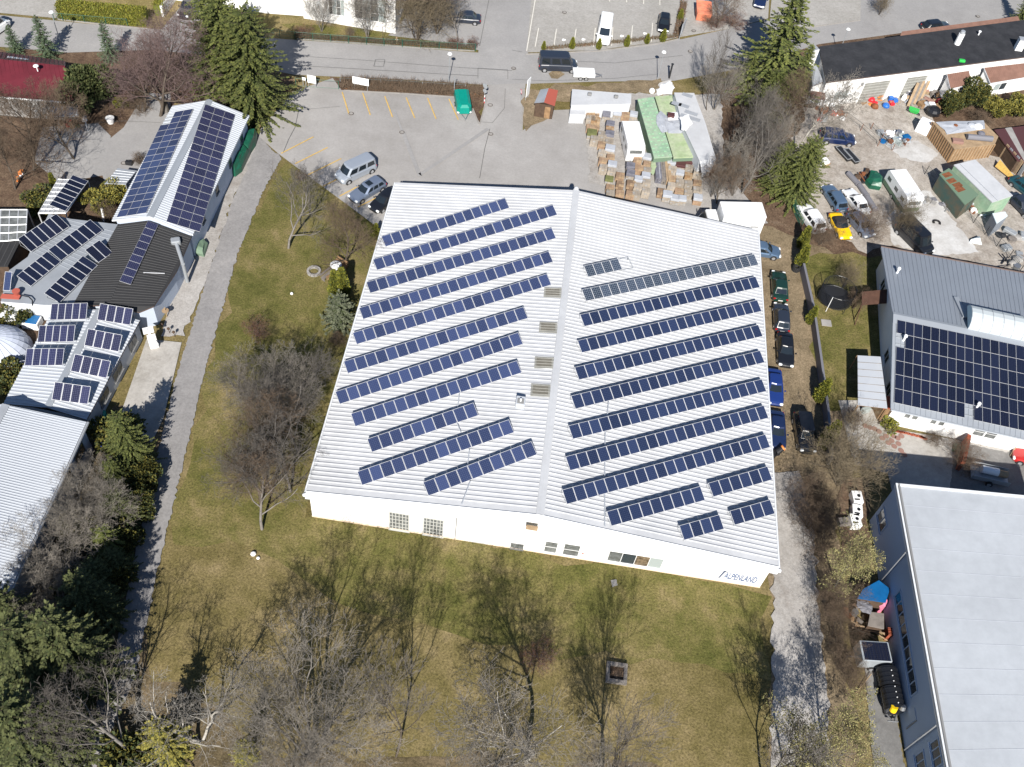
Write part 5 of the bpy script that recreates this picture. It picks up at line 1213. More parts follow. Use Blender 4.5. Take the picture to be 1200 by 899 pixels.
MB().box((0, 0, .35), (3.6, 1.2, .2)).build('chassis', 'trim', tk); b = MB(); b.path([(-1.8, .4, .4), (-2.5, 0, .5), (-1.8, -.4, .4)], .06, 5); b.tube((-2.4, -.4, .5), (-2.4, .5, .55), .06, n=5); b.build('drawbar', 'steel', tk)
for s_ in (-1, 1):
    t_, k_ = wheel_meshes(.33, .2); o = t_.build('wheel', 'tyre', tk); o.location = (.2, s_ * .8, .33); k_.build('rim', 'rim', o)
a_, c_ = P(1010, 762, 1.9), P(1043, 764, 1.9); d = a_ - c_
st_ = root('solar_trailer', 'pale trailer box with a black solar lid beside the tank trailer', 'trailer', V3((a_ + c_) / 2, 0), math.atan2(d.y, d.x))
MB().rbox((0, 0, 1.15), (2.5, 1.75, 1.5), .05).build('box', 'paint_pale', st_); o = MB().box((0, .05, 1.93), (2.2, 1.55, .05)).build('solar_lid', 'pv_black', st_)
b = MB(); 
for k in range(1, 8): b.box((-1.1 + k * .275, .05, 1.96), (.02, 1.5, .01))
b.build('lid_seams', 'trim', o)
for s_ in (-1, 1):
    t_, k_ = wheel_meshes(.3, .2); o = t_.build('wheel', 'tyre', st_); o.location = (0, s_ * .9, .3); k_.build('rim', 'rim', o)
b = MB(); b.path([(1.2, 0, .5), (2.0, 0, .5)], .06, 5); b.tube((1.9, 0, .5), (1.9, 0, 0), .05, n=5); b.build('drawbar', 'steel', st_)
# ------------------------------------------------------------------ sheds, stacks and street furniture
def shed(name, label, quad, z, roofm, wallm, cat='shed', t=.12, ribs=None, ins=.08, zs=None, group=None, ribm=None):
    """a box shed; quad = its roof corners as survey points, z roof height"""
    q = flip([P(x, y, (zs[i] if zs else z)) for i, (x, y) in enumerate(quad)]); c = sum(q, Vector()) / len(q)
    r = root(name, label, cat, V3(c, 0), 0, group)
    b = MB(); roof_plate(b, q, t, 0, 0)
    if ribs: ribbed(b, lerp(q[0], q[1], .01), lerp(q[0], q[1], .99), lerp(q[3], q[2], .99), lerp(q[3], q[2], .01), ribs, .05, .25, 1)
    b.build('roof', [roofm, ribm or roofm], r, world=True)
    b = MB(); wq = [p + (V3(c, p.z) - p).normalized() * ins for p in q]; n = len(wq)
    for i in range(n): wall_quad(b, wq[i], wq[(i + 1) % n], 0, wq[i].z - t, 0, wq[(i + 1) % n].z - t)
    b.build('wall', wallm, r, world=True)
    return r, q
# storage yard behind the hall
r, q = shed('long_shed', 'long flat white roofed shed at the street side of the storage yard', [(670.5, 104.5), (740, 110), (739.5, 121.5), (669, 123)], 2.2, 'white_roof', 'pale_wall')
for x, y in ((691, 111), (722, 114)):
    c = P(x, y, 2.55); b = MB(); b.rbox((c.x, c.y, c.z + .12), (.5, .4, .28), .04); b.build('roof_vent', 'frame_grey', r, world=True)
shed('low_lean_to', 'small white lean-to in front of the long white roofed shed', [(668.5, 127), (686.5, 127.5), (685.5, 134), (667.5, 133.5)], 1.5, 'white_roof', 'pale_wall', ins=.05)
gc, _ = shed('green_container', 'weathered green container roof, left of two, with rusty cross seams', [(747, 116), (766, 113.5), (788, 183.5), (766.5, 185)], 1.9, 'green_roof', 'green_wall', 'container', ribs=None, group='green containers')
shed('green_container', 'yellowish green container roof, right of two, beside the white shed', [(767.5, 113), (789, 111.5), (813, 184), (789.5, 185)], 1.9, 'green_roof_b', 'green_wall', 'container', group='green containers')
b = MB()
for k in range(17):
    t = (k + .5) / 17; p, q_ = lerp(P(747, 116, 1.93), P(766.5, 185, 1.93), t), lerp(P(766, 113.5, 1.93), P(788, 183.5, 1.93), t)
    for i in range(5):
        if (i * 7 + k * 3) % 5 < 3: b.tube(lerp(p, q_, i / 5 + .02), lerp(p, q_, (i + .8) / 5), .065, n=4)
o = b.build('roof_seams', 'green_rib', gc.children[0], world=True); o['kind'] = 'stuff'
r, q = shed('white_shed', 'large white patched shed roof beside the green containers', [(790, 108.5), (813.5, 109), (827, 145), (839, 186), (820, 189), (803, 153), (800, 147)], 2.9, 'white_roof', 'pale_wall', zs=[2.9, 2.9, 2.9, 2.8, 2.8, 2.9, 2.9])
b = MB(); roof_plate(b, [P(820, 189, 2.78), P(839, 186.5, 2.78), P(833.5, 201, 2.2), P(822.5, 202.5, 2.2)], .08, 0, 0); b.build('front_hip', ['white_roof', 'fascia'], r, world=True)
for x0, y0, x1, y1 in ((804, 131, 816, 134), (799, 133, 803, 138), (808, 137, 819, 142), (801, 112, 810, 111.5), (797, 123, 806, 125), (789, 114, 797, 129)):
    b = MB(); c = (P(x0, y0, 2.93) + P(x1, y1, 2.93)) / 2; b.box((c.x, c.y, 2.925), (abs(P(x0, y0).x - P(x1, y1).x) + .3, .7, .03), -.3); b.build('roof_patch', 'zinc', r, world=True)
def sheet_tarp(pts, z, m, label, name='tarpaulin', wob=.12, cat='tarpaulin', lift=.05):
    q = flip([P(x, y, z) for x, y in pts]); c = sum(q, Vector()) / len(q); b = MB(); n = len(q)
    rim = []; 
    for i in range(n):
        for k in range(3): rim.append(lerp(q[i], q[(i + 1) % n], k / 3) + Vector((rnd.uniform(-wob, wob), rnd.uniform(-wob, wob), rnd.uniform(0, wob * .6) + lift)))
    mid = [lerp(p, c, .5) + Vector((0, 0, rnd.uniform(.02, wob) + lift)) for p in rim]; m_ = len(rim)
    for i in range(m_): b.poly([rim[i], rim[(i + 1) % m_], mid[(i + 1) % m_], mid[i]])
    b.poly(mid)
    for i in range(m_): b.poly([rim[i] - Vector((0, 0, .06)), rim[(i + 1) % m_] - Vector((0, 0, .06)), rim[(i + 1) % m_], rim[i]])
    return b.thing(name, m, label, cat)
sheet_tarp([(768, 136), (774, 131), (784, 138), (782, 155), (776, 157), (770, 148)], 1.94, 'wrap', 'crumpled pale plastic sheet between the two green containers')
sheet_tarp([(781, 132), (797, 131), (799, 140), (783, 142)], 2.02, 'plastic_white', 'white sheet with a maroon box on the right green container')
sheet_tarp([(780, 142), (799, 140), (803, 152), (799, 156), (783, 156.5)], 2.0, 'wrap', 'large pale sheet covering the middle of the right green container')
sheet_tarp([(797, 138), (806, 134), (811, 145), (803, 153), (799, 152)], 2.95, 'plastic_white', 'white sheet hanging over the inner edge of the white shed')
c = P(786, 136.5, 2.15); b = MB(); b.box((c.x, c.y, c.z + .12), (.8, .6, .4)); b.box((c.x, c.y, c.z + .33), (.9, .7, .05)); b.thing('maroon_box', 'maroon_cover', 'small maroon box on the white sheet over the containers', 'box')
c0, c1 = P(826, 206, .0), P(830, 206, .0); b = MB()
for k in range(4): b.box((c0.x + k * .42 - .3, c0.y, 1.0), (.36, .1, 2.0))
b.thing('plank_door', 'rust', 'rusty orange plank door below the white shed front', 'door')
sheet_tarp([(769, 112), (773, 99), (785, 95), (789, 103), (787, 111)], .2, 'plastic_white', 'white plastic sheet spread on the ground behind the green containers', wob=.2)
c = P(764, 107, .3); b = MB(); b.ball((c.x, c.y, .35), .4, 9, 6); b.thing('white_bundle', 'plastic_white', 'small white bundle beside the white plastic sheet', 'bundle')
# pallets of brick and stone
def pallet_proto(kind, L=1.15, W=1.0, h=1.2, seed=1):
    rg = random.Random(seed); r = root('pallet_stack', 'pallet', 'pallet stack', (0, 0, -50))
    b = MB()
    for y in (-.4, 0, .4): b.box((0, y, .07), (L, .12, .1))
    for k in range(6): b.box((-.5 + k * .2, 0, .135), (.14, W, .025))
    b.build('pallet', 'wood_grey', r)
    b = MB(); z = .15; rows = max(2, int((h - .15) / .2))
    for i in range(rows):
        off = rg.uniform(-.02, .02)
        for jx in range(3):
            for jy in range(3): b.box((-L / 2 + L * (jx + .5) / 3 + off, -W / 2 + W * (jy + .5) / 3 + rg.uniform(-.01, .01), z + .095), (L / 3 - .012, W / 3 - .012, .185), 0, 1 if rg.random() < .16 else 0)
        z += .2
    mats = {'brick': ['brick_stack', 'wood_pale'], 'stone': ['stone_stack', 'concrete'], 'wood': ['wood_pale', 'wood']}[kind.split('_')[0]]
    b.build('load', mats, r)
    if '_' in kind:
        cm = {'wrap': 'wrap', 'grey': 'grey_cover', 'moss': 'moss_cover', 'maroon': 'maroon_cover'}[kind.split('_')[1]]
        b = MB(); b.rbox((0, 0, z + .02 - .12), (L + .07, W + .07, .34), .05); b.build('cover', cm, r)
    return r
PP = {k: pallet_proto(k, seed=i + 3, h=hh) for i, (k, hh) in enumerate([('brick', 1.1), ('stone', 1.2), ('wood', 1.3), ('brick_wrap', 1.2), ('stone_wrap', 1.3), ('stone_grey', 1.2), ('stone_moss', 1.2), ('stone_maroon', 1.3)])}
WORD = {'brick': 'bare brown brick', 'stone': 'bare pale stone', 'wood': 'stacked boards', 'brick_wrap': 'white wrapped brick', 'stone_wrap': 'white wrapped stone', 'stone_grey': 'grey covered stone', 'stone_moss': 'moss covered stone', 'stone_maroon': 'maroon covered stone'}
ROWS = [('outermost left column', [(205, 240, 'brick'), (205, 300, 'stone'), (205, 355, 'brick'), (215, 405, 'stone_moss'), (232, 452, 'stone')]),
 ('second column from the left', [(240, 262, 'brick'), (242, 310, 'wood'), (244, 355, 'brick'), (290, 420, 'stone'), (287, 480, 'brick'), (292, 540, 'stone'), (296, 600, 'brick'), (300, 660, 'stone')]),
 ('third column touching the caravan', [(292, 185, 'brick_wrap'), (305, 225, 'stone_grey'), (322, 268, 'stone_grey'), (350, 345, 'stone_grey'), (347, 378, 'wood'), (345, 418, 'stone_grey'), (345, 462, 'stone'), (350, 520, 'stone_wrap'), (355, 575, 'brick'), (366, 638, 'stone_wrap'), (360, 690, 'stone'), (345, 740, 'stone_moss'), (352, 795, 'brick'), (350, 850, 'stone')]),
 ('row behind the caravan', [(405, 250, 'stone_wrap'), (465, 262, 'brick'), (525, 268, 'stone_wrap')]),
 ('column before the caravan', [(425, 712, 'brick'), (425, 775, 'brick'), (425, 835, 'brick')]),
 ('middle column below the caravan', [(500, 655, 'stone_grey'), (500, 710, 'stone_grey'), (505, 775, 'brick'), (500, 845, 'brick'), (545, 850, 'stone')]),
 ('column right of the caravan', [(555, 595, 'brick'), (565, 660, 'brick'), (560, 748, 'stone_wrap'), (556, 805, 'stone')]),
 ('column along the left green container', [(625, 582, 'stone_wrap'), (625, 628, 'brick'), (625, 680, 'stone'), (615, 722, 'stone_wrap'), (617, 775, 'stone'), (615, 835, 'stone')]),
 ('first column before the green containers', [(735, 832, 'brick'), (775, 860, 'stone_wrap')]),
 ('second column before the green containers', [(805, 622, 'stone_wrap'), (810, 672, 'stone'), (812, 728, 'brick'), (806, 785, 'stone'), (832, 880, 'stone_wrap')]),
 ('third column before the green containers', [(870, 638, 'stone_maroon'), (870, 692, 'stone_wrap'), (870, 762, 'stone'), (865, 822, 'brick'), (885, 885, 'stone_wrap')]),
 ('fourth column before the green containers', [(935, 618, 'stone_maroon'), (935, 662, 'stone'), (930, 722, 'wood'), (930, 780, 'stone'), (930, 840, 'stone')]),
 ('last column below the white shed', [(1000, 632, 'stone_grey'), (1000, 692, 'stone'), (1000, 760, 'brick'), (995, 832, 'stone'), (1000, 885, 'brick_wrap')])]
first = {}
for col_, items in ROWS:
    for i, (x, y, k) in enumerate(items):
        wpt = P(660 + x / 6.316, 90 + y / 6.316, 1.2); lb = 'pallet of %s, %s from back, %s' % (WORD[k], ORD[i], col_)
        rz = rnd.uniform(-.06, .06) - .02; sc = rnd.uniform(.8, .93)
        if k not in first: r = PP[k]; first[k] = 1; r.location = (wpt.x, wpt.y, 0); r.rotation_euler = (0, 0, rz); r['label'] = lb
        else: r = dup(PP[k], (wpt.x, wpt.y, 0), rz, (sc, sc, rnd.choice([.85, 1.0, 1.0, 1.1])), lb)
        r['group'] = 'pallets in the storage yard'
for (x, y, w_, m, lb) in [(700, 690, .5, 'grey_cover', 'bundle of long dark slabs leaning in front of the left green container'), (745, 700, .45, 'wood_grey', 'bundle of long grey boards in front of the green containers'), (777, 705, .4, 'wood_pale', 'bundle of long brown boards beside the grey boards'), (725, 690, .3, 'plastic_white', 'bundle of long white slats between the dark slabs and grey boards')]:
    c = P(660 + x / 6.316, 90 + y / 6.316, .8); b = MB()
    for i in range(3):
        for j in range(4): b.box((c.x - .25 + i * w_ * .55, c.y, .3 + j * .22), (w_ * .5, 3.4, .18), .1 + rnd.uniform(-.02, .02), rx=.06)
    b.thing('board_bundle', m, lb, 'boards', 'long bundles in the storage yard')
c = P(660 + 672 / 6.316, 90 + 670 / 6.316, .8); sheet_tarp([(764, 190), (768, 187), (770, 195), (765, 206), (762, 202)], 1.0, 'green_roof_b', 'yellow green tarpaulin strip below the left green container', wob=.08)
# hut with a red and a grey roof slope
r = root('garden_hut', 'small dark wooden hut with one red and one grey roof slope', 'hut', P(640, 128))
k0, k1 = P(637.5, 120, 2.9), P(643, 103.5, 2.9); l0, l1 = P(626, 121, 2.2), P(633.5, 105, 2.2); r0, r1 = P(650, 124.5, 2.2), P(654, 106, 2.2)
b = MB(); roof_plate(b, [l0, k0, k1, l1], .08, 0, 2); roof_plate(b, [k0, r0, r1, k1], .08, 1, 2); b.build('roof', ['zinc', 'terracotta', 'wood_dark'], r, world=True)
b = MB(); cc = (l0 + l1 + r0 + r1) / 4; wq = [p + (V3(cc, p.z) - p).normalized() * .2 for p in (l0, r0, r1, l1)]
for i in range(4): wall_quad(b, wq[i], wq[(i + 1) % 4], 0, 2.12)
for p, q, k in ((wq[0], wq[1], k0), (wq[3], wq[2], k1)): b.poly([V3(p, 2.12), V3(q, 2.12), k - Vector((0, 0, .1)) + (V3(cc, k.z) - k).normalized() * .12])
b.build('wall', 'wood_dark', r, world=True)
WH = WallFace(wq[0], wq[1]); b = MB(); WH.plate(b, WH.L * .55, WH.L * .85, .05, 1.8, .004, .04); b.build('door', 'wood', r, world=True)
def post_sign(x, y, w_, h_, z, m, label, rz=0.0, posts=2, name='sign_board', border=None):
    c = P(x, y, 0); r = root(name, label, 'sign', c, rz); b = MB(); b.box((0, 0, z), (w_, .06, h_)); b.build('board', m, r)
    b = MB()
    for s_ in ((-1, 1) if posts == 2 else (0,)): b.tube((s_ * w_ * .4, .06, 0), (s_ * w_ * .4, .06, z + h_ * .4), .04, n=6)
    b.build('post', 'galvanised', r); return r
post_sign(617.5, 117, .9, 2.6, 1.9, 'plastic_white', 'tall white notice board at the car park entrance beside the hut', 1.2)
post_sign(423, 105.5, 2.1, 1.0, 1.3, 'plastic_white', 'white board standing in the brown hedge by the bays', -.06)
r = post_sign(366, 102.5, 1.1, 1.1, 1.2, 'plastic_white', 'white square board on the green gate', -.05); 
post_sign(357, 102, .45, .4, 1.2, 'plastic_white', 'small white plate on the green gate left of the square board', -.05)
def traffic_pole(x, y, h, label, signs):
    c = P(x, y, 0); r = root('traffic_sign', label, 'traffic sign', c); b = MB(); b.tube((0, 0, 0), (0, 0, h), .035, n=6); b.build('pole', 'galvanised', r)
    for z, rad, m1, m2, rz in signs:
        d = Vector((math.sin(rz), -math.cos(rz), 0)); p = Vector((0, 0, z)); b = MB(); b.tube(p + d * .04, p + d * .065, rad, n=16, m=0); b.tube(p + d * .066, p + d * .075, rad * .75, n=16, m=1); b.build('disc', [m1, m2], r)
traffic_pole(567, 120, 2.8, 'round grey traffic sign on a pole at the car park entrance', [(2.4, .36, 'zinc', 'plastic_white', 2.6), (1.7, .3, 'zinc', 'zinc', 2.6)])
traffic_pole(609.5, 122, 2.2, 'round red and white traffic sign beside the hut island', [(1.9, .34, 'plastic_red', 'plastic_white', -1.2)])
for a in range(5):
    pass
b = MB(); p = P(567.5, 121)
for k in range(4): b.tube((p.x, p.y + .0, .0 + k * .3), (p.x, p.y, .28 + k * .3), .05, n=8, m=k % 2)
b.thing('striped_post', ['plastic_red', 'plastic_white'], 'red and white striped post below the grey traffic sign', 'post')
# street lamps
lp = root('street_lamp', 'lamp', 'street lamp', (0, 0, 0), 0, 'street lamps'); b = MB(); b.tube((0, 0, 0), (0, 0, 4.1), .055, .04, 8); b.tube((0, 0, 0), (0, 0, .7), .08, .08, 8); b.build('pole', 'galvanised', lp)
b = MB(); b.tube((0, 0, 4.1), (0, 0, 4.25), .1, .3, 14); b.tube((0, 0, 4.25), (0, 0, 4.36), .3, .24, 14); b.build('lamp_head', 'plastic_white', lp)
for i, (x, y, lb) in enumerate([(525.7, 97, 'street lamp with a white disc head beside the brown hedge'), (770.3, 93.8, 'street lamp with a white disc head behind the green containers'), (981.5, 66, 'street lamp with a white disc head rising behind the black roof'), (71, 50, 'street lamp with a white disc head between the blue spruces')]):
    if i == 0: lp.location = P(x, y); lp['label'] = lb
    else: dup(lp, P(x, y), 0, 1, lb)
for x, y, h, lb in [(532, 111, 2.6, 'thin grey pole in the brown hedge next to the teal trailer'), (784, 92, 2.2, 'short dark post at the pavement beside the white sheet')]:
    p = P(x, y); b = MB(); b.tube(p, up(p, h), .05 if h > 2.3 else .12, n=6); b.tube(up(p, h), up(p, h + .06), .07 if h > 2.3 else .2, n=6); b.thing('thin_pole', 'black_metal' if h < 2.4 else 'galvanised', lb, 'pole')
# gates, fences and walls
def fence(pts, h, label, post_m='fence_green', rail_m='fence_green', step=2.4, mesh=True, name='fence', rails=(.95,), dense=0.22):
    q = [P(x, y) for x, y in pts]; r = root(name, label, 'fence', q[0]); pb = 0
    for a, c in zip(q, q[1:]):
        L = (c - a).length; n = max(1, round(L / step))
        for i in range(n + (1 if c is q[-1] else 0)):
            p = lerp(a, c, i / n); b = MB(); b.tube(p, up(p, h), .04, n=5); b.build('post', post_m, r, world=True)
    b = MB()
    for a, c in zip(q, q[1:]):
        for k in rails: b.tube(up(a, h * k), up(c, h * k), .025, n=4)
        if mesh:
            L = (c - a).length
            for i in range(int(L / dense)): p = lerp(a, c, (i + .5) * dense / L); b.tube(up(p, .05), up(p, h * .95), .008, n=3)
            for k in (.2, .5, .75): b.tube(up(a, h * k), up(c, h * k), .008, n=3)
    b.build('rails', rail_m, r, world=True); return r
fence([(346, 46.5), (450, 54.5), (557, 60.5)], 1.2, 'green wire fence along the far side of the street')
fence([(310, 42), (346, 46.5)], 1.2, 'green gate section at the white workshop yard', rails=(.95, .5, .1))
fence([(397, 105), (347, 101.5)], 1.3, 'green tube gate at the car park corner', rails=(.95, .1), mesh=False, name='gate', step=4)
fence([(399, 99), (470, 102), (545, 107)], 1.0, 'thin wire fence inside the brown hedge', post_m='galvanised', rail_m='mesh_grey')
fence([(1083, 205), (1110, 232), (1140, 262), (1195, 318)], 1.5, 'rusty dark mesh fence along the concrete slab', 'black_metal', 'mesh_grey', rails=(.95, .5))
fence([(928, 245), (938, 268)], 1.5, 'dark green plank fence panel beside the white off-road car', rails=(.95, .5, .1), dense=.09)
fence([(1020, 152), (1045, 177), (1060, 172)], 1.1, 'low wire fence around the scrap rack', 'rust', 'mesh_grey')
fence([(990, 140), (1008, 154), (1028, 172)], 1.2, 'slack wire fence across the dirt yard', 'rust', 'mesh_grey', mesh=False, rails=(.95, .5))
fence([(64, 24), (74, 24.5), (150, 31)], 1.1, 'green wire fence in front of the clipped hedge')
b = MB()
pts = [(938, 318), (950, 372), (958, 430), (966, 490), (970, 545)]
for p, q in zip(pts, pts[1:]): strip(b, *p, *q, .25, 0, 0, 1.3)
b.thing('garden_wall', 'tarp_grey', 'long dark garden wall between the parked cars and the gardens', 'wall')
b = MB(); strip(b, 191, 20, 214, -12, .3, 0, 0, 1.6); b.thing('driveway_wall', 'white_wall', 'white wall beside the driveway at the top', 'wall')
b = MB(); strip(b, 1128, 520, 1121, 552, .35, 0, 0, 1.6); b.thing('yard_wall', 'brick_red', 'short reddish wall stub in the courtyard of the white house', 'wall')
# skip, boards
c = P(822.5, 20, 0); r = root('skip', 'salmon orange waste skip beside the rusty hedge mound', 'skip', c, .03); b = MB(); w0, w1 = 1.0, 1.15
b.prism([(-.95, -1.2, .1), (.95, -1.2, .1), (.95, 1.2, .1), (-.95, 1.2, .1)], [(-1.05, -1.7, 1.5), (1.05, -1.7, 1.5), (1.05, 1.7, 1.5), (-1.05, 1.7, 1.5)]); b.build('body', 'skip_orange', r)
b = MB(); 
for s_ in (-1, 1): b.box((s_ * 1.06, 0, 1.5), (.1, 3.5, .1)); b.box((0, s_ * 1.7, 1.5), (2.2, .1, .1))
for y in (-.6, .6): b.box((0, y, 1.54), (2.1, .06, .06))
b.build('rim', 'skip_orange', r)
c = P(798, 44, 0); r = root('notice_frame', 'grey framed notice board turned edge on at the upper lot corner', 'sign', c, 1.3); b = MB(); b.box((0, 0, 1.7), (1.9, .1, 1.6)); b.build('board', 'zinc', r)
for s_ in (-1, 1): b = MB(); b.tube((s_ * .8, .08, 0), (s_ * .8, .08, 2.5), .05, n=6); b.build('post', 'galvanised', r)
# tarpaulin covered heaps by the long workshop
def heap(pts, h, m, label, name='covered_heap'):
    q = flip([P(x, y, 0) for x, y in pts]); c = sum(q, Vector()) / len(q); b = MB(); n = len(q); rings = [q]
    for k, (s_, hh) in enumerate(((.97, .55), (.8, .9), (.45, 1.0))): rings.append([lerp(c, p, s_) + Vector((rnd.uniform(-.1, .1), rnd.uniform(-.1, .1), h * hh * rnd.uniform(.88, 1.1))) for p in q])
    for a, d in zip(rings, rings[1:]):
        for i in range(n): b.poly([a[i], a[(i + 1) % n], d[(i + 1) % n], d[i]])
    b.poly(rings[-1]); return b.thing(name, m, label, 'covered heap', smooth=False)
heap([(270, 207), (276, 208), (284, 202), (293, 183), (288, 180), (280, 186), (274, 196)], 1.7, 'tarp_green', 'large heap under a dark green tarpaulin along the long workshop wall')
heap([(284, 182), (292, 184), (300, 172), (302, 163), (296, 162), (288, 170)], 1.8, 'tarp_green', 'smaller heap under a dark green tarpaulin nearer the spruces')
heap([(231, 300), (240, 302), (244, 288), (240, 284), (234, 290)], .9, 'green_wall', 'low heap under a pale green net by the workshop wall')
b = MB(); p = P(227, 297); b.tube(p, up(p, .9), .35, n=10); b.thing('dark_barrel', 'plastic_black', 'dark barrel between the air duct and the pale green heap', 'barrel')
b = MB(); p = P(196, 372); b.tube(up(p, .1), up(p, 1.5), .05, n=6); b.tube(up(p, 1.0) + Vector((0, 0, 0)), up(p, 1.05), .35, .35, 10); b.thing('garden_lamp', 'wood_pale', 'small round topped stand beside the porch of the pale workshop', 'stand')
for i, (x, y) in enumerate([(191, 386), (199, 391), (205, 395)]):
    p = P(x, y); b = MB(); b.tube(p, up(p, .7), .03, n=5); b.ball(up(p, .75), .16, 7, 5); b.thing('low_post', 'wood_dark', 'dark low post in the planting strip, %s from the left' % ORD[i], 'post', 'posts in the planting strip')
heap([(112, 523), (121, 524), (122, 514), (114, 513)], .9, 'poly_blue', 'bright blue crate heap beside the ribbed hall wall', 'blue_heap')
heap([(122, 496), (126, 497), (128, 490), (124, 489)], 1.2, 'tarp_teal', 'small teal bin at the end of the brick paving', 'teal_bin')
# striped dome, terrace clutter on the left
c = P(1, 414, 0); r = root('striped_dome', 'white and blue inflated dome tent with radial seams at the left edge', 'dome tent', c)
b = MB(); RD, HD = 3.0, 2.5; N_ = 24
for j in range(8):
    t0, t1 = math.pi / 2 * j / 8, math.pi / 2 * (j + 1) / 8
    for i in range(N_):
        a0, a1 = 6.2832 * i / N_, 6.2832 * (i + 1) / N_; f = lambda a, t: (RD * math.cos(t) * math.cos(a), RD * math.cos(t) * math.sin(a), HD * math.sin(t))
        b.poly([f(a0, t0), f(a1, t0), f(a1, t1), f(a0, t1)], 0)
b.build('canopy', ['dome_fabric'], r, smooth=True)
b = MB()
for i in range(0, N_):
    a = 6.2832 * i / N_; b.path([(RD * 1.004 * math.cos(math.pi / 2 * j / 8) * math.cos(a), RD * 1.004 * math.cos(math.pi / 2 * j / 8) * math.sin(a), HD * 1.006 * math.sin(math.pi / 2 * j / 8)) for j in range(9)], .022, 4)
b.build('seams', 'blue_grey_roof', r)
b = MB()
for i in range(N_ + 1):
    if i % 3 == 0: pass
b.tube((0, 0, HD - .02), (0, 0, HD + .1), .35, .2, 12); b.build('top_cap', 'door_pale', r)
c = P(37, 377, .5); b = MB(); b.rbox((c.x, c.y, .45), (1.7, 1.3, .8), .1); b.rbox((c.x, c.y, .87), (1.5, 1.1, .06), .02, 0, 1); b.thing('blue_basin', ['plastic_white', 'blue_pool'], 'white rimmed bright blue basin beside the striped dome', 'basin')
c = P(14, 368, 1.0); b = MB(); b.rbox((c.x, c.y, .8), (1.5, 1.9, 1.6), .15); b.thing('white_tank', 'plastic_white', 'tall white container on the terrace behind the dome', 'container')
c = P(11, 353, .8); b = MB(); b.tube((c.x, c.y, 0), (c.x, c.y, .72), .08, n=8); b.tube((c.x, c.y, .72), (c.x, c.y, .78), .75, n=18); b.thing('round_table', 'plastic_white', 'round white garden table at the annex terrace', 'table')
c = P(19.5, 343, 3.2); b = MB(); b.tube((c.x, c.y, 3.0), (c.x, c.y, 3.45), .25, .38, 12); b.thing('terracotta_pot', 'terracotta', 'terracotta pot on the corner of the annex roof', 'pot')
c0, c1 = P(0, 349, 2.98), P(22, 350.5, 2.98); b = MB(); b.slab(flip([c0, c1, c1 + Vector((0, .5, .05)), c0 + Vector((0, .5, .05))]), .1); b.thing('tiled_ledge', 'terracotta', 'strip of terracotta tiles along the annex terrace wall', 'ledge')
solar_row(P(4, 341.5, 3.1), P(12.5, 342, 3.1), 'single upright blue solar module next to the terracotta pot', 'solar modules on the left buildings', 1, 'pv_blue', 1.9, 1, 30)
b = MB(); pts = [P(24, 346, 3.15), P(34, 348, 3.15), P(38, 352, 3.1), P(38, 358, 2.6)]; b.path(pts, .06, 6); b.thing('black_hose', 'plastic_black', 'black hose curving over the corner of the annex roof', 'hose')
# pergola with solar modules
q = [P(45, 250, 2.6), P(77, 250, 2.6), P(103, 212, 2.6), P(68, 210, 2.6)]
r = root('pergola', 'slatted pergola roof with a slanted row of black solar modules behind the annex', 'pergola', V3(sum(q, Vector()) / 4, 0))
b = MB()
for i in range(9): b.tube(lerp(q[0], q[3], i / 8), lerp(q[1], q[2], i / 8), .05, n=4)
for i in range(7): b.tube(lerp(q[0], q[1], i / 6), lerp(q[3], q[2], i / 6), .06, n=4)
b.build('lattice', 'aluminium', r, world=True)
b = MB(); roof_plate(b, [p + Vector((0, 0, -.06)) for p in q], .02); b.build('roof_sheet', ['zinc', 'zinc'], r, world=True)
for p in q: b = MB(); b.tube(V3(p, 0), up(p, -.05), .07, n=6); b.build('post', 'aluminium', r, world=True)
solar_row(P(77, 249, 2.75), P(104, 213.5, 2.75), 'slanted row of seven black modules on the slatted pergola', 'solar modules on the left buildings', 7, 'pv_deep', 1.75, 1, 14)
q = [P(123, 215, 2.2), P(147, 216, 2.2), P(160, 200, 2.2), P(138, 197, 2.2)]
r = root('slatted_roof', 'small pale slatted canopy beside the long workshop eave', 'canopy', V3(sum(q, Vector()) / 4, 0)); b = MB(); roof_plate(b, q, .05)
for i in range(1, 6): b.tube(up(lerp(q[0], q[3], i / 6), .02), up(lerp(q[1], q[2], i / 6), .02), .03, n=4, m=2)
b.build('canopy', ['grey_roof', 'fascia', 'fascia'], r, world=True)
for p in q: b = MB(); b.tube(V3(p, 0), up(p, -.03), .05, n=6); b.build('post', 'galvanised', r, world=True)
# greenhouse like frames at the far left
q = [P(-30, 256, 2.9), P(32, 246, 2.9), P(56, 252, 2.9), P(35, 285, 2.9), P(-30, 285, 2.9)]
r = root('glass_canopy', 'glazed canopy of pale frames and clear panes at the left edge behind the annex', 'canopy', V3(sum(q, Vector()) / 5, 0)); b = MB(); q4 = [P(-30, 285, 2.5), P(30, 281, 2.5), P(32, 246, 3.0), P(-30, 246, 3.0)]
roof_plate(b, q4, .04); b.build('panes', ['pane_grey', 'aluminium'], r, world=True); b = MB()
for i in range(7): b.tube(up(lerp(q4[0], q4[1], i / 6), .03), up(lerp(q4[3], q4[2], i / 6), .03), .05, n=4)
for i in range(5): b.tube(up(lerp(q4[0], q4[3], i / 4), .03), up(lerp(q4[1], q4[2], i / 4), .03), .05, n=4)
b.build('frame', 'aluminium', r, world=True); 
for p in q4: b = MB(); b.tube(V3(p, 0), p, .07, n=5); b.build('post', 'aluminium', r, world=True)
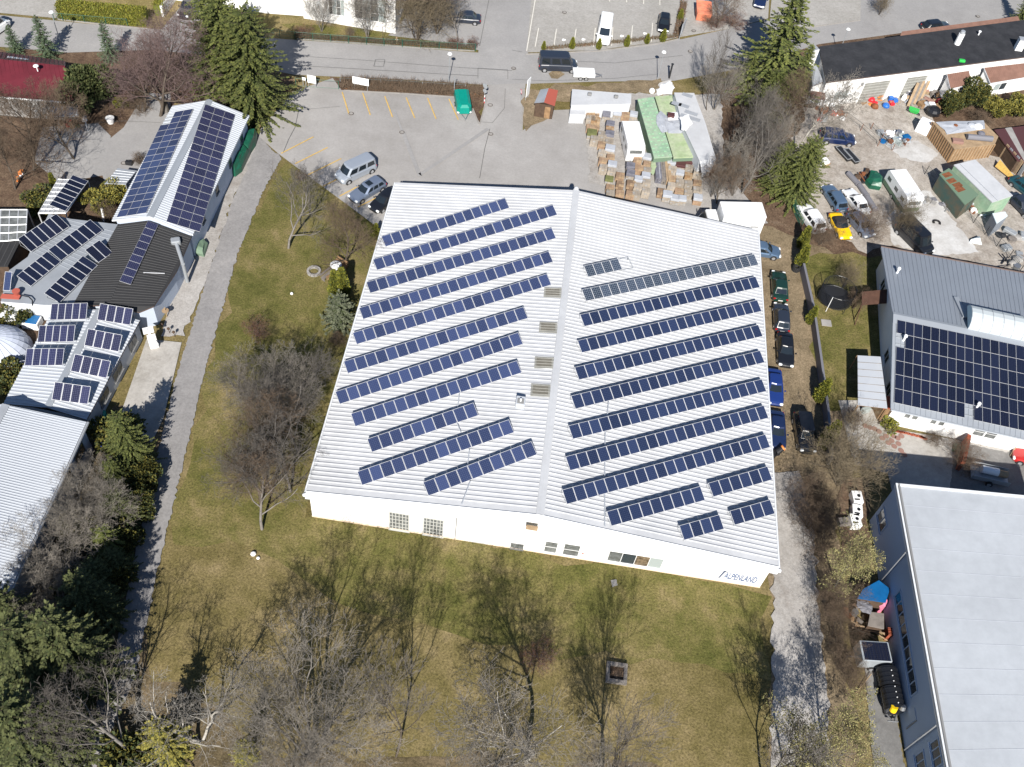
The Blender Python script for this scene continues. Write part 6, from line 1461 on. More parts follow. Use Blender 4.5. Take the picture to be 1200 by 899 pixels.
q = [P(-20, 312, 2.6), P(10, 312, 2.6), P(31, 268, 2.6), P(3, 266, 2.6)]; r, _q = shed('dark_shed', 'dark ribbed flat roof between the glass canopy and the annex', [(-20, 312), (9, 312), (31, 268), (3, 266)], 2.4, 'dark_roof', 'wood_dark', ribs=.5, ribm='dark_roof_rib')
# lawn furniture
c = P(368, 319, 0); b = MB()
for k in range(12):
    a = 6.283 * k / 12; b.box((c.x + .62 * math.cos(a), c.y + .62 * math.sin(a), .14), (.32, .24, .28), a + 1.57)
b.thing('fire_ring', 'concrete', 'round stone fire ring on the lawn', 'fire ring')
c = P(394, 316, 0); r = root('garden_table', 'round white garden table beside the yellow cypresses', 'table', c); b = MB(); b.tube((0, 0, .68), (0, 0, .74), .62, n=18); b.build('tabletop', 'plastic_white', r); b = MB(); b.tube((0, 0, 0), (0, 0, .68), .06, n=8); b.tube((0, 0, 0), (0, 0, .05), .3, n=10); b.build('leg', 'plastic_white', r)
def bench(x, y, rz, label, m='wood_grey', L=1.6):
    c = P(x, y); r = root('garden_bench', label, 'bench', c, rz, 'garden benches'); b = MB()
    for k in range(4): b.box((0, -.18 + k * .12, .44), (L, .1, .04))
    b.build('seat', m, r); b = MB(); 
    for k in range(2): b.box((0, .3, .6 + k * .16), (L, .04, .12))
    b.build('backrest', m, r)
    for s_ in (-1, 1): b = MB(); b.box((s_ * L * .42, 0, .22), (.06, .45, .44)); b.build('leg', m, r)
bench(384, 325, 1.05, 'grey wooden bench left of the round garden table'); bench(400, 311.5, -.5, 'brownish bench behind the round garden table', 'wood'); bench(392, 328, .9, 'brownish bench in front of the round garden table', 'wood')
c = P(342, 345, 0); b = MB(); b.ball((c.x, c.y, .12), .16, 8, 6); b.thing('white_ball', 'plastic_white', 'small white ball lying on the lawn', 'ball')
c = P(297, 650, 0); b = MB(); b.ball((c.x, c.y, .15), .25, 7, 5, 0, .7); b.ball((c.x + .5, c.y - .3, .1), .16, 7, 5, 0, .7); b.thing('white_stones', 'white_wall', 'pale stones on the front lawn near the grove', 'stones')
c = P(722, 790, 0); b = MB(); q = .95
for k in range(4):
    a = math.pi / 2 * k; b.box((c.x + math.cos(a) * .72, c.y + math.sin(a) * .72, .2), (.28, 1.72 if k % 2 == 0 else 1.16, .4), a)
b.box((c.x, c.y, .05), (1.2, 1.2, .1), 0, 1); b.thing('sandbox', ['wood_grey', 'soil'], 'square grey wooden planter frame on the front lawn', 'planter')
heap([(716, 680), (722, 679), (724, 686), (718, 688)], .12, 'concrete', 'flat heap of pale rubble at the foot of the front hall wall', 'rubble_heap')
# right side gardens
c = P(975, 356, .4); r = root('trampoline', 'round trampoline with a black safety net in the garden', 'trampoline', P(976, 354)); b = MB(); b.tube((0, 0, .72), (0, 0, .76), 1.75, n=28); b.build('jumping_mat', 'black_metal', r); b = MB()
for k in range(28): a0, a1 = 6.2832 * k / 28, 6.2832 * (k + 1) / 28; b.tube((1.85 * math.cos(a0), 1.85 * math.sin(a0), .74), (1.85 * math.cos(a1), 1.85 * math.sin(a1), .74), .05, n=5); pass
b.build('ring', 'black_metal', r); b = MB()
for k in range(28): a0, a1 = 6.2832 * k / 28, 6.2832 * (k + 1) / 28; b.tube((1.85 * math.cos(a0), 1.85 * math.sin(a0), 2.3), (1.85 * math.cos(a1), 1.85 * math.sin(a1), 2.3), .03, n=4)
for k in range(70):
    a0 = 6.2832 * k / 70; b.tube((1.85 * math.cos(a0), 1.85 * math.sin(a0), .76), (1.85 * math.cos(a0), 1.85 * math.sin(a0), 2.3), .013, n=3)
for z in range(8): 
    for k in range(28): a0, a1 = 6.2832 * k / 28, 6.2832 * (k + 1) / 28; b.tube((1.85 * math.cos(a0), 1.85 * math.sin(a0), .9 + z * .18), (1.85 * math.cos(a1), 1.85 * math.sin(a1), .9 + z * .18), .012, n=3)
b.build('safety_net', 'plastic_black', r)
for k in range(6): a = 6.2832 * k / 6; b = MB(); b.tube((1.9 * math.cos(a), 1.9 * math.sin(a), 0), (1.9 * math.cos(a), 1.9 * math.sin(a), 2.35), .035, n=5); b.build('leg', 'black_metal' if k != 4 else 'plastic_white', r)
c = P(968, 379, 0); b = MB(); b.box((c.x, c.y, .06), (1.1, .9, .12), .05); b.thing('concrete_lid', 'concrete', 'square concrete slab in the garden grass below the trampoline', 'slab')
tb = MB(); c = P(932, 317, 0)
for k in range(3): 
    for j in range(14): a0, a1 = 6.2832 * j / 14, 6.2832 * (j + 1) / 14; tb.tube((c.x + .36 * math.cos(a0), c.y + .36 * math.sin(a0), .12 + k * .22), (c.x + .36 * math.cos(a1), c.y + .36 * math.sin(a1), .12 + k * .22), .12, n=6)
tb.thing('tyre_stack', 'tyre', 'stack of old tyres at the upper end of the garden wall', 'tyres')
c = P(908, 534, 0); r = root('cement_mixer', 'black and orange cement mixer beside the navy car', 'cement mixer', c, .5); b = MB(); b.tube((0, 0, .7), (.5, 0, 1.1), .35, .28, 12); b.build('drum', 'plastic_black', r); b = MB(); b.tube((.5, 0, 1.1), (.62, 0, 1.2), .3, .3, 12); b.build('drum_rim', 'orange', r); b = MB(); b.box((0, 0, .3), (.7, .5, .1)); b.tube((-.3, .25, 0), (0, .25, .8), .04, n=5); b.tube((-.3, -.25, 0), (0, -.25, .8), .04, n=5); b.tube((.4, 0, 0), (.3, 0, .6), .04, n=5); b.build('frame', 'black_metal', r)
c = P(899, 528, 0); b = MB(); b.rbox((c.x, c.y, .3), (.7, 1.1, .6), .1); b.thing('orange_box', 'orange', 'orange plastic box at the hall wall behind the cement mixer', 'box')
c = P(1001, 498, 0)
b = MB(); c = P(1013, 483, 0); b.rbox((c.x, c.y, .35), (.9, .5, .7), .05, .5); b.thing('garden_chair', 'pane_pale', 'pale folded garden chair at the carport front', 'chair')
q = [P(1033, 494, 0), P(1040, 480, 0)]; b = MB(); b.box(((q[0].x + q[1].x) / 2 - .6, (q[0].y + q[1].y) / 2, 1.0), (1.0, 1.4, 2.0), .2, 0); b.box(((q[0].x + q[1].x) / 2 - .6, (q[0].y + q[1].y) / 2, 2.03), (1.2, 1.6, .06), .2, 1); b.thing('wooden_booth', ['wood', 'brick_red'], 'small wooden booth with a red top at the carport corner', 'booth')
b = MB()
for i, (x, y) in enumerate([(1014, 499), (1019.5, 501), (1025, 502.5), (1030, 505.5), (1034, 513.5), (1038.5, 511), (1041, 519), (1045, 516.5), (1047, 511), (1052, 513.5), (1056.5, 511), (1053, 520), (1048, 523), (1056, 528), (1060, 533)]):
    c = P(x, y, ZL + .01); pts = [(c.x + .3 * math.cos(t * math.pi / 5), c.y + .3 * math.sin(t * math.pi / 5), c.z) for t in range(10)]; b.poly(pts)
b.build('stepping_stones', 'tile_red')['kind'] = 'structure'
b = MB()
pts = [P(x, y) for x, y in [(1047, 506), (1060, 508.5), (1078, 513), (1085, 516)]]
for p, q in zip(pts, pts[1:]):
    for k in range(6): c = lerp(p, q, k / 6); b.box((c.x, c.y, .12), (.32, .2, .24), rnd.uniform(-.4, .4))
b.thing('brick_edging', 'brick_red', 'row of reddish edging bricks along the white house', 'edging')
c = P(1118, 510, 0); b = MB(); b.box((c.x, c.y, .9), (.5, .6, 1.8), .1, 0); b.box((c.x, c.y, 1.9), (.8, .8, .2), .1, 1); b.thing('brick_oven', ['tile_red', 'wood_dark'], 'narrow brick oven chimney in front of the white house', 'oven')
heap([(1114, 530), (1124, 531), (1124, 523), (1116, 522)], .5, 'tarp_green', 'small green covered heap beside the brick oven')
c = P(1156, 560, 0); r = root('log_trailer', 'flat trailer with two pale rolls in the shade of the pale hall', 'trailer', c, -.1); b = MB(); b.box((0, 0, .5), (3.6, 1.7, .1)); 
for s_ in (-1, 1): b.box((0, s_ * .85, .8), (3.6, .05, .5))
b.build('bed', 'galvanised', r); b = MB(); b.tube((-.9, .2, .95), (.7, .2, .95), .4, n=14); b.build('roll', 'plastic_white', r); b = MB(); b.tube((.75, .2, .9), (1.6, .2, .9), .35, n=14); b.build('roll', 'wood_pale', r)
for s_ in (-1, 1): t_, k_ = wheel_meshes(.33, .2); o = t_.build('wheel', 'tyre', r); o.location = (0, s_ * .98, .33); k_.build('rim', 'rim', o)
c = P(1186, 529, 0); b = MB(); b.box((c.x, c.y, .8), (.12, 2.2, .08), -.5, rx=.6); b.box((c.x + .25, c.y, .8), (.12, 2.2, .08), -.5, rx=.6); b.thing('leaning_planks', 'wood_pale', 'pale planks leaning at the white garage wall', 'planks')
# appliances and tarpaulins beside the pale hall
for i, (x, y, rz, lb) in enumerate([(1003, 585, .1, 'white washing machine carcass, back one of the row behind the budding tree'), (1003, 601, -.05, 'white washing machine carcass, middle one of the row'), (1001, 612, .15, 'white stove carcass, front one of the row near the budding tree')]):
    c = P(x, y, .4); b = MB(); b.rbox((c.x, c.y, .45), (.95, 1.3, .9), .04, rz, 0); b.tube((c.x + .1, c.y + .1, .9), (c.x + .1, c.y + .1, .93), .17, n=10, m=1); b.box((c.x - .1, c.y - .35, .92), (.5, .12, .05), rz, 1); b.thing('scrap_appliance', ['plastic_white', 'plastic_black'], lb, 'appliance', 'scrap appliances')
c = P(987, 614, 0); b = MB(); b.box((c.x, c.y, .3), (1.0, .7, .6), .2); b.thing('grey_crate', 'wood_grey', 'grey crate left of the scrap appliances', 'crate')
r, q = shed('blue_tarp_roof', 'bright blue tarpaulin roof leaning against the pale hall', [(1005, 701), (1038, 706), (1043, 690), (1030, 680), (1012, 690)], 2.0, 'tarp_blue', 'wood_dark', 'lean-to')
sheet_tarp([(1003, 704), (1016, 704), (1022, 712), (1020, 720), (1008, 716), (1003, 710)], 1.5, 'tarp_grey', 'dark grey tarpaulin in front of the blue roof')
heap([(1017, 713), (1031, 719), (1035, 712), (1020, 705)], 1.5, 'pink', 'pink quilted bundle on the junk beside the pale hall', 'pink_bundle')
shed('plywood_box', 'low grey plywood box below the pink bundle', [(1017, 733), (1036, 737), (1036, 719), (1020, 717)], 1.2, 'wood_grey', 'wood_dark', 'box')
b = MB(); c = P(1020, 742, 0)
for k in range(7): b.box((c.x + rnd.uniform(-.9, .9), c.y + rnd.uniform(-.4, .4), .2 + k * .05), (1.9, .1, .05), rnd.uniform(-.8, .8))
b.thing('firewood_sticks', 'wood_pale', 'loose pale sticks behind the solar trailer', 'sticks')
c = P(1034, 746, 0); b = MB()
for k in range(5): b.box((c.x + .5, c.y - .3 + k * .15, .6), (.9, .06, 1.2))
b.thing('brick_rack', 'brick_red', 'rack of reddish slats by the wall behind the solar trailer', 'rack')
c = P(999, 721, 0); b = MB(); b.tube((c.x, c.y, 0), (c.x, c.y, .7), .28, n=12); b.tube((c.x, c.y, .7), (c.x, c.y, .74), .3, n=12); b.thing('steel_drum', 'steel', 'shiny steel drum among the junk beside the pale hall', 'drum')
for i in range(9):
    x, y = rnd.uniform(990, 1014), rnd.uniform(706, 745); c = P(x, y); b = MB(); b.box((c.x, c.y, .15), (rnd.uniform(.4, 1.2), rnd.uniform(.15, .5), .3), rnd.uniform(0, 3))
    b.thing('scrap_board', ['rust', 'wood', 'wood_grey', 'wood_dark'][i % 4], ('rusty', 'brown', 'grey', 'dark')[i % 4] + ' scrap board left of the plywood box, %s laid' % ORD[i // 4], 'scrap', 'scrap boards beside the plywood box')
b = MB(); p, q = P(1003, 812, .1), P(1021, 790, .4); b.tube(p, q, .05, n=5); b.thing('pale_pole', 'wood_pale', 'pale pole lying at the edge of the back lane', 'pole')
# scrap yard at the right
r, q = shed('cargo_container', 'green container with a rusty patched roof beside the white roofed one', [(1101, 204), (1112, 197), (1147, 228), (1131, 240)], 2.5, 'green_wall', 'dark_teal', 'container', group='yard containers')
b = MB()
for x, y in ((1110, 205), (1115, 212), (1122, 217), (1125, 222)): c = P(x, y, 2.5); b.box((c.x, c.y, 2.52), (1.2, .7, .04), .6)
b.build('rust_patch', 'rust', r, world=True)
r, q = shed('cargo_container', 'container with a white sheet roof and a pale green end', [(1118, 193), (1143, 187), (1187, 229), (1163, 237)], 2.6, 'white_roof', 'green_roof', 'container', group='yard containers')
b = MB(); p0, p1 = P(1118, 193, 2.63), P(1163, 237, 2.63); b.tube(lerp(p0, P(1143, 187, 2.63), .25), lerp(p1, P(1187, 229, 2.63), .25), .04, n=4); b.build('roof_seam', 'roof_seam', r, world=True)
r, q = shed('timber_crate_shed', 'open wooden crate shed with slatted sides and junk on top', [(1093, 143), (1107, 160), (1119, 175), (1166, 169), (1170, 160), (1152, 142)], 2.3, 'wood_pale', 'wood_pale', 'shed')
b = MB(); 
wl = [P(1086, 165, 0), P(1110, 190, 0)]; 
for k in range(14): 
    p = lerp(q[0], q[-1], k / 13) if False else lerp(P(1093, 143, 2.2), P(1119, 175, 2.2), k / 13); b.box((p.x - .06, p.y - .03, 1.15), (.12, .12, 2.2), .6)
    p = lerp(P(1119, 175, 2.2), P(1166, 169, 2.2), k / 13); b.box((p.x, p.y - .08, 1.15), (.16, .1, 2.2), .1)
b.build('slats', 'wood', r, world=True)
sheet_tarp([(1097, 144), (1152, 142), (1155, 152), (1110, 157)], 2.32, 'wrap', 'pale sheet roofing laid over the wooden crate shed', wob=.15)
c = P(1150, 162, 2.6); b = MB(); b.tube((c.x - 1.9, c.y - .2, 2.65), (c.x + 1.4, c.y + .1, 2.65), .38, n=12); b.thing('grey_roll', 'tarp_grey', 'long grey roll of roofing felt on the crate shed', 'roll')
c = P(1122, 166, 2.4); b = MB(); b.rbox((c.x, c.y, 2.5), (1.4, .8, .35), .06); b.thing('red_bundle', 'tile_red', 'flat reddish bundle on the crate shed', 'bundle')
for i, (x, y, m, lb, s_) in enumerate([(1146, 149, 'plastic_white', 'crumpled white bag on top of the crate shed', .6), (1138, 147, 'wrap', 'pale bag beside the white bag on the crate shed', .5), (1150, 157, 'grey_cover', 'dark tyre like lump on the crate shed', .5), (1120, 147, 'rust', 'rusty lump on the pale sheet roofing', .3)]):
    c = P(x, y, 2.45); b = MB(); b.ball((c.x, c.y, 2.35 + s_ * .3), s_, 9, 6, 0, .6); b.thing('junk_bag', m, lb, 'bag')
c = P(1080, 152, .9); r = root('white_fridge', 'white cabinet lying beside the wooden crate shed', 'cabinet', P(1081, 155), -.5); b = MB(); b.rbox((0, 0, .85), (1.9, 1.3, 1.7), .04); b.build('body', 'plastic_white', r); b = MB(); b.box((-.2, -.66, .85), (.04, .03, 1.6)); b.box((.4, -.66, 1.0), (.04, .05, .5)); b.build('door_gap', 'frame_grey', r)
r = root('ochre_board', 'large ochre board lying tilted below the stepped timber wall', 'board', P(1176, 203)); c = P(1176, 203, .6); q = [P(1166, 195, .4), P(1185, 210, .4), P(1188, 206, .9), P(1172, 187, .9)]; b = MB(); roof_plate(b, q, .06); b.build('panel', ['yellow_paint', 'wood'], r, world=True)
q = [P(1172, 186, 0), P(1196, 213, 0)]; b = MB(); d = (q[1] - q[0]).normalized(); nn = Vector((-d.y, d.x, 0))
for k in range(7): p = lerp(q[0], q[1], k / 6); b.box((p.x, p.y, 1.1), (.5, .12, 2.2), math.atan2(d.y, d.x), k % 2)
b.thing('timber_screen', ['wood_pale', 'galvanised'], 'screen of timber and corrugated sheets at the right edge', 'screen')
shed('dark_roof_shed', 'low dark felt roof with white battens at the right edge', [(1165, 152), (1260, 140), (1260, 205), (1192, 188)], 2.0, 'maroon_cover', 'wood_dark', ribs=2.2, ribm='concrete')
shed('grey_locker', 'blue grey metal cabinet with a shiny top beside the dark mesh fence', [(1163, 250), (1178, 248), (1181, 253), (1168, 262)], 2.3, 'door_pale', 'blue_grey_roof', 'cabinet', ins=.02)
# scrap heaps: every piece its own object
TONE = {'galvanised': 'grey metal', 'steel': 'steel', 'rust': 'rusty', 'pane_pale': 'pale', 'tarp_blue': 'blue', 'plastic_white': 'white', 'wood_dark': 'dark wooden', 'twig_purple': 'brown', 'terracotta': 'orange red', 'wood': 'brown wooden', 'plastic_red': 'red', 'wood_pale': 'pale wooden', 'plastic_blue': 'bright blue', 'zinc': 'zinc grey', 'orange': 'orange', 'wrap': 'whitish', 'tarp_grey': 'dark grey', 'wood_grey': 'grey wooden', 'plastic_black': 'black', 'tile_red': 'reddish', 'black_metal': 'black metal', 'concrete': 'concrete grey', 'frame_grey': 'mid grey', 'tarp_green': 'green'}
def scatter(n, x0, y0, x1, y1, mats, sz, where, group, hh=.5):
    """odd pieces of a heap, each its own object"""
    it = [(lerp(x0, x1, rnd.random()), lerp(y0, y1, rnd.random()), mats[i % len(mats)], (i * 3 + i // 4) % 4) for i in range(n)]; it.sort(); seen = {}
    for x, y, m, t in it:
        c = P(x, y); a, bb, h = rnd.uniform(*sz), rnd.uniform(*sz) * .7, rnd.uniform(.3, 1) * hh; b = MB()
        nm = ('box', 'drum', 'plank_heap', 'bundle')[t]; k = (m, t); seen[k] = seen.get(k, 0) + 1
        if t == 0: b.rbox((c.x, c.y, h / 2), (a, bb, h), min(.08, h * .2), rnd.uniform(0, 3)); b.box((c.x, c.y, h + .02), (a * .6, bb * .15, .03), rnd.uniform(0, 3))
        elif t == 1: b.tube((c.x, c.y, 0), (c.x, c.y, h), a * .35, a * .3, 9); b.tube((c.x, c.y, h), (c.x, c.y, h + .03), a * .37, n=9)
        elif t == 2:
            for q in range(3): b.box((c.x + rnd.uniform(-.2, .2), c.y + rnd.uniform(-.2, .2), .1 + q * h * .3), (a * 1.4, .14, .08), rnd.uniform(0, 3), ry=rnd.uniform(-.2, .2))
        else: b.ball((c.x, c.y, h * .45), a * .45, 8, 5, 0, h / a if h < a else 1); b.ball((c.x + a * .3, c.y, h * .3), a * .3, 7, 5)
        tot = sum(1 for q in it if q[2] == m and q[3] == t)
        lb = '%s %s %s' % (TONE[m], nm.replace('_', ' '), where) + ('' if tot == 1 else ', %s such from left' % ORD[seen[k] - 1])
        b.thing(nm, m, lb, nm.split('_')[0], group)
scatter(24, 1030, 156, 1068, 170, ['galvanised', 'steel', 'rust', 'pane_pale', 'tarp_blue', 'plastic_white'], (.5, 1.3), 'behind the low wire fence', 'scrap heap behind the low wire fence', .8)
scatter(20, 958, 128, 992, 142, ['rust', 'wood_dark', 'galvanised', 'twig_purple', 'plastic_white', 'terracotta'], (.5, 1.2), 'at the workshop left front', 'oddments at the left front of the workshop', .9)
scatter(16, 1012, 113, 1050, 124, ['wood', 'plastic_red', 'wood_pale', 'plastic_blue', 'plastic_white', 'zinc', 'orange'], (.5, 1.1), 'before the left garage door', 'junk before the left garage door', .9)
scatter(20, 1055, 106, 1080, 120, ['wood_pale', 'plastic_blue', 'wrap', 'tarp_grey', 'plastic_white', 'zinc'], (.5, 1.2), 'before the right garage door', 'junk before the right garage door', 1.0)
scatter(26, 1078, 104, 1110, 136, ['wood', 'wood_grey', 'plastic_white', 'plastic_black', 'wood_pale', 'tile_red', 'wrap'], (.7, 1.7), 'beside the evergreen bushes', 'bulky junk beside the evergreen bushes', 1.2)
for x, y, s_, m, lb, nm in [(1093, 131, 1.0, 'plastic_black', 'big black plastic sack beside the red sheet', 'black_sack'), (1101, 120, .6, 'plastic_red', 'bright red sheet bundle on the junk pile', 'red_bundle'), (1021, 117, .5, 'plastic_red', 'red ball shaped bundle in front of the left garage door', 'red_bundle'), (1038, 124, .5, 'plastic_blue', 'blue sack in front of the left garage door', 'blue_sack'), (1025, 125, .5, 'rust', 'brown round pot in front of the left garage door', 'brown_pot')]:
    c = P(x, y, s_ * .5); b = MB(); b.ball((c.x, c.y, s_ * .6), s_, 10, 7, 0, .75); b.ball((c.x + s_ * .5, c.y - .1, s_ * .35), s_ * .55, 8, 5); b.thing(nm, m, lb, 'bundle')
c = P(1071, 131, .4); r = root('green_barrow', 'bright green wheelbarrow tub on the dirt yard', 'wheelbarrow', c - Vector((0, 0, .4)), -.3); b = MB(); b.prism([(-.4, -.3, .35), (.4, -.3, .35), (.4, .3, .35), (-.4, .3, .35)], [(-.75, -.5, .75), (.6, -.45, .75), (.6, .45, .75), (-.75, .5, .75)]); b.build('tub', 'plastic_green', r); b = MB(); b.tube((-.9, -.3, .6), (.7, -.2, .3), .03, n=5); b.tube((-.9, .3, .6), (.7, .2, .3), .03, n=5); b.build('handles', 'steel', r); b = MB(); b.tube((.7, -.06, .2), (.7, .06, .2), .2, n=12); b.build('wheel', 'tyre', r)
b = MB()
for k in range(5): p, q = P(1062 + k * 3.5, 124 - k * 1.5, .3), P(1078 + k * 3.5, 98 - k, 2.2); b.box(((p + q) / 2)[:], (.35, (q - p).length, .07), -.35, k % 2, rx=math.atan2(1.9, (V3(q, 0) - V3(p, 0)).length))
b.thing('leaning_boards', ['wood_pale', 'wood_grey'], 'long boards leaning against the workshop beside the right garage door', 'boards')
# dark troughs, pipes and boat on the yard
for i, (x, y, lb) in enumerate([(987.5, 183, 'black trough, left one of the pair on the dirt yard'), (996.5, 186, 'black trough, right one of the pair on the dirt yard')]):
    c = P(x, y); r_ = root('black_trough', lb, 'trough', c, -1.05, 'black troughs'); b = MB(); b.prism([(-1.2, -.25, 0), (1.2, -.25, 0), (1.2, .25, 0), (-1.2, .25, 0)], [(-1.3, -.4, .55), (1.3, -.4, .55), (1.3, .4, .55), (-1.3, .4, .55)]); b.build('shell', 'black_metal', r_); b = MB()
    for s_ in (-1, 1): b.box((s_ * 1.3, 0, .58), (.06, .85, .06)); b.box((0, s_ * .4, .58), (2.6, .06, .06))
    b.build('rim', 'galvanised', r_)
for i, (a_, c_) in enumerate([((994, 203), (1006, 216)), ((1007, 217), (1016, 230)), ((1016, 231), (1026, 246))]):
    b = MB(); p, q = P(*a_, .35), P(*c_, .35); b.tube(p, q, .34, n=12); d = (q - p).normalized(); b.tube(q - d * .12, q + d * .02, .4, n=12); b.thing('drain_pipe', 'tarp_grey', 'grey concrete drainage pipe, %s from the back of the line' % ORD[i], 'pipe', 'drainage pipes in line')
heap([(1012, 215), (1018, 222), (1030, 224), (1033, 214), (1024, 208), (1016, 206)], 1.2, 'tarp_green', 'dark green covered heap between the pipes and the green skirted caravan')
scatter(8, 1004, 200, 1016, 214, ['black_metal', 'wood_dark', 'galvanised', 'rust'], (.6, 1.3), 'beside the dark green heap', 'dark scrap between the troughs and the green heap', .7)
scatter(16, 1170, 272, 1215, 318, ['galvanised', 'concrete', 'black_metal', 'wood_grey', 'steel'], (.6, 1.6), 'behind the dark mesh fence', 'grey scrap behind the mesh fence', .9)
scatter(8, 1080, 228, 1112, 250, ['concrete', 'tarp_grey', 'zinc', 'frame_grey'], (.6, 1.5), 'on the pale concrete slab', 'flat pieces on the concrete slab', .25)
scatter(10, 1138, 240, 1160, 256, ['rust', 'zinc', 'plastic_white', 'wood_dark'], (.5, 1.2), 'beside the metal cabinet', 'rusty pieces beside the metal cabinet', .8)
scatter(9, 75, 136, 100, 150, ['plastic_red', 'tarp_green', 'black_metal', 'plastic_white', 'steel', 'wood'], (.5, 1.0), 'in front of the red house', 'oddments in front of the red house', 1.0)
scatter(6, 17, 203, 27, 213, ['wood', 'plastic_white', 'orange'], (.3, .7), 'on the left garden soil', 'oddments on the garden soil', .5)
c = P(129, 140, .5); b = MB(); b.tube((c.x, c.y, 0), (c.x, c.y, .7), .35, .5, 12); b.tube((c.x, c.y, .7), (c.x, c.y, .74), .52, n=12); b.thing('white_planter', 'white_wall', 'round white planter at the mouth of the garden yard', 'planter')
b = MB(); p, q = P(158, 184, .4), P(150, 193, .4); b.rbox((P(152, 193)).to_tuple()[:2] + (.25,), (.8, .5, .5), .05); b.tube(P(151, 188), P(151, 188, .9), .04, n=5); b.thing('black_pump', 'black_metal', 'small black pump standing beside the dry tuft', 'pump')
b = MB(); p = P(194, 131); b.tube(p, up(p, 1.6), .45, .42, 10); b.thing('tree_stump', 'bark_grey', 'tall pale tree stump at the driveway by the workshop gable', 'stump')
b = MB(); p, q = P(119, 243, .5), P(124, 257, 1.8); b.tube(P(122, 260), P(119, 244, 1.6), .12, n=8); b.thing('white_pipe', 'plastic_white', 'white standing pipe between annex and long workshop', 'pipe')
c = P(965, 190, .3); b = MB(); b.box((c.x, c.y, .35), (1.2, .9, .5), .5); b.box((c.x + .5, c.y - .3, .15), (1.1, .3, .2), .9, 1); b.thing('pale_crate', ['plastic_white', 'wood_pale'], 'white and wooden crate pile beside the dark green spruce', 'crate')
c = P(1143, 283, 0); b = MB(); b.prism([(c.x - .9, c.y - .5, .02), (c.x + .7, c.y - .6, .02), (c.x + .6, c.y + .7, .02)], [(c.x - .8, c.y - .3, .5), (c.x + .1, c.y - .3, .9), (c.x + .3, c.y + .4, .6)]); b.thing('grey_tarp', 'door_pale', 'small pale pointed tarpaulin lump at the slab corner', 'tarpaulin')
b = MB(); c = P(1097, 262); 
for j in range(9): a0, a1 = -.6 + 4.2 * j / 9, -.6 + 4.2 * (j + 1) / 9; b.tube((c.x + .4 * math.cos(a0), c.y + .4 * math.sin(a0), .15), (c.x + .4 * math.cos(a1), c.y + .4 * math.sin(a1), .15), .14, n=7)
b.thing('old_tyre', 'tyre', 'dark curved hose ring on the white concrete slab', 'hose')
# pallets of sleepers on the far lot, small stones
for i, (x, y) in enumerate([(660, 47.5), (683, 47), (728, 43), (755, 40)]):
    c = P(x, y); b = MB(); b.ball((c.x, c.y, .1), .2, 8, 5, 0, .8); b.ball((c.x + .22, c.y + .08, .08), .13, 7, 5, 0, .8); b.thing('white_stone', 'white_wall', 'white boulder in the upper lot, %s from the left' % ORD[i], 'boulder', 'white boulders in the upper lot')
c = P(464.5, 49.5); 
c = P(464.7, 51); r = root('hydrant', 'small pale hydrant post at the street fence', 'hydrant', c); b = MB(); b.tube((0, 0, 0), (0, 0, .8), .11, n=8); b.ball((0, 0, .85), .14, 8, 6); b.build('body', 'wood_pale', r); b = MB(); b.tube((-.22, 0, .6), (.22, 0, .6), .05, n=6); b.build('outlets', 'plastic_white', r)
# ------------------------------------------------------------------ trees and shrubs
def mesh_np(name, vs, quads, mats, mi=None, n=4):
    me = bpy.data.meshes.new(name); nf = len(quads)
    me.vertices.add(len(vs)); me.vertices.foreach_set('co', np.asarray(vs, np.float32).ravel())
    me.loops.add(nf * n); me.loops.foreach_set('vertex_index', np.asarray(quads, np.int32).ravel())
    me.polygons.add(nf); me.polygons.foreach_set('loop_start', np.arange(nf, dtype=np.int32) * n); 
    for m in mats: me.materials.append(MATS[m])
    if mi is not None: me.polygons.foreach_set('material_index', np.asarray(mi, np.int32))
    me.update(calc_edges=True); me.validate(); return me

def tubes_mesh(name, segs, sides, m):
    """segs: rows of p0 xyz, p1 xyz, r0, r1"""
    s = np.array(segs, float); p0, p1, r0, r1 = s[:, 0:3], s[:, 3:6], s[:, 6], s[:, 7]
    d = p1 - p0; d /= np.linalg.norm(d, axis=1)[:, None] + 1e-9
    a = np.where(np.abs(d[:, 2:3]) < .9, np.array([[0, 0, 1.]]), np.array([[1., 0, 0]])); u = np.cross(d, a); u /= np.linalg.norm(u, axis=1)[:, None]; v = np.cross(d, u)
    N = len(s); vs = np.zeros((N, 2, sides, 3))
    for k in range(sides):
        t = 2 * math.pi * k / sides; o = u * math.cos(t) + v * math.sin(t)
        vs[:, 0, k] = p0 + o * r0[:, None]; vs[:, 1, k] = p1 + o * r1[:, None]
    base = (np.arange(N) * sides * 2)[:, None]; q = []
    for k in range(sides): q.append(np.stack([base[:, 0] + k, base[:, 0] + (k + 1) % sides, base[:, 0] + sides + (k + 1) % sides, base[:, 0] + sides + k], 1))
    return mesh_np(name, vs.reshape(-1, 3), np.concatenate(q), [m])

def leaf_quads(P_, D, ln, wd, rg, flat=0.0):
    """rhombic leaf or needle sprays: points, directions, lengths, widths"""
    P_, D = np.asarray(P_), np.asarray(D); N = len(P_)
    D = D / (np.linalg.norm(D, axis=1)[:, None] + 1e-9)
    r = rg.normal(size=(N, 3)); 
    if flat: r[:, 2] *= (1 - flat); 
    s = np.cross(D, np.array([0, 0, 1.])) if flat else np.cross(D, r)
    if flat: s = s + r * .35
    s /= np.linalg.norm(s, axis=1)[:, None] + 1e-9
    ln, wd = np.broadcast_to(ln, N)[:, None], np.broadcast_to(wd, N)[:, None]
    v = np.stack([P_, P_ + D * ln * .45 + s * wd, P_ + D * ln, P_ + D * ln * .45 - s * wd], 1)
    return v.reshape(-1, 3), np.arange(N * 4).reshape(N, 4)

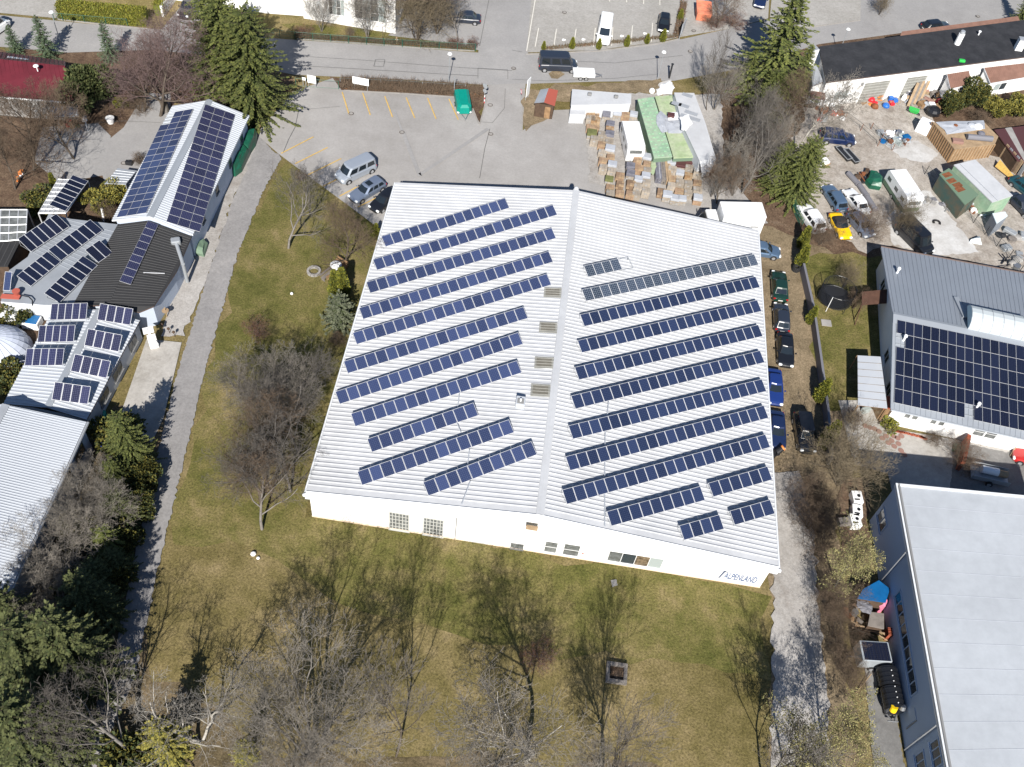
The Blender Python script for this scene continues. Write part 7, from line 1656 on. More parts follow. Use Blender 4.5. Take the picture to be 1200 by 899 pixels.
def grow_bare(seed, h=10, fork=.3, spread=.5, n1=9, n2=6, n3=5, n4=4, n5=0, r0=.14, stems=1, up_=.25, droop=0.0, tipscale=1.0, minr=.011, wig=.16, leaves=0):
    rg = random.Random(seed); big, fine, tips = [], [], []
    def vrot(d, ang, az):
        q = d.to_track_quat('Z', 'Y'); return (q @ Vector((math.sin(ang) * math.cos(az), math.sin(ang) * math.sin(az), math.cos(ang)))).normalized()
    counts = [n1, n2, n3, n4, n5]
    def branch(p, d, L, r, lev):
        k = [7, 5, 3, 2, 2, 1][min(lev, 5)]; pts = [p]; dd = d.copy()
        for i in range(k):
            dd = (dd + Vector((rg.gauss(0, wig), rg.gauss(0, wig), rg.gauss(0, wig * .7) + (up_ * .3 if lev > 0 else .05) - droop * lev * .12 * (i + 1) / k))).normalized()
            pts.append(pts[-1] + dd * (L / k))
        re = max(minr * .7, r * (.25 if lev == 0 else .4))
        for i in range(k):
            a, b = lerp(r, re, i / k), lerp(r, re, (i + 1) / k)
            (big if lev <= 1 else fine).append((*pts[i], *pts[i + 1], max(minr, a), max(minr * .7, b)))
        nc = counts[lev] if lev < 5 else 0
        if nc == 0: tips.append((pts[-1], dd)); return
        az = rg.uniform(0, 6.28)
        for j in range(nc):
            t0 = fork if lev == 0 else .25
            t = t0 + (1 - t0) * ((j + rg.random() * .8) / nc); t = min(t, .99); x = t * k; i = min(int(x), k - 1); q = pts[i].lerp(pts[i + 1], x - i)
            az += 2.4 + rg.gauss(0, .3); ang = rg.uniform(.45, .95) * (spread / .5) * (1.15 - .45 * t if lev == 0 else 1)
            ld = (pts[i + 1] - pts[i]).normalized(); nd = vrot(ld, ang, az)
            cl = L * rg.uniform(.42, .68) * ((1.15 - .55 * t) if lev == 0 else (1.1 - .4 * t))
            branch(q, nd, cl, max(minr, lerp(r, re, t) * rg.uniform(.45, .65)), lev + 1)
    for s_ in range(stems):
        if stems == 1: branch(Vector((0, 0, -.1)), Vector((rg.gauss(0, .04), rg.gauss(0, .04), 1)).normalized(), h, r0, 0)
        else:
            a = 6.28 * s_ / stems + rg.uniform(-.4, .4); t = rg.uniform(.1, .42) * spread / .5
            branch(Vector((math.cos(a) * .15, math.sin(a) * .15, -.1)), Vector((math.cos(a) * math.sin(t), math.sin(a) * math.sin(t), math.cos(t))), h * rg.uniform(.75, 1.05), r0 * rg.uniform(.6, 1), 0)
    return big, fine, tips

PROTO = {}
def bare_proto(key, trunk_m, twig_m, leaf_m=None, leaf_n=0, leaf_l=.12, **kw):
    big, fine, tips = grow_bare(**kw)
    t = tubes_mesh('trunk', big, 5, trunk_m); c = tubes_mesh('crown', fine, 3, twig_m); parts = [('trunk', t), ('crown', c)]
    if leaf_m:
        rg = np.random.default_rng(kw['seed']); Pp, Dd = [], []
        for p, d in tips:
            for _ in range(leaf_n): Pp.append(np.array(p) + rg.normal(0, .13, 3)); Dd.append(np.array(d) + rg.normal(0, .7, 3))
        v, q = leaf_quads(Pp, Dd, rg.uniform(.6, 1.3, len(Pp)) * leaf_l, leaf_l * .38, rg)
        parts.append(('leaves', mesh_np('leaves', v, q, leaf_m, rg.integers(0, len(leaf_m), len(q)))))
    PROTO[key] = (parts, kw.get('h', 10))

def conifer_proto(key, h=10, R_=2.2, seed=1, mats=('needle', 'needle_tip', 'needle_old'), bark='bark', z0=.05, gap=.36, nb=9, droop=.35, wd=.105, power=.75, sp=.115, ln=.4, top=.96):
    rg = np.random.default_rng(seed); PP, DD, LL, MI = [], [], [], []; segs = [(0, 0, -.1, 0, 0, h, .035 * h ** .7, .015)]; limb = []
    z = h * z0; dr0 = droop
    while z < h * top:
        f = z / h; L0 = R_ * (1 - f) ** power + .12; n = max(4, int(nb * (1 - f * .4))); a0 = rg.uniform(0, 6.28)
        for k in range(n):
            a = a0 + 6.283 * k / n + rg.normal(0, .14); L = L0 * rg.uniform(.55, 1.2); droop = dr0 * rg.uniform(.6, 1.5); zz = z + rg.normal(0, gap * .28)
            ca, sa = math.cos(a), math.sin(a); m = max(2, int(L / sp)); lift = .3 * (f - .15)
            prev = np.array([0, 0, zz])
            for i in range(1, m + 1):
                t = i / m; rr = L * t; y = zz + rr * (lift - droop * t * .9 + .22 * t * t)
                p = np.array([ca * rr, sa * rr, y]); d = p - prev; d /= np.linalg.norm(d) + 1e-9
                if i % 3 == 0 or i == m: limb.append((*prev, *p, max(.006, .022 * (1 - t)), max(.005, .018 * (1 - t))))
                prev = p if (i % 3 == 0 or i == m) else prev
                if t < .14: continue
                side = np.array([-sa, ca, 0])
                for s_ in (-1, 1):
                    PP.append(p + rg.normal(0, .03, 3)); DD.append(d * .75 + side * s_ * rg.uniform(.5, 1.0) + np.array([0, 0, rg.uniform(-.45, .12)])); LL.append(ln * (1.1 - .5 * t) * rg.uniform(.7, 1.2)); MI.append(1 if rg.random() < .12 + .5 * t * t else (2 if rg.random() < .35 - .2 * t else 0))
                if i == m: 
                    for _ in range(2): PP.append(p); DD.append(d + rg.normal(0, .25, 3)); LL.append(ln * .9); MI.append(1)
        z += gap * (1 - .35 * f)
    for k in range(14): PP.append(np.array([0, 0, h * (.95 + .05 * k / 14)])); DD.append(np.array([rg.normal(), rg.normal(), .9])); LL.append(.25); MI.append(1)
    LL = np.array(LL); v, q = leaf_quads(PP, DD, LL, wd * (LL / ln) ** .5, rg, flat=.75)
    PROTO[key] = ([('trunk', tubes_mesh('trunk', segs + limb, 5, bark)), ('crown', mesh_np('crown', v, q, mats, MI))], h)

def bush_proto(key, h=3.0, R_=1.6, seed=1, mats=('yew', 'yew_tip', 'needle_old'), n=2600, ln=.24, wd=.09, lobes=9, column=False, upward=.4, light=.3):
    rg = np.random.default_rng(seed); PP, DD, MI = [], [], []; segs = []
    if column: L_ = [((0, 0, h * (.08 + .86 * i / 8)), R_ * (1.05 - abs(i / 8 - .3) * 1.05) * rg.uniform(.85, 1.1)) for i in range(9)]
    else: L_ = [((rg.uniform(-1, 1) * R_ * .6, rg.uniform(-1, 1) * R_ * .6, h * rg.uniform(.25, .74)), R_ * rg.uniform(.36, .6)) for i in range(lobes)]
    for (c, r) in L_:
        k = n // len(L_); d = rg.normal(size=(k, 3)); d /= np.linalg.norm(d, axis=1)[:, None]; rad = r * rg.uniform(.55, 1.06, k) ** .6 * (1 + .16 * np.sin(d[:, 0] * 7 + c[0] * 5) * np.cos(d[:, 1] * 6 + d[:, 2] * 5))
        p = np.array(c) + d * rad[:, None] * np.array([1, 1, h / (2.4 * R_) if not column else .8]); ok = p[:, 2] > .03; p, d2 = p[ok], d[ok]
        PP.append(p); DD.append(d2 + rg.normal(0, .45, d2.shape) + np.array([0, 0, upward])); MI.append(np.where(rg.random(len(p)) < light * (.6 + .8 * (d2[:, 2] > .1)), 1, np.where(rg.random(len(p)) < .3, 2, 0)))
        segs.append((0, 0, 0, c[0], c[1], c[2], .05, .02))
    PP, DD, MI = np.concatenate(PP), np.concatenate(DD), np.concatenate(MI); v, q = leaf_quads(PP, DD, ln * rg.uniform(.6, 1.3, len(PP)), wd, rg)
    PROTO[key] = ([('trunk', tubes_mesh('trunk', segs, 4, 'bark')), ('crown', mesh_np('crown', v, q, mats, MI))], h)

_tcount = {}
def plant(key, cx, cy, h, label, rxy=1.0, zc=.55, cat='tree', group=None, name='tree', base=False):
    """a tree whose crown is seen at (cx, cy); base: (cx, cy) is its foot"""
    parts, h0 = PROTO[key]; wpt = P(cx, cy, 0 if base else h * zc)
    r = root(name, label, cat, (wpt.x, wpt.y, 0), rnd.uniform(0, 6.28), group); s = h / h0; r.scale = (s * rxy, s * rxy, s)
    for nm, me in parts:
        o = bpy.data.objects.new(nm, me); COL.objects.link(o); o.parent = r
    return r

bare_proto('broad', 'bark_grey', 'twig_grey', seed=3, h=10, fork=.22, spread=.55, n1=12, n2=7, n3=6, n4=5, r0=.2)
bare_proto('broad_b', 'bark_grey', 'twig_grey', seed=14, h=10, fork=.25, spread=.55, n1=12, n2=7, n3=6, n4=5, r0=.2, droop=.3)
bare_proto('purple', 'bark', 'twig_purple', seed=5, h=10, fork=.12, spread=.66, n1=17, n2=9, n3=7, n4=6, r0=.22)
bare_proto('brown', 'bark', 'twig_brown', seed=9, h=10, fork=.14, spread=.64, n1=15, n2=9, n3=7, n4=5, r0=.2)
bare_proto('multi', 'bark_grey', 'twig_dry', seed=21, h=10, fork=.2, spread=.5, n1=8, n2=6, n3=5, n4=4, r0=.13, stems=6)
bare_proto('multi_tan', 'bark', 'twig_tan', seed=33, h=10, fork=.12, spread=.55, n1=9, n2=6, n3=5, n4=3, r0=.12, stems=9)
bare_proto('multi_brown', 'bark', 'twig_brown', seed=37, h=10, fork=.12, spread=.62, n1=9, n2=6, n3=5, n4=3, r0=.12, stems=8)
bare_proto('slim', 'bark', 'twig_grey', seed=41, h=10, fork=.32, spread=.33, n1=13, n2=6, n3=5, n4=3, r0=.11, up_=.5)
bare_proto('birch', 'bark_birch', 'twig_dry', seed=54, h=10, fork=.42, spread=.58, n1=17, n2=7, n3=6, n4=4, r0=.18, droop=.4, minr=.013, wig=.1)
bare_proto('white_branched', 'bark_birch', 'twig_pale', seed=57, h=10, fork=.22, spread=.66, n1=10, n2=6, n3=5, n4=3, r0=.2, stems=2, wig=.2)
bare_proto('budding', 'bark_grey', 'twig_tan', ['bud_green', 'bud_yellow', 'bud_yellow'], 4, .17, seed=63, h=10, fork=.3, spread=.55, n1=11, n2=7, n3=6, n4=4, r0=.16)
bare_proto('shrub_rusty', 'bark', 'twig_purple', ['rusty_leaf', 'rusty_leaf_b'], 1, .25, seed=71, h=10, fork=.1, spread=.7, n1=7, n2=5, n3=4, n4=3, r0=.15, stems=8)
bare_proto('twiggy', 'bark', 'twig_brown', seed=77, h=10, fork=.08, spread=.75, n1=8, n2=5, n3=4, n4=3, r0=.16, stems=8, minr=.02)
conifer_proto('spruce', 14, 3.3, 4)
conifer_proto('spruce_wide', 12, 4.3, 11, nb=11, gap=.34, power=.52, mats=('needle', 'needle_tip', 'needle_old'))
conifer_proto('spruce_open', 15, 4.0, 6, nb=8, gap=.5, droop=.42, power=.7)
conifer_proto('blue_spruce', 6, 1.7, 8, mats=('spruce_blue', 'spruce_blue_tip', 'needle_old'), gap=.3, ln=.32, wd=.08)
conifer_proto('dark_spruce', 12, 4.0, 17, mats=('needle_old', 'yew_tip', 'yew'), nb=10, power=.52)
conifer_proto('yellow_conifer', 9, 3.0, 19, mats=('olive_leaf', 'olive_tip', 'yew'), nb=8, gap=.4, power=.6)
conifer_proto('pine', 5, 2.0, 23, mats=('pine_grey', 'pine_grey_tip', 'yew'), gap=.3, power=.5, ln=.34)
bush_proto('yew', 4.5, 2.6, 2, n=9000, ln=.3, wd=.1, lobes=13)
bush_proto('olive_bush', 2.5, 1.5, 5, ('olive_leaf', 'olive_tip', 'yew'), 4200, .2, .07)
bush_proto('dull_bush', 2.0, 1.3, 6, ('yew', 'olive_leaf', 'needle_old'), 3600, .2, .07)
bush_proto('thuja', 4.0, .85, 7, ('thuja', 'thuja_tip', 'yew'), 4500, .22, .08, column=True, upward=1.1, light=.45)
bush_proto('thuja_wide', 4.0, 1.7, 12, ('yew', 'olive_leaf', 'needle_old'), 6500, .26, .09, lobes=10, upward=1.0)
bush_proto('ball', 1.0, .6, 9, ('thuja', 'thuja_tip', 'olive_leaf'), 900, .14, .06, lobes=6)

G = 'trees and shrubs'
def H_(b, t): return height(b, t)
def foot(key, b, t, label, rxy=1.0, **k): return plant(key, b[0], b[1], H_(b, t), label, rxy, base=True, **k)
# left, along the street
foot('spruce_wide', (258, 98), (252, -25), 'tall spruce behind the back gable of the long workshop, left of two', .8)
foot('spruce_wide', (300, 134), (288, 8), 'tall spruce whose shadow falls across the street, right of two', 1.05)
foot('spruce_wide', (272, 115), (262, -14), 'tall spruce squeezed between the two beside the long workshop', .95)
foot('blue_spruce', (20, 63), (9, 30), 'small blue spruce nearest the left picture edge', 1.0)
foot('blue_spruce', (57, 68), (46, 18), 'blue spruce with a crisp shadow on the street behind the red roof', .9)
foot('blue_spruce', (131, 72), (124, 25), 'blue spruce beside the purple bare tree', .85)
plant('yew', 103, 100, 6.0, 'dark rounded evergreen touching the end of the red roof', .95)
plant('purple', 176, 86, 11, 'wide purple brown bare tree above the driveway', .9)
plant('purple', 160, 95, 8, 'smaller reddish bare tree beside the dark rounded evergreen', .8)
plant('brown', 208, 100, 5, 'bare brown tree between the purple tree and the tall spruces', .8)
plant('brown', 24, 158, 9, 'large bare brown tree in front of the red house', .95)
plant('brown', 75, 150, 8, 'bare tree shading the garden yard next to the red house', .9)
plant('brown', 5, 190, 7, 'low bare tree at the left edge above the annex', .9)
plant('twiggy', 160, 118, 2.6, 'brown garden shrub beside the driveway mouth', 1.1, cat='shrub', name='shrub')
plant('shrub_rusty', 148, 112, 1.8, 'rusty low shrub under the purple tree', 1.2, cat='shrub', name='shrub')
plant('shrub_rusty', 262, 118, 2.0, 'rusty undergrowth shrub behind the long workshop gable', 1.6, cat='shrub', name='shrub')
plant('shrub_rusty', 228, 108, 2.0, 'rusty undergrowth shrub left of the workshop ridge end', 1.6, cat='shrub', name='shrub')
plant('ball', 142, 121, 1.3, 'bright green garden ball shrub near the driveway', 1.0, cat='shrub', name='shrub')
plant('olive_bush', 115, 232, 2.8, 'yellow green bush left of the long workshop', 1.1, cat='shrub', name='shrub')
plant('olive_bush', 134, 226, 2.6, 'yellow green bush touching the eave of the long workshop', 1.0, cat='shrub', name='shrub')
plant('twiggy', 124, 246, 2.2, 'bare dark shrub between the annex and the long workshop', 1.2, cat='shrub', name='shrub')
plant('thuja', 62, 213, 2.6, 'slim green cypress beside the pergola posts', .8, cat='shrub', name='shrub')
plant('dull_bush', 46, 236, 2.4, 'dull round bush left of the pergola', 1.1, cat='shrub', name='shrub')
plant('twiggy', 162, 186, 1.5, 'dry brown tuft beside the eave of the long workshop', 1.0, cat='shrub', name='shrub')
plant('dull_bush', 3, 372, 2.2, 'dull bush beside the striped dome, near the table', 1.0, cat='shrub', name='shrub')
plant('dull_bush', 26, 368, 1.8, 'small dark bush between dome and blue basin', .8, cat='shrub', name='shrub')
plant('dull_bush', 8, 442, 2.6, 'dark bush below the striped dome', 1.2, cat='shrub', name='shrub')
plant('shrub_rusty', 20, 436, 1.4, 'rusty plant between the dome and the pale ribbed roof', 1.0, cat='shrub', name='shrub')
plant('olive_bush', 45, 362, 1.6, 'climbing green plant at the annex terrace', .6, cat='shrub', name='shrub')
# along the path, left
plant('spruce_wide', 147, 514, 8, 'green spruce at the corner of the brick paving', .8)
plant('dull_bush', 135, 505, 3.0, 'dull evergreen bush beside the spruce at the paving', 1.2, cat='shrub', name='shrub')
plant('dark_spruce', 140, 594, 4.8, 'dark spruce in the shade beside the path', 1.3)
plant('spruce_wide', 134, 556, 4.5, 'green spruce at the shaded wall behind the path spruces', 1.1)
plant('spruce_wide', 124, 634, 4.5, 'green spruce in the middle of the evergreen strip beside the path', 1.2)
for x, y, h, lb in [(168, 552, 3.0, 'dark evergreen bush at the path below the corner spruce'), (155, 590, 3.2, 'dark evergreen bush between corner spruce and the shaded spruce'), (146, 628, 3.0, 'dark evergreen bush at the path, halfway along the strip'), (136, 672, 3.0, 'dark evergreen bush at the narrow part of the path'), (98, 618, 3.4, 'dark evergreen bush at the shaded wall of the ribbed hall'), (84, 690, 3.4, 'dark evergreen bush above the lower left conifers')]:
    plant('thuja_wide', x, y, h, lb, 1.15, cat='shrub', name='shrub')
plant('dark_spruce', 100, 700, 8, 'dark spruce above the lower left conifers', .9)
plant('dark_spruce', 134, 660, 4, 'dark spruce nearest the path edge', 1.3)
plant('multi', 116, 572, 4.5, 'grey bare shrub between the ribbed hall and the spruce', 1.0, cat='shrub', name='shrub')
plant('multi', 108, 608, 6, 'pale grey bare shrub against the shaded wall of the ribbed hall', 1.0, cat='shrub', name='shrub')
plant('multi', 75, 655, 6, 'grey bare shrub covering the foot of the ribbed hall wall', 1.1, cat='shrub', name='shrub')
plant('dark_spruce', 112, 676, 4.8, 'dark spruce beside the narrow part of the path', 1.4)
plant('dark_spruce', 116, 712, 4.5, 'low dark spruce at the narrowing of the path', 1.4)
plant('multi', 60, 710, 6, 'grey bare shrub left of the dark spruce at the ribbed hall corner', 1.1, cat='shrub', name='shrub')
plant('dark_spruce', 30, 770, 12, 'broad dark conifer at the left picture edge', 1.0)
plant('dark_spruce', 75, 760, 12, 'tall dark conifer left of the white branched tree', .95)
plant('dark_spruce', 25, 860, 12, 'dark conifer in the lower left picture corner', 1.0)
plant('dark_spruce', 5, 720, 9, 'green conifer below the ribbed hall corner', .9)
plant('dark_spruce', 62, 850, 9, 'green conifer between the corner conifer and the grey tree', .9)
plant('broad', 160, 885, 10, 'grey bare tree overhanging the end of the path', .9, base=True)
plant('white_branched', 236, 868, 10, 'bare tree with pale white branches right of the path', .85, base=True)
plant('yellow_conifer', 190, 866, 6.5, 'yellow green conifer at the bottom edge', 1.0)
plant('dull_bush', 150, 890, 3, 'dull bush left of the yellow green conifer', 1.2, cat='shrub', name='shrub')
plant('yellow_conifer', 286, 880, 4.5, 'yellow green conifer beside the grey thicket', .8)
plant('shrub_rusty', 55, 895, 1.8, 'rusty shrub in the lower left corner', 2.0, cat='shrub', name='shrub')
# lawn
foot('broad', (338, 291), (340, 225), 'small fruit tree on the lawn near the path', .95)
foot('brown', (405, 309), (408, 258), 'round headed bare tree beside the garden table', 1.0)
plant('shrub_rusty', 300, 384, 2.4, 'reddish brown shrub on the lawn by the path', .9, cat='shrub', name='shrub')
plant('shrub_rusty', 352, 206, 1.2, 'rusty shrub at the lawn corner by the parking bays', 1.0, cat='shrub', name='shrub')
plant('pine', 397, 362, 4.6, 'grey green pine left of the hall', 1.0)
plant('thuja', 392, 332, 4.0, 'yellow green column cypress beside the garden table, left of two', .8)
plant('thuja', 401, 330, 4.2, 'yellow green column cypress beside the garden table, right of two', .8)
plant('twiggy', 394, 398, 1.6, 'dry shrub in front of the grey green pine', 1.0, cat='shrub', name='shrub')
plant('thuja', 441, 270, 2.2, 'yellow green clipped shrub at the back left hall wall', .8, cat='shrub', name='shrub')
plant('broad', 350, 432, 5.75, 'dark bare tree close to the hall on the lawn', 1.0)
plant('multi', 318, 462, 6.8999999999999995, 'grey bare thicket tree in the upper part of the lawn grove', 1.0)
plant('broad_b', 292, 470, 6.8999999999999995, 'grey bare tree by the path in the lawn grove', 1.0)
plant('broad', 345, 500, 8.049999999999999, 'tallest bare tree of the lawn grove, nearest the hall', .9)
plant('broad', 290, 535, 7.5, 'purplish bare tree in the middle of the lawn grove', .9)
plant('broad_b', 335, 545, 8.049999999999999, 'grey bare tree near the front left hall corner', .9)
plant('multi', 352, 462, 6, 'dark many stemmed shrub tree at the upper edge of the grove', 1.0)
plant('brown', 318, 510, 7, 'brown bare tree in the heart of the lawn grove', 1.0)
plant('brown', 300, 565, 7, 'brown bare tree between the purplish and the front grove trees', 1.0)
plant('broad', 300, 590, 8.049999999999999, 'grey bare tree at the front end of the lawn grove', .9)
# bottom
plant('multi', 366, 890, 11.3, 'broad grey many stemmed thicket tree at the bottom', .95, base=True)
plant('multi', 345, 915, 7.5, 'grey bare thicket beside the yellow green conifer', .9, base=True)
plant('slim', 464, 887, 10.5, 'slender bare tree standing alone on the brown grass', .9, base=True)
plant('birch', 617, 893, 12, 'large white birch in front of the hall', 1.0, base=True)
plant('shrub_rusty', 634, 768, 1.6, 'purplish low shrub behind the large birch', 1.6, cat='shrub', name='shrub')
plant('birch', 705, 925, 8.5, 'white birch right of the large one at the bottom edge', .75, base=True)
plant('broad', 560, 950, 7, 'bare tree at the bottom edge left of the large birch', .8, base=True)
plant('slim', 690, 935, 10.5, 'slender bare tree cut by the bottom edge', 1.0, base=True)
# right lane
plant('slim', 893, 907, 8.8, 'tall bare tree whose shadow falls beside the gravel lane', 1.1, base=True)
plant('budding', 938, 868, 7, 'budding tree with pale yellow leaves over the gravel lane', 1.0, zc=.65)
plant('budding', 965, 915, 7, 'budding tree at the bottom edge right of the gravel lane', .9, base=True)
plant('budding', 1004, 655, 8, 'budding pale yellow tree beside the shaded wall of the pale hall', .75, zc=.68)
plant('multi_tan', 997, 545, 6.5, 'tan willow like bare shrub in front of the paved courtyard', 1.0)
for i, (x, y, h, lb) in enumerate([(952, 575, 3.5, 'dark brown bare hedge shrub at the head of the gravel lane'), (955, 605, 4, 'dark brown bare hedge shrub beside the white appliances'), (966, 632, 4, 'dark brown bare hedge shrub above the budding tree'),
        (978, 700, 4, 'brown bare shrub below the budding tree'), (985, 735, 3.5, 'brown bare shrub beside the blue tarpaulin'), (990, 775, 3, 'low brown shrub beside the solar trailer'), (1003, 800, 2.2, 'low brown shrub at the asphalt back lane')]):
    plant('multi_brown', x, y, h, lb, .9, cat='shrub', name='shrub')
for x, y, h, lb in [(944, 277, 3.2, 'yellow green thuja at the upper end of the garden wall'), (942, 299, 3.4, 'yellow green thuja beside the tyre stack'), (953, 368, 2.6, 'yellow green thuja beside the concrete slab in the grass'), (966, 456, 3.4, 'yellow green thuja near the carport'), (975, 508, 4, 'yellow green thuja above the tan willow shrub')]:
    plant('thuja', x, y, h, lb, .95, cat='shrub', name='shrub')
plant('twiggy', 1000, 488, 2.0, 'red twigged shrub at the courtyard edge', 1.1, cat='shrub', name='shrub')
plant('multi_brown', 965, 275, 3.0, 'bare brown shrub in front of the yellow convertible', 1.0, cat='shrub', name='shrub')
plant('multi_brown', 1020, 262, 3.6, 'bare brown shrub behind the seamed roof corner', 1.0, cat='shrub', name='shrub')
plant('multi_tan', 1060, 255, 4.5, 'bare tan tree on the white concrete slab', .8)
plant('multi_tan', 994, 325, 3, 'bare tan bush behind the trampoline', .9, cat='shrub', name='shrub')
plant('multi_brown', 1005, 352, 2.5, 'bare shrub beside the brown porch', .8, cat='shrub', name='shrub')
plant('multi_brown', 1130, 535, 3, 'bare shrub in the shaded service yard', 1.0, cat='shrub', name='shrub')
plant('ball', 1042, 500, 1.2, 'yellow ball shrub at the white garden wall', 1.2, cat='shrub', name='shrub')
plant('twiggy', 1095, 513, 1.2, 'dry plants along the white house wall', 1.3, cat='shrub', name='shrub')
# grove behind the brick stacks
for key, x, y, h, rx, lb in [('broad', 862, 150, 10, .75, 'bare grey tree behind the white shed roofs'), ('broad_b', 884, 185, 10, .75, 'bare grey tree between the shed and the dark green spruce'), ('multi', 868, 200, 7, .8, 'grey bare thicket behind the brick stacks'),
        ('broad', 878, 140, 7, .7, 'bare grey tree in the middle of the grove'), ('multi', 900, 165, 7, .8, 'grey bare thicket beside the white birch of the grove'), ('brown', 925, 130, 8, .75, 'brown bare tree beside the workshop side annex'), ('multi', 845, 100, 7, .7, 'sparse bare tree next to the street verge'), ('brown', 848, 215, 6, .8, 'bare brown tree near the cargo lorry'), ('multi', 838, 215, 4, .8, 'small bare bush at the end of the brick stacks')]:
    plant(key, x, y, h, lb, rx)
foot('slim', (828, 130), (835, 60), 'slim pale trunked tree at the corner of the white shed', .7)
foot('birch', (931, 186), (944, 104), 'white birch beside the navy off-road car', .8)
foot('spruce_open', (897, 112), (906, -14), 'tallest spruce, casting its shadow over the street', 1.5)
foot('spruce_open', (872, 105), (872, 55), 'shorter spruce left of the tallest one', 1.2)
foot('spruce_wide', (893, 140), (895, 78), 'dark spruce standing inside the bare grove', .9)
foot('spruce', (932, 108), (937, 50), 'spruce touching the side annex of the black roofed workshop', 1.1)
foot('spruce_wide', (928, 234), (920, 158), 'dark green spruce behind the cargo lorry', 1.0)
foot('spruce_wide', (906, 222), (902, 165), 'dark green spruce left of the one behind the cargo lorry', .9)
# beyond the street
foot('multi', (377, 37), (374, -8), 'bare many stemmed tree at the left window of the white workshop', .7)
foot('multi', (431, 46), (426, -6), 'bare many stemmed tree at the right window of the white workshop', .7)
foot('slim', (449, 47), (452, 5), 'slim bare tree between window and corner of the white workshop', .7)
foot('multi_tan', (489, 48), (492, -15), 'tan bare bush with many stems beside the white workshop corner', 1.0)
foot('multi_tan', (512, 40), (520, -15), 'tan bare bush behind the many stemmed one', .9)
foot('broad', (537, 48), (546, 2), 'bare tree in front of the dark parked car', .9)
plant('shrub_rusty', 533, 50, 1.3, 'reddish brown shrub at the foot of the bare tree by the street', 1.4, cat='shrub', name='shrub')
plant('shrub_rusty', 554, 49, 1.3, 'reddish brown clipped shrub at the street corner', 1.0, cat='shrub', name='shrub')
plant('shrub_rusty', 355, 36, 1.3, 'reddish brown shrub at the gate of the white workshop', 1.8, cat='shrub', name='shrub')
plant('twiggy', 410, 37, 1.4, 'brown clipped shrub between the two workshop windows', .9, cat='shrub', name='shrub')
for x, y, h, lb in [(637.5, 53, 1.3, 'brown conifer sapling, first from the left along the upper lot'), (671, 50, 1.7, 'yellow conifer sapling, second from the left along the upper lot'), (702.5, 51, 1.6, 'yellow conifer sapling in front of the white van'), (735.5, 47.5, 1.7, 'yellow conifer sapling right of the white van'), (759, 45, 1.5, 'dull conifer sapling between the yellow ones'), (778, 41, 1.9, 'yellow conifer sapling in front of the black car'), (798, 17, 1.8, 'yellow conifer sapling beside the orange skip')]:
    plant('thuja', x, y, h, lb, 1.1, cat='shrub', group='saplings along the upper lot', name='sapling')
plant('brown', 846, 8, 6, 'dead brown tree beside the orange skip', .8)
plant('shrub_rusty', 858, 22, 1.6, 'rusty hedge mound right of the orange skip', 2.2, cat='shrub', name='shrub')
plant('shrub_rusty', 836, 24, 1.4, 'rusty hedge mound below the dead brown tree', 1.8, cat='shrub', name='shrub')
plant('multi_tan', 1035, 6, 3, 'tan bare bush on the soil island at the top', .8, cat='shrub', name='shrub')
foot('spruce', (1190, 32), (1196, -20), 'spruce behind the black roof at the right edge', 1.0)
plant('thuja_wide', 1118, 118, 3.6, 'olive evergreen bush left of three behind the junk crate', .9, cat='shrub', name='shrub')
plant('thuja_wide', 1146, 108, 4.4, 'dark pointed evergreen bush between the two tiled annexes', .95, cat='shrub', name='shrub')
plant('olive_bush', 1172, 125, 2.8, 'yellow green bush in front of the tiled annex', 1.2, cat='shrub', name='shrub')
plant('olive_bush', 1194, 122, 2.8, 'yellow green bush at the right edge below the tiled annex', 1.2, cat='shrub', name='shrub')
plant('twiggy', 1150, 138, 1.6, 'brown bramble below the evergreen bushes', 2.0, cat='shrub', name='shrub')
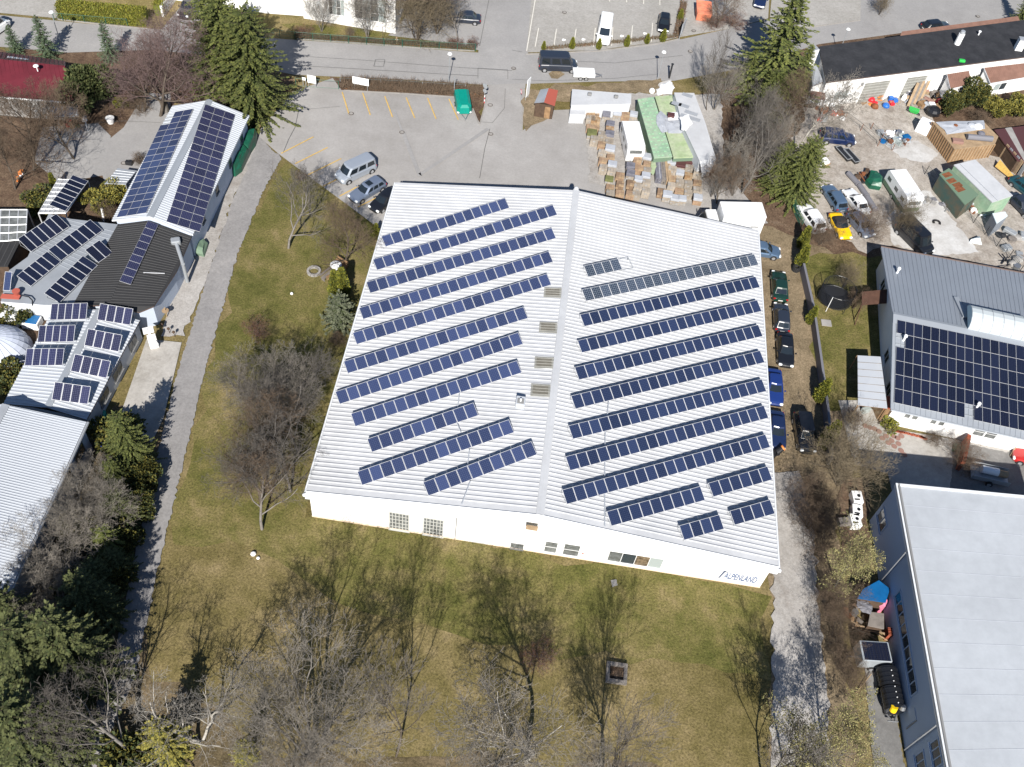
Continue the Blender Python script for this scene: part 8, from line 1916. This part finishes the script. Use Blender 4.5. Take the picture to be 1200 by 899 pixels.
# hedges
def leaf_hedge(a, c, wd, h, label, mats=('thuja', 'thuja_tip', 'olive_leaf'), n=9000):
    p, q = P(*a), P(*c); d = (q - p); L = d.length; d.normalize(); nn = Vector((-d.y, d.x, 0)); rg = np.random.default_rng(5)
    r = root('hedge', label, 'hedge', (p.x, p.y, 0))
    f = rg.integers(0, 3, n); u, v_, z = rg.random(n) * L, rg.random(n) * wd, rg.random(n) * h
    v_ = np.where(f == 0, 0.0, v_); z = np.where(f == 1, h, z); v_ = np.where(f == 2, wd * (rg.random(n) > .5), v_); z = np.where(f == 2, rg.random(n) * h, z)
    pts = np.outer(u, np.array(d)) + np.outer(v_, np.array(nn)); pts[:, 2] = z; pts += rg.normal(0, .06, pts.shape)
    D = rg.normal(0, .6, (n, 3)) + np.array([0, 0, .6]); V_, Q_ = leaf_quads(pts, D, .2 * rg.uniform(.6, 1.3, n), .07, rg)
    o = bpy.data.objects.new('foliage', mesh_np('foliage', V_, Q_, mats, rg.choice(3, n, p=[.4, .35, .25]))); COL.objects.link(o); o.parent = r
    b = MB(); c_ = d * L / 2 + nn * wd / 2; b.box((c_.x, c_.y, h / 2 - .03), (L - .1, wd - .15, h - .12), math.atan2(d.y, d.x)); b.build('core', mats[0], r)
leaf_hedge((69, 23), (172, 32), 1.5, 2.0, 'long clipped yellow green hedge along the street at the top left', n=13000)
leaf_hedge((192, 20), (204, 0), 1.2, 1.6, 'short clipped hedge beside the driveway wall', n=3000)
def twig_hedge(a, c, wd, h, label, n=3500, m='twig_brown'):
    p, q = P(*a), P(*c); d = (q - p); L = d.length; d.normalize(); nn = Vector((-d.y, d.x, 0)); rg = np.random.default_rng(int(a[0]))
    u, v_ = rg.random(n) * L, rg.random(n) * wd; p0 = np.outer(u, np.array(d)) + np.outer(v_, np.array(nn)); p0[:, 2] = rg.random(n) * h * .6
    dd = rg.normal(0, .5, (n, 3)) + np.array([0, 0, .8]); p1 = p0 + dd * h * .45; s = np.concatenate([p0, p1, np.full((n, 1), .022), np.full((n, 1), .012)], 1)
    r = root('hedge', label, 'hedge', (p.x, p.y, 0)); o = bpy.data.objects.new('twigs', tubes_mesh('twigs', s, 3, m)); COL.objects.link(o); o.parent = r
    k = 500; u = rg.random(k) * L; pp = np.outer(u, np.array(d)) + np.outer(rg.random(k) * wd, np.array(nn)); pp[:, 2] = rg.random(k) * h * .6; V_, Q_ = leaf_quads(pp, rg.normal(0, 1, (k, 3)), .18, .08, rg)
    o = bpy.data.objects.new('leaves', mesh_np('leaves', V_, Q_, ['rusty_leaf', 'rusty_leaf_b'], rg.integers(0, 2, k))); COL.objects.link(o); o.parent = r
twig_hedge((399, 105), (545, 114), 1.9, 1.0, 'brown leafless hedge between the parking bays and the street', 6000)
twig_hedge((547, 113), (566, 114), 1.6, .9, 'brown leafless hedge at the car park entrance', 1200)
twig_hedge((345, 46), (556, 60), .7, .8, 'thin brown leafless hedge along the far side of the street', 2500)
twig_hedge((637, 60), (795, 45), .6, .5, 'low dry planting strip along the upper lot', 1800, 'twig_tan')
twig_hedge((797, 44), (805, 5), 1.0, .7, 'dry rusty strip beside the orange skip', 900, 'twig_brown')
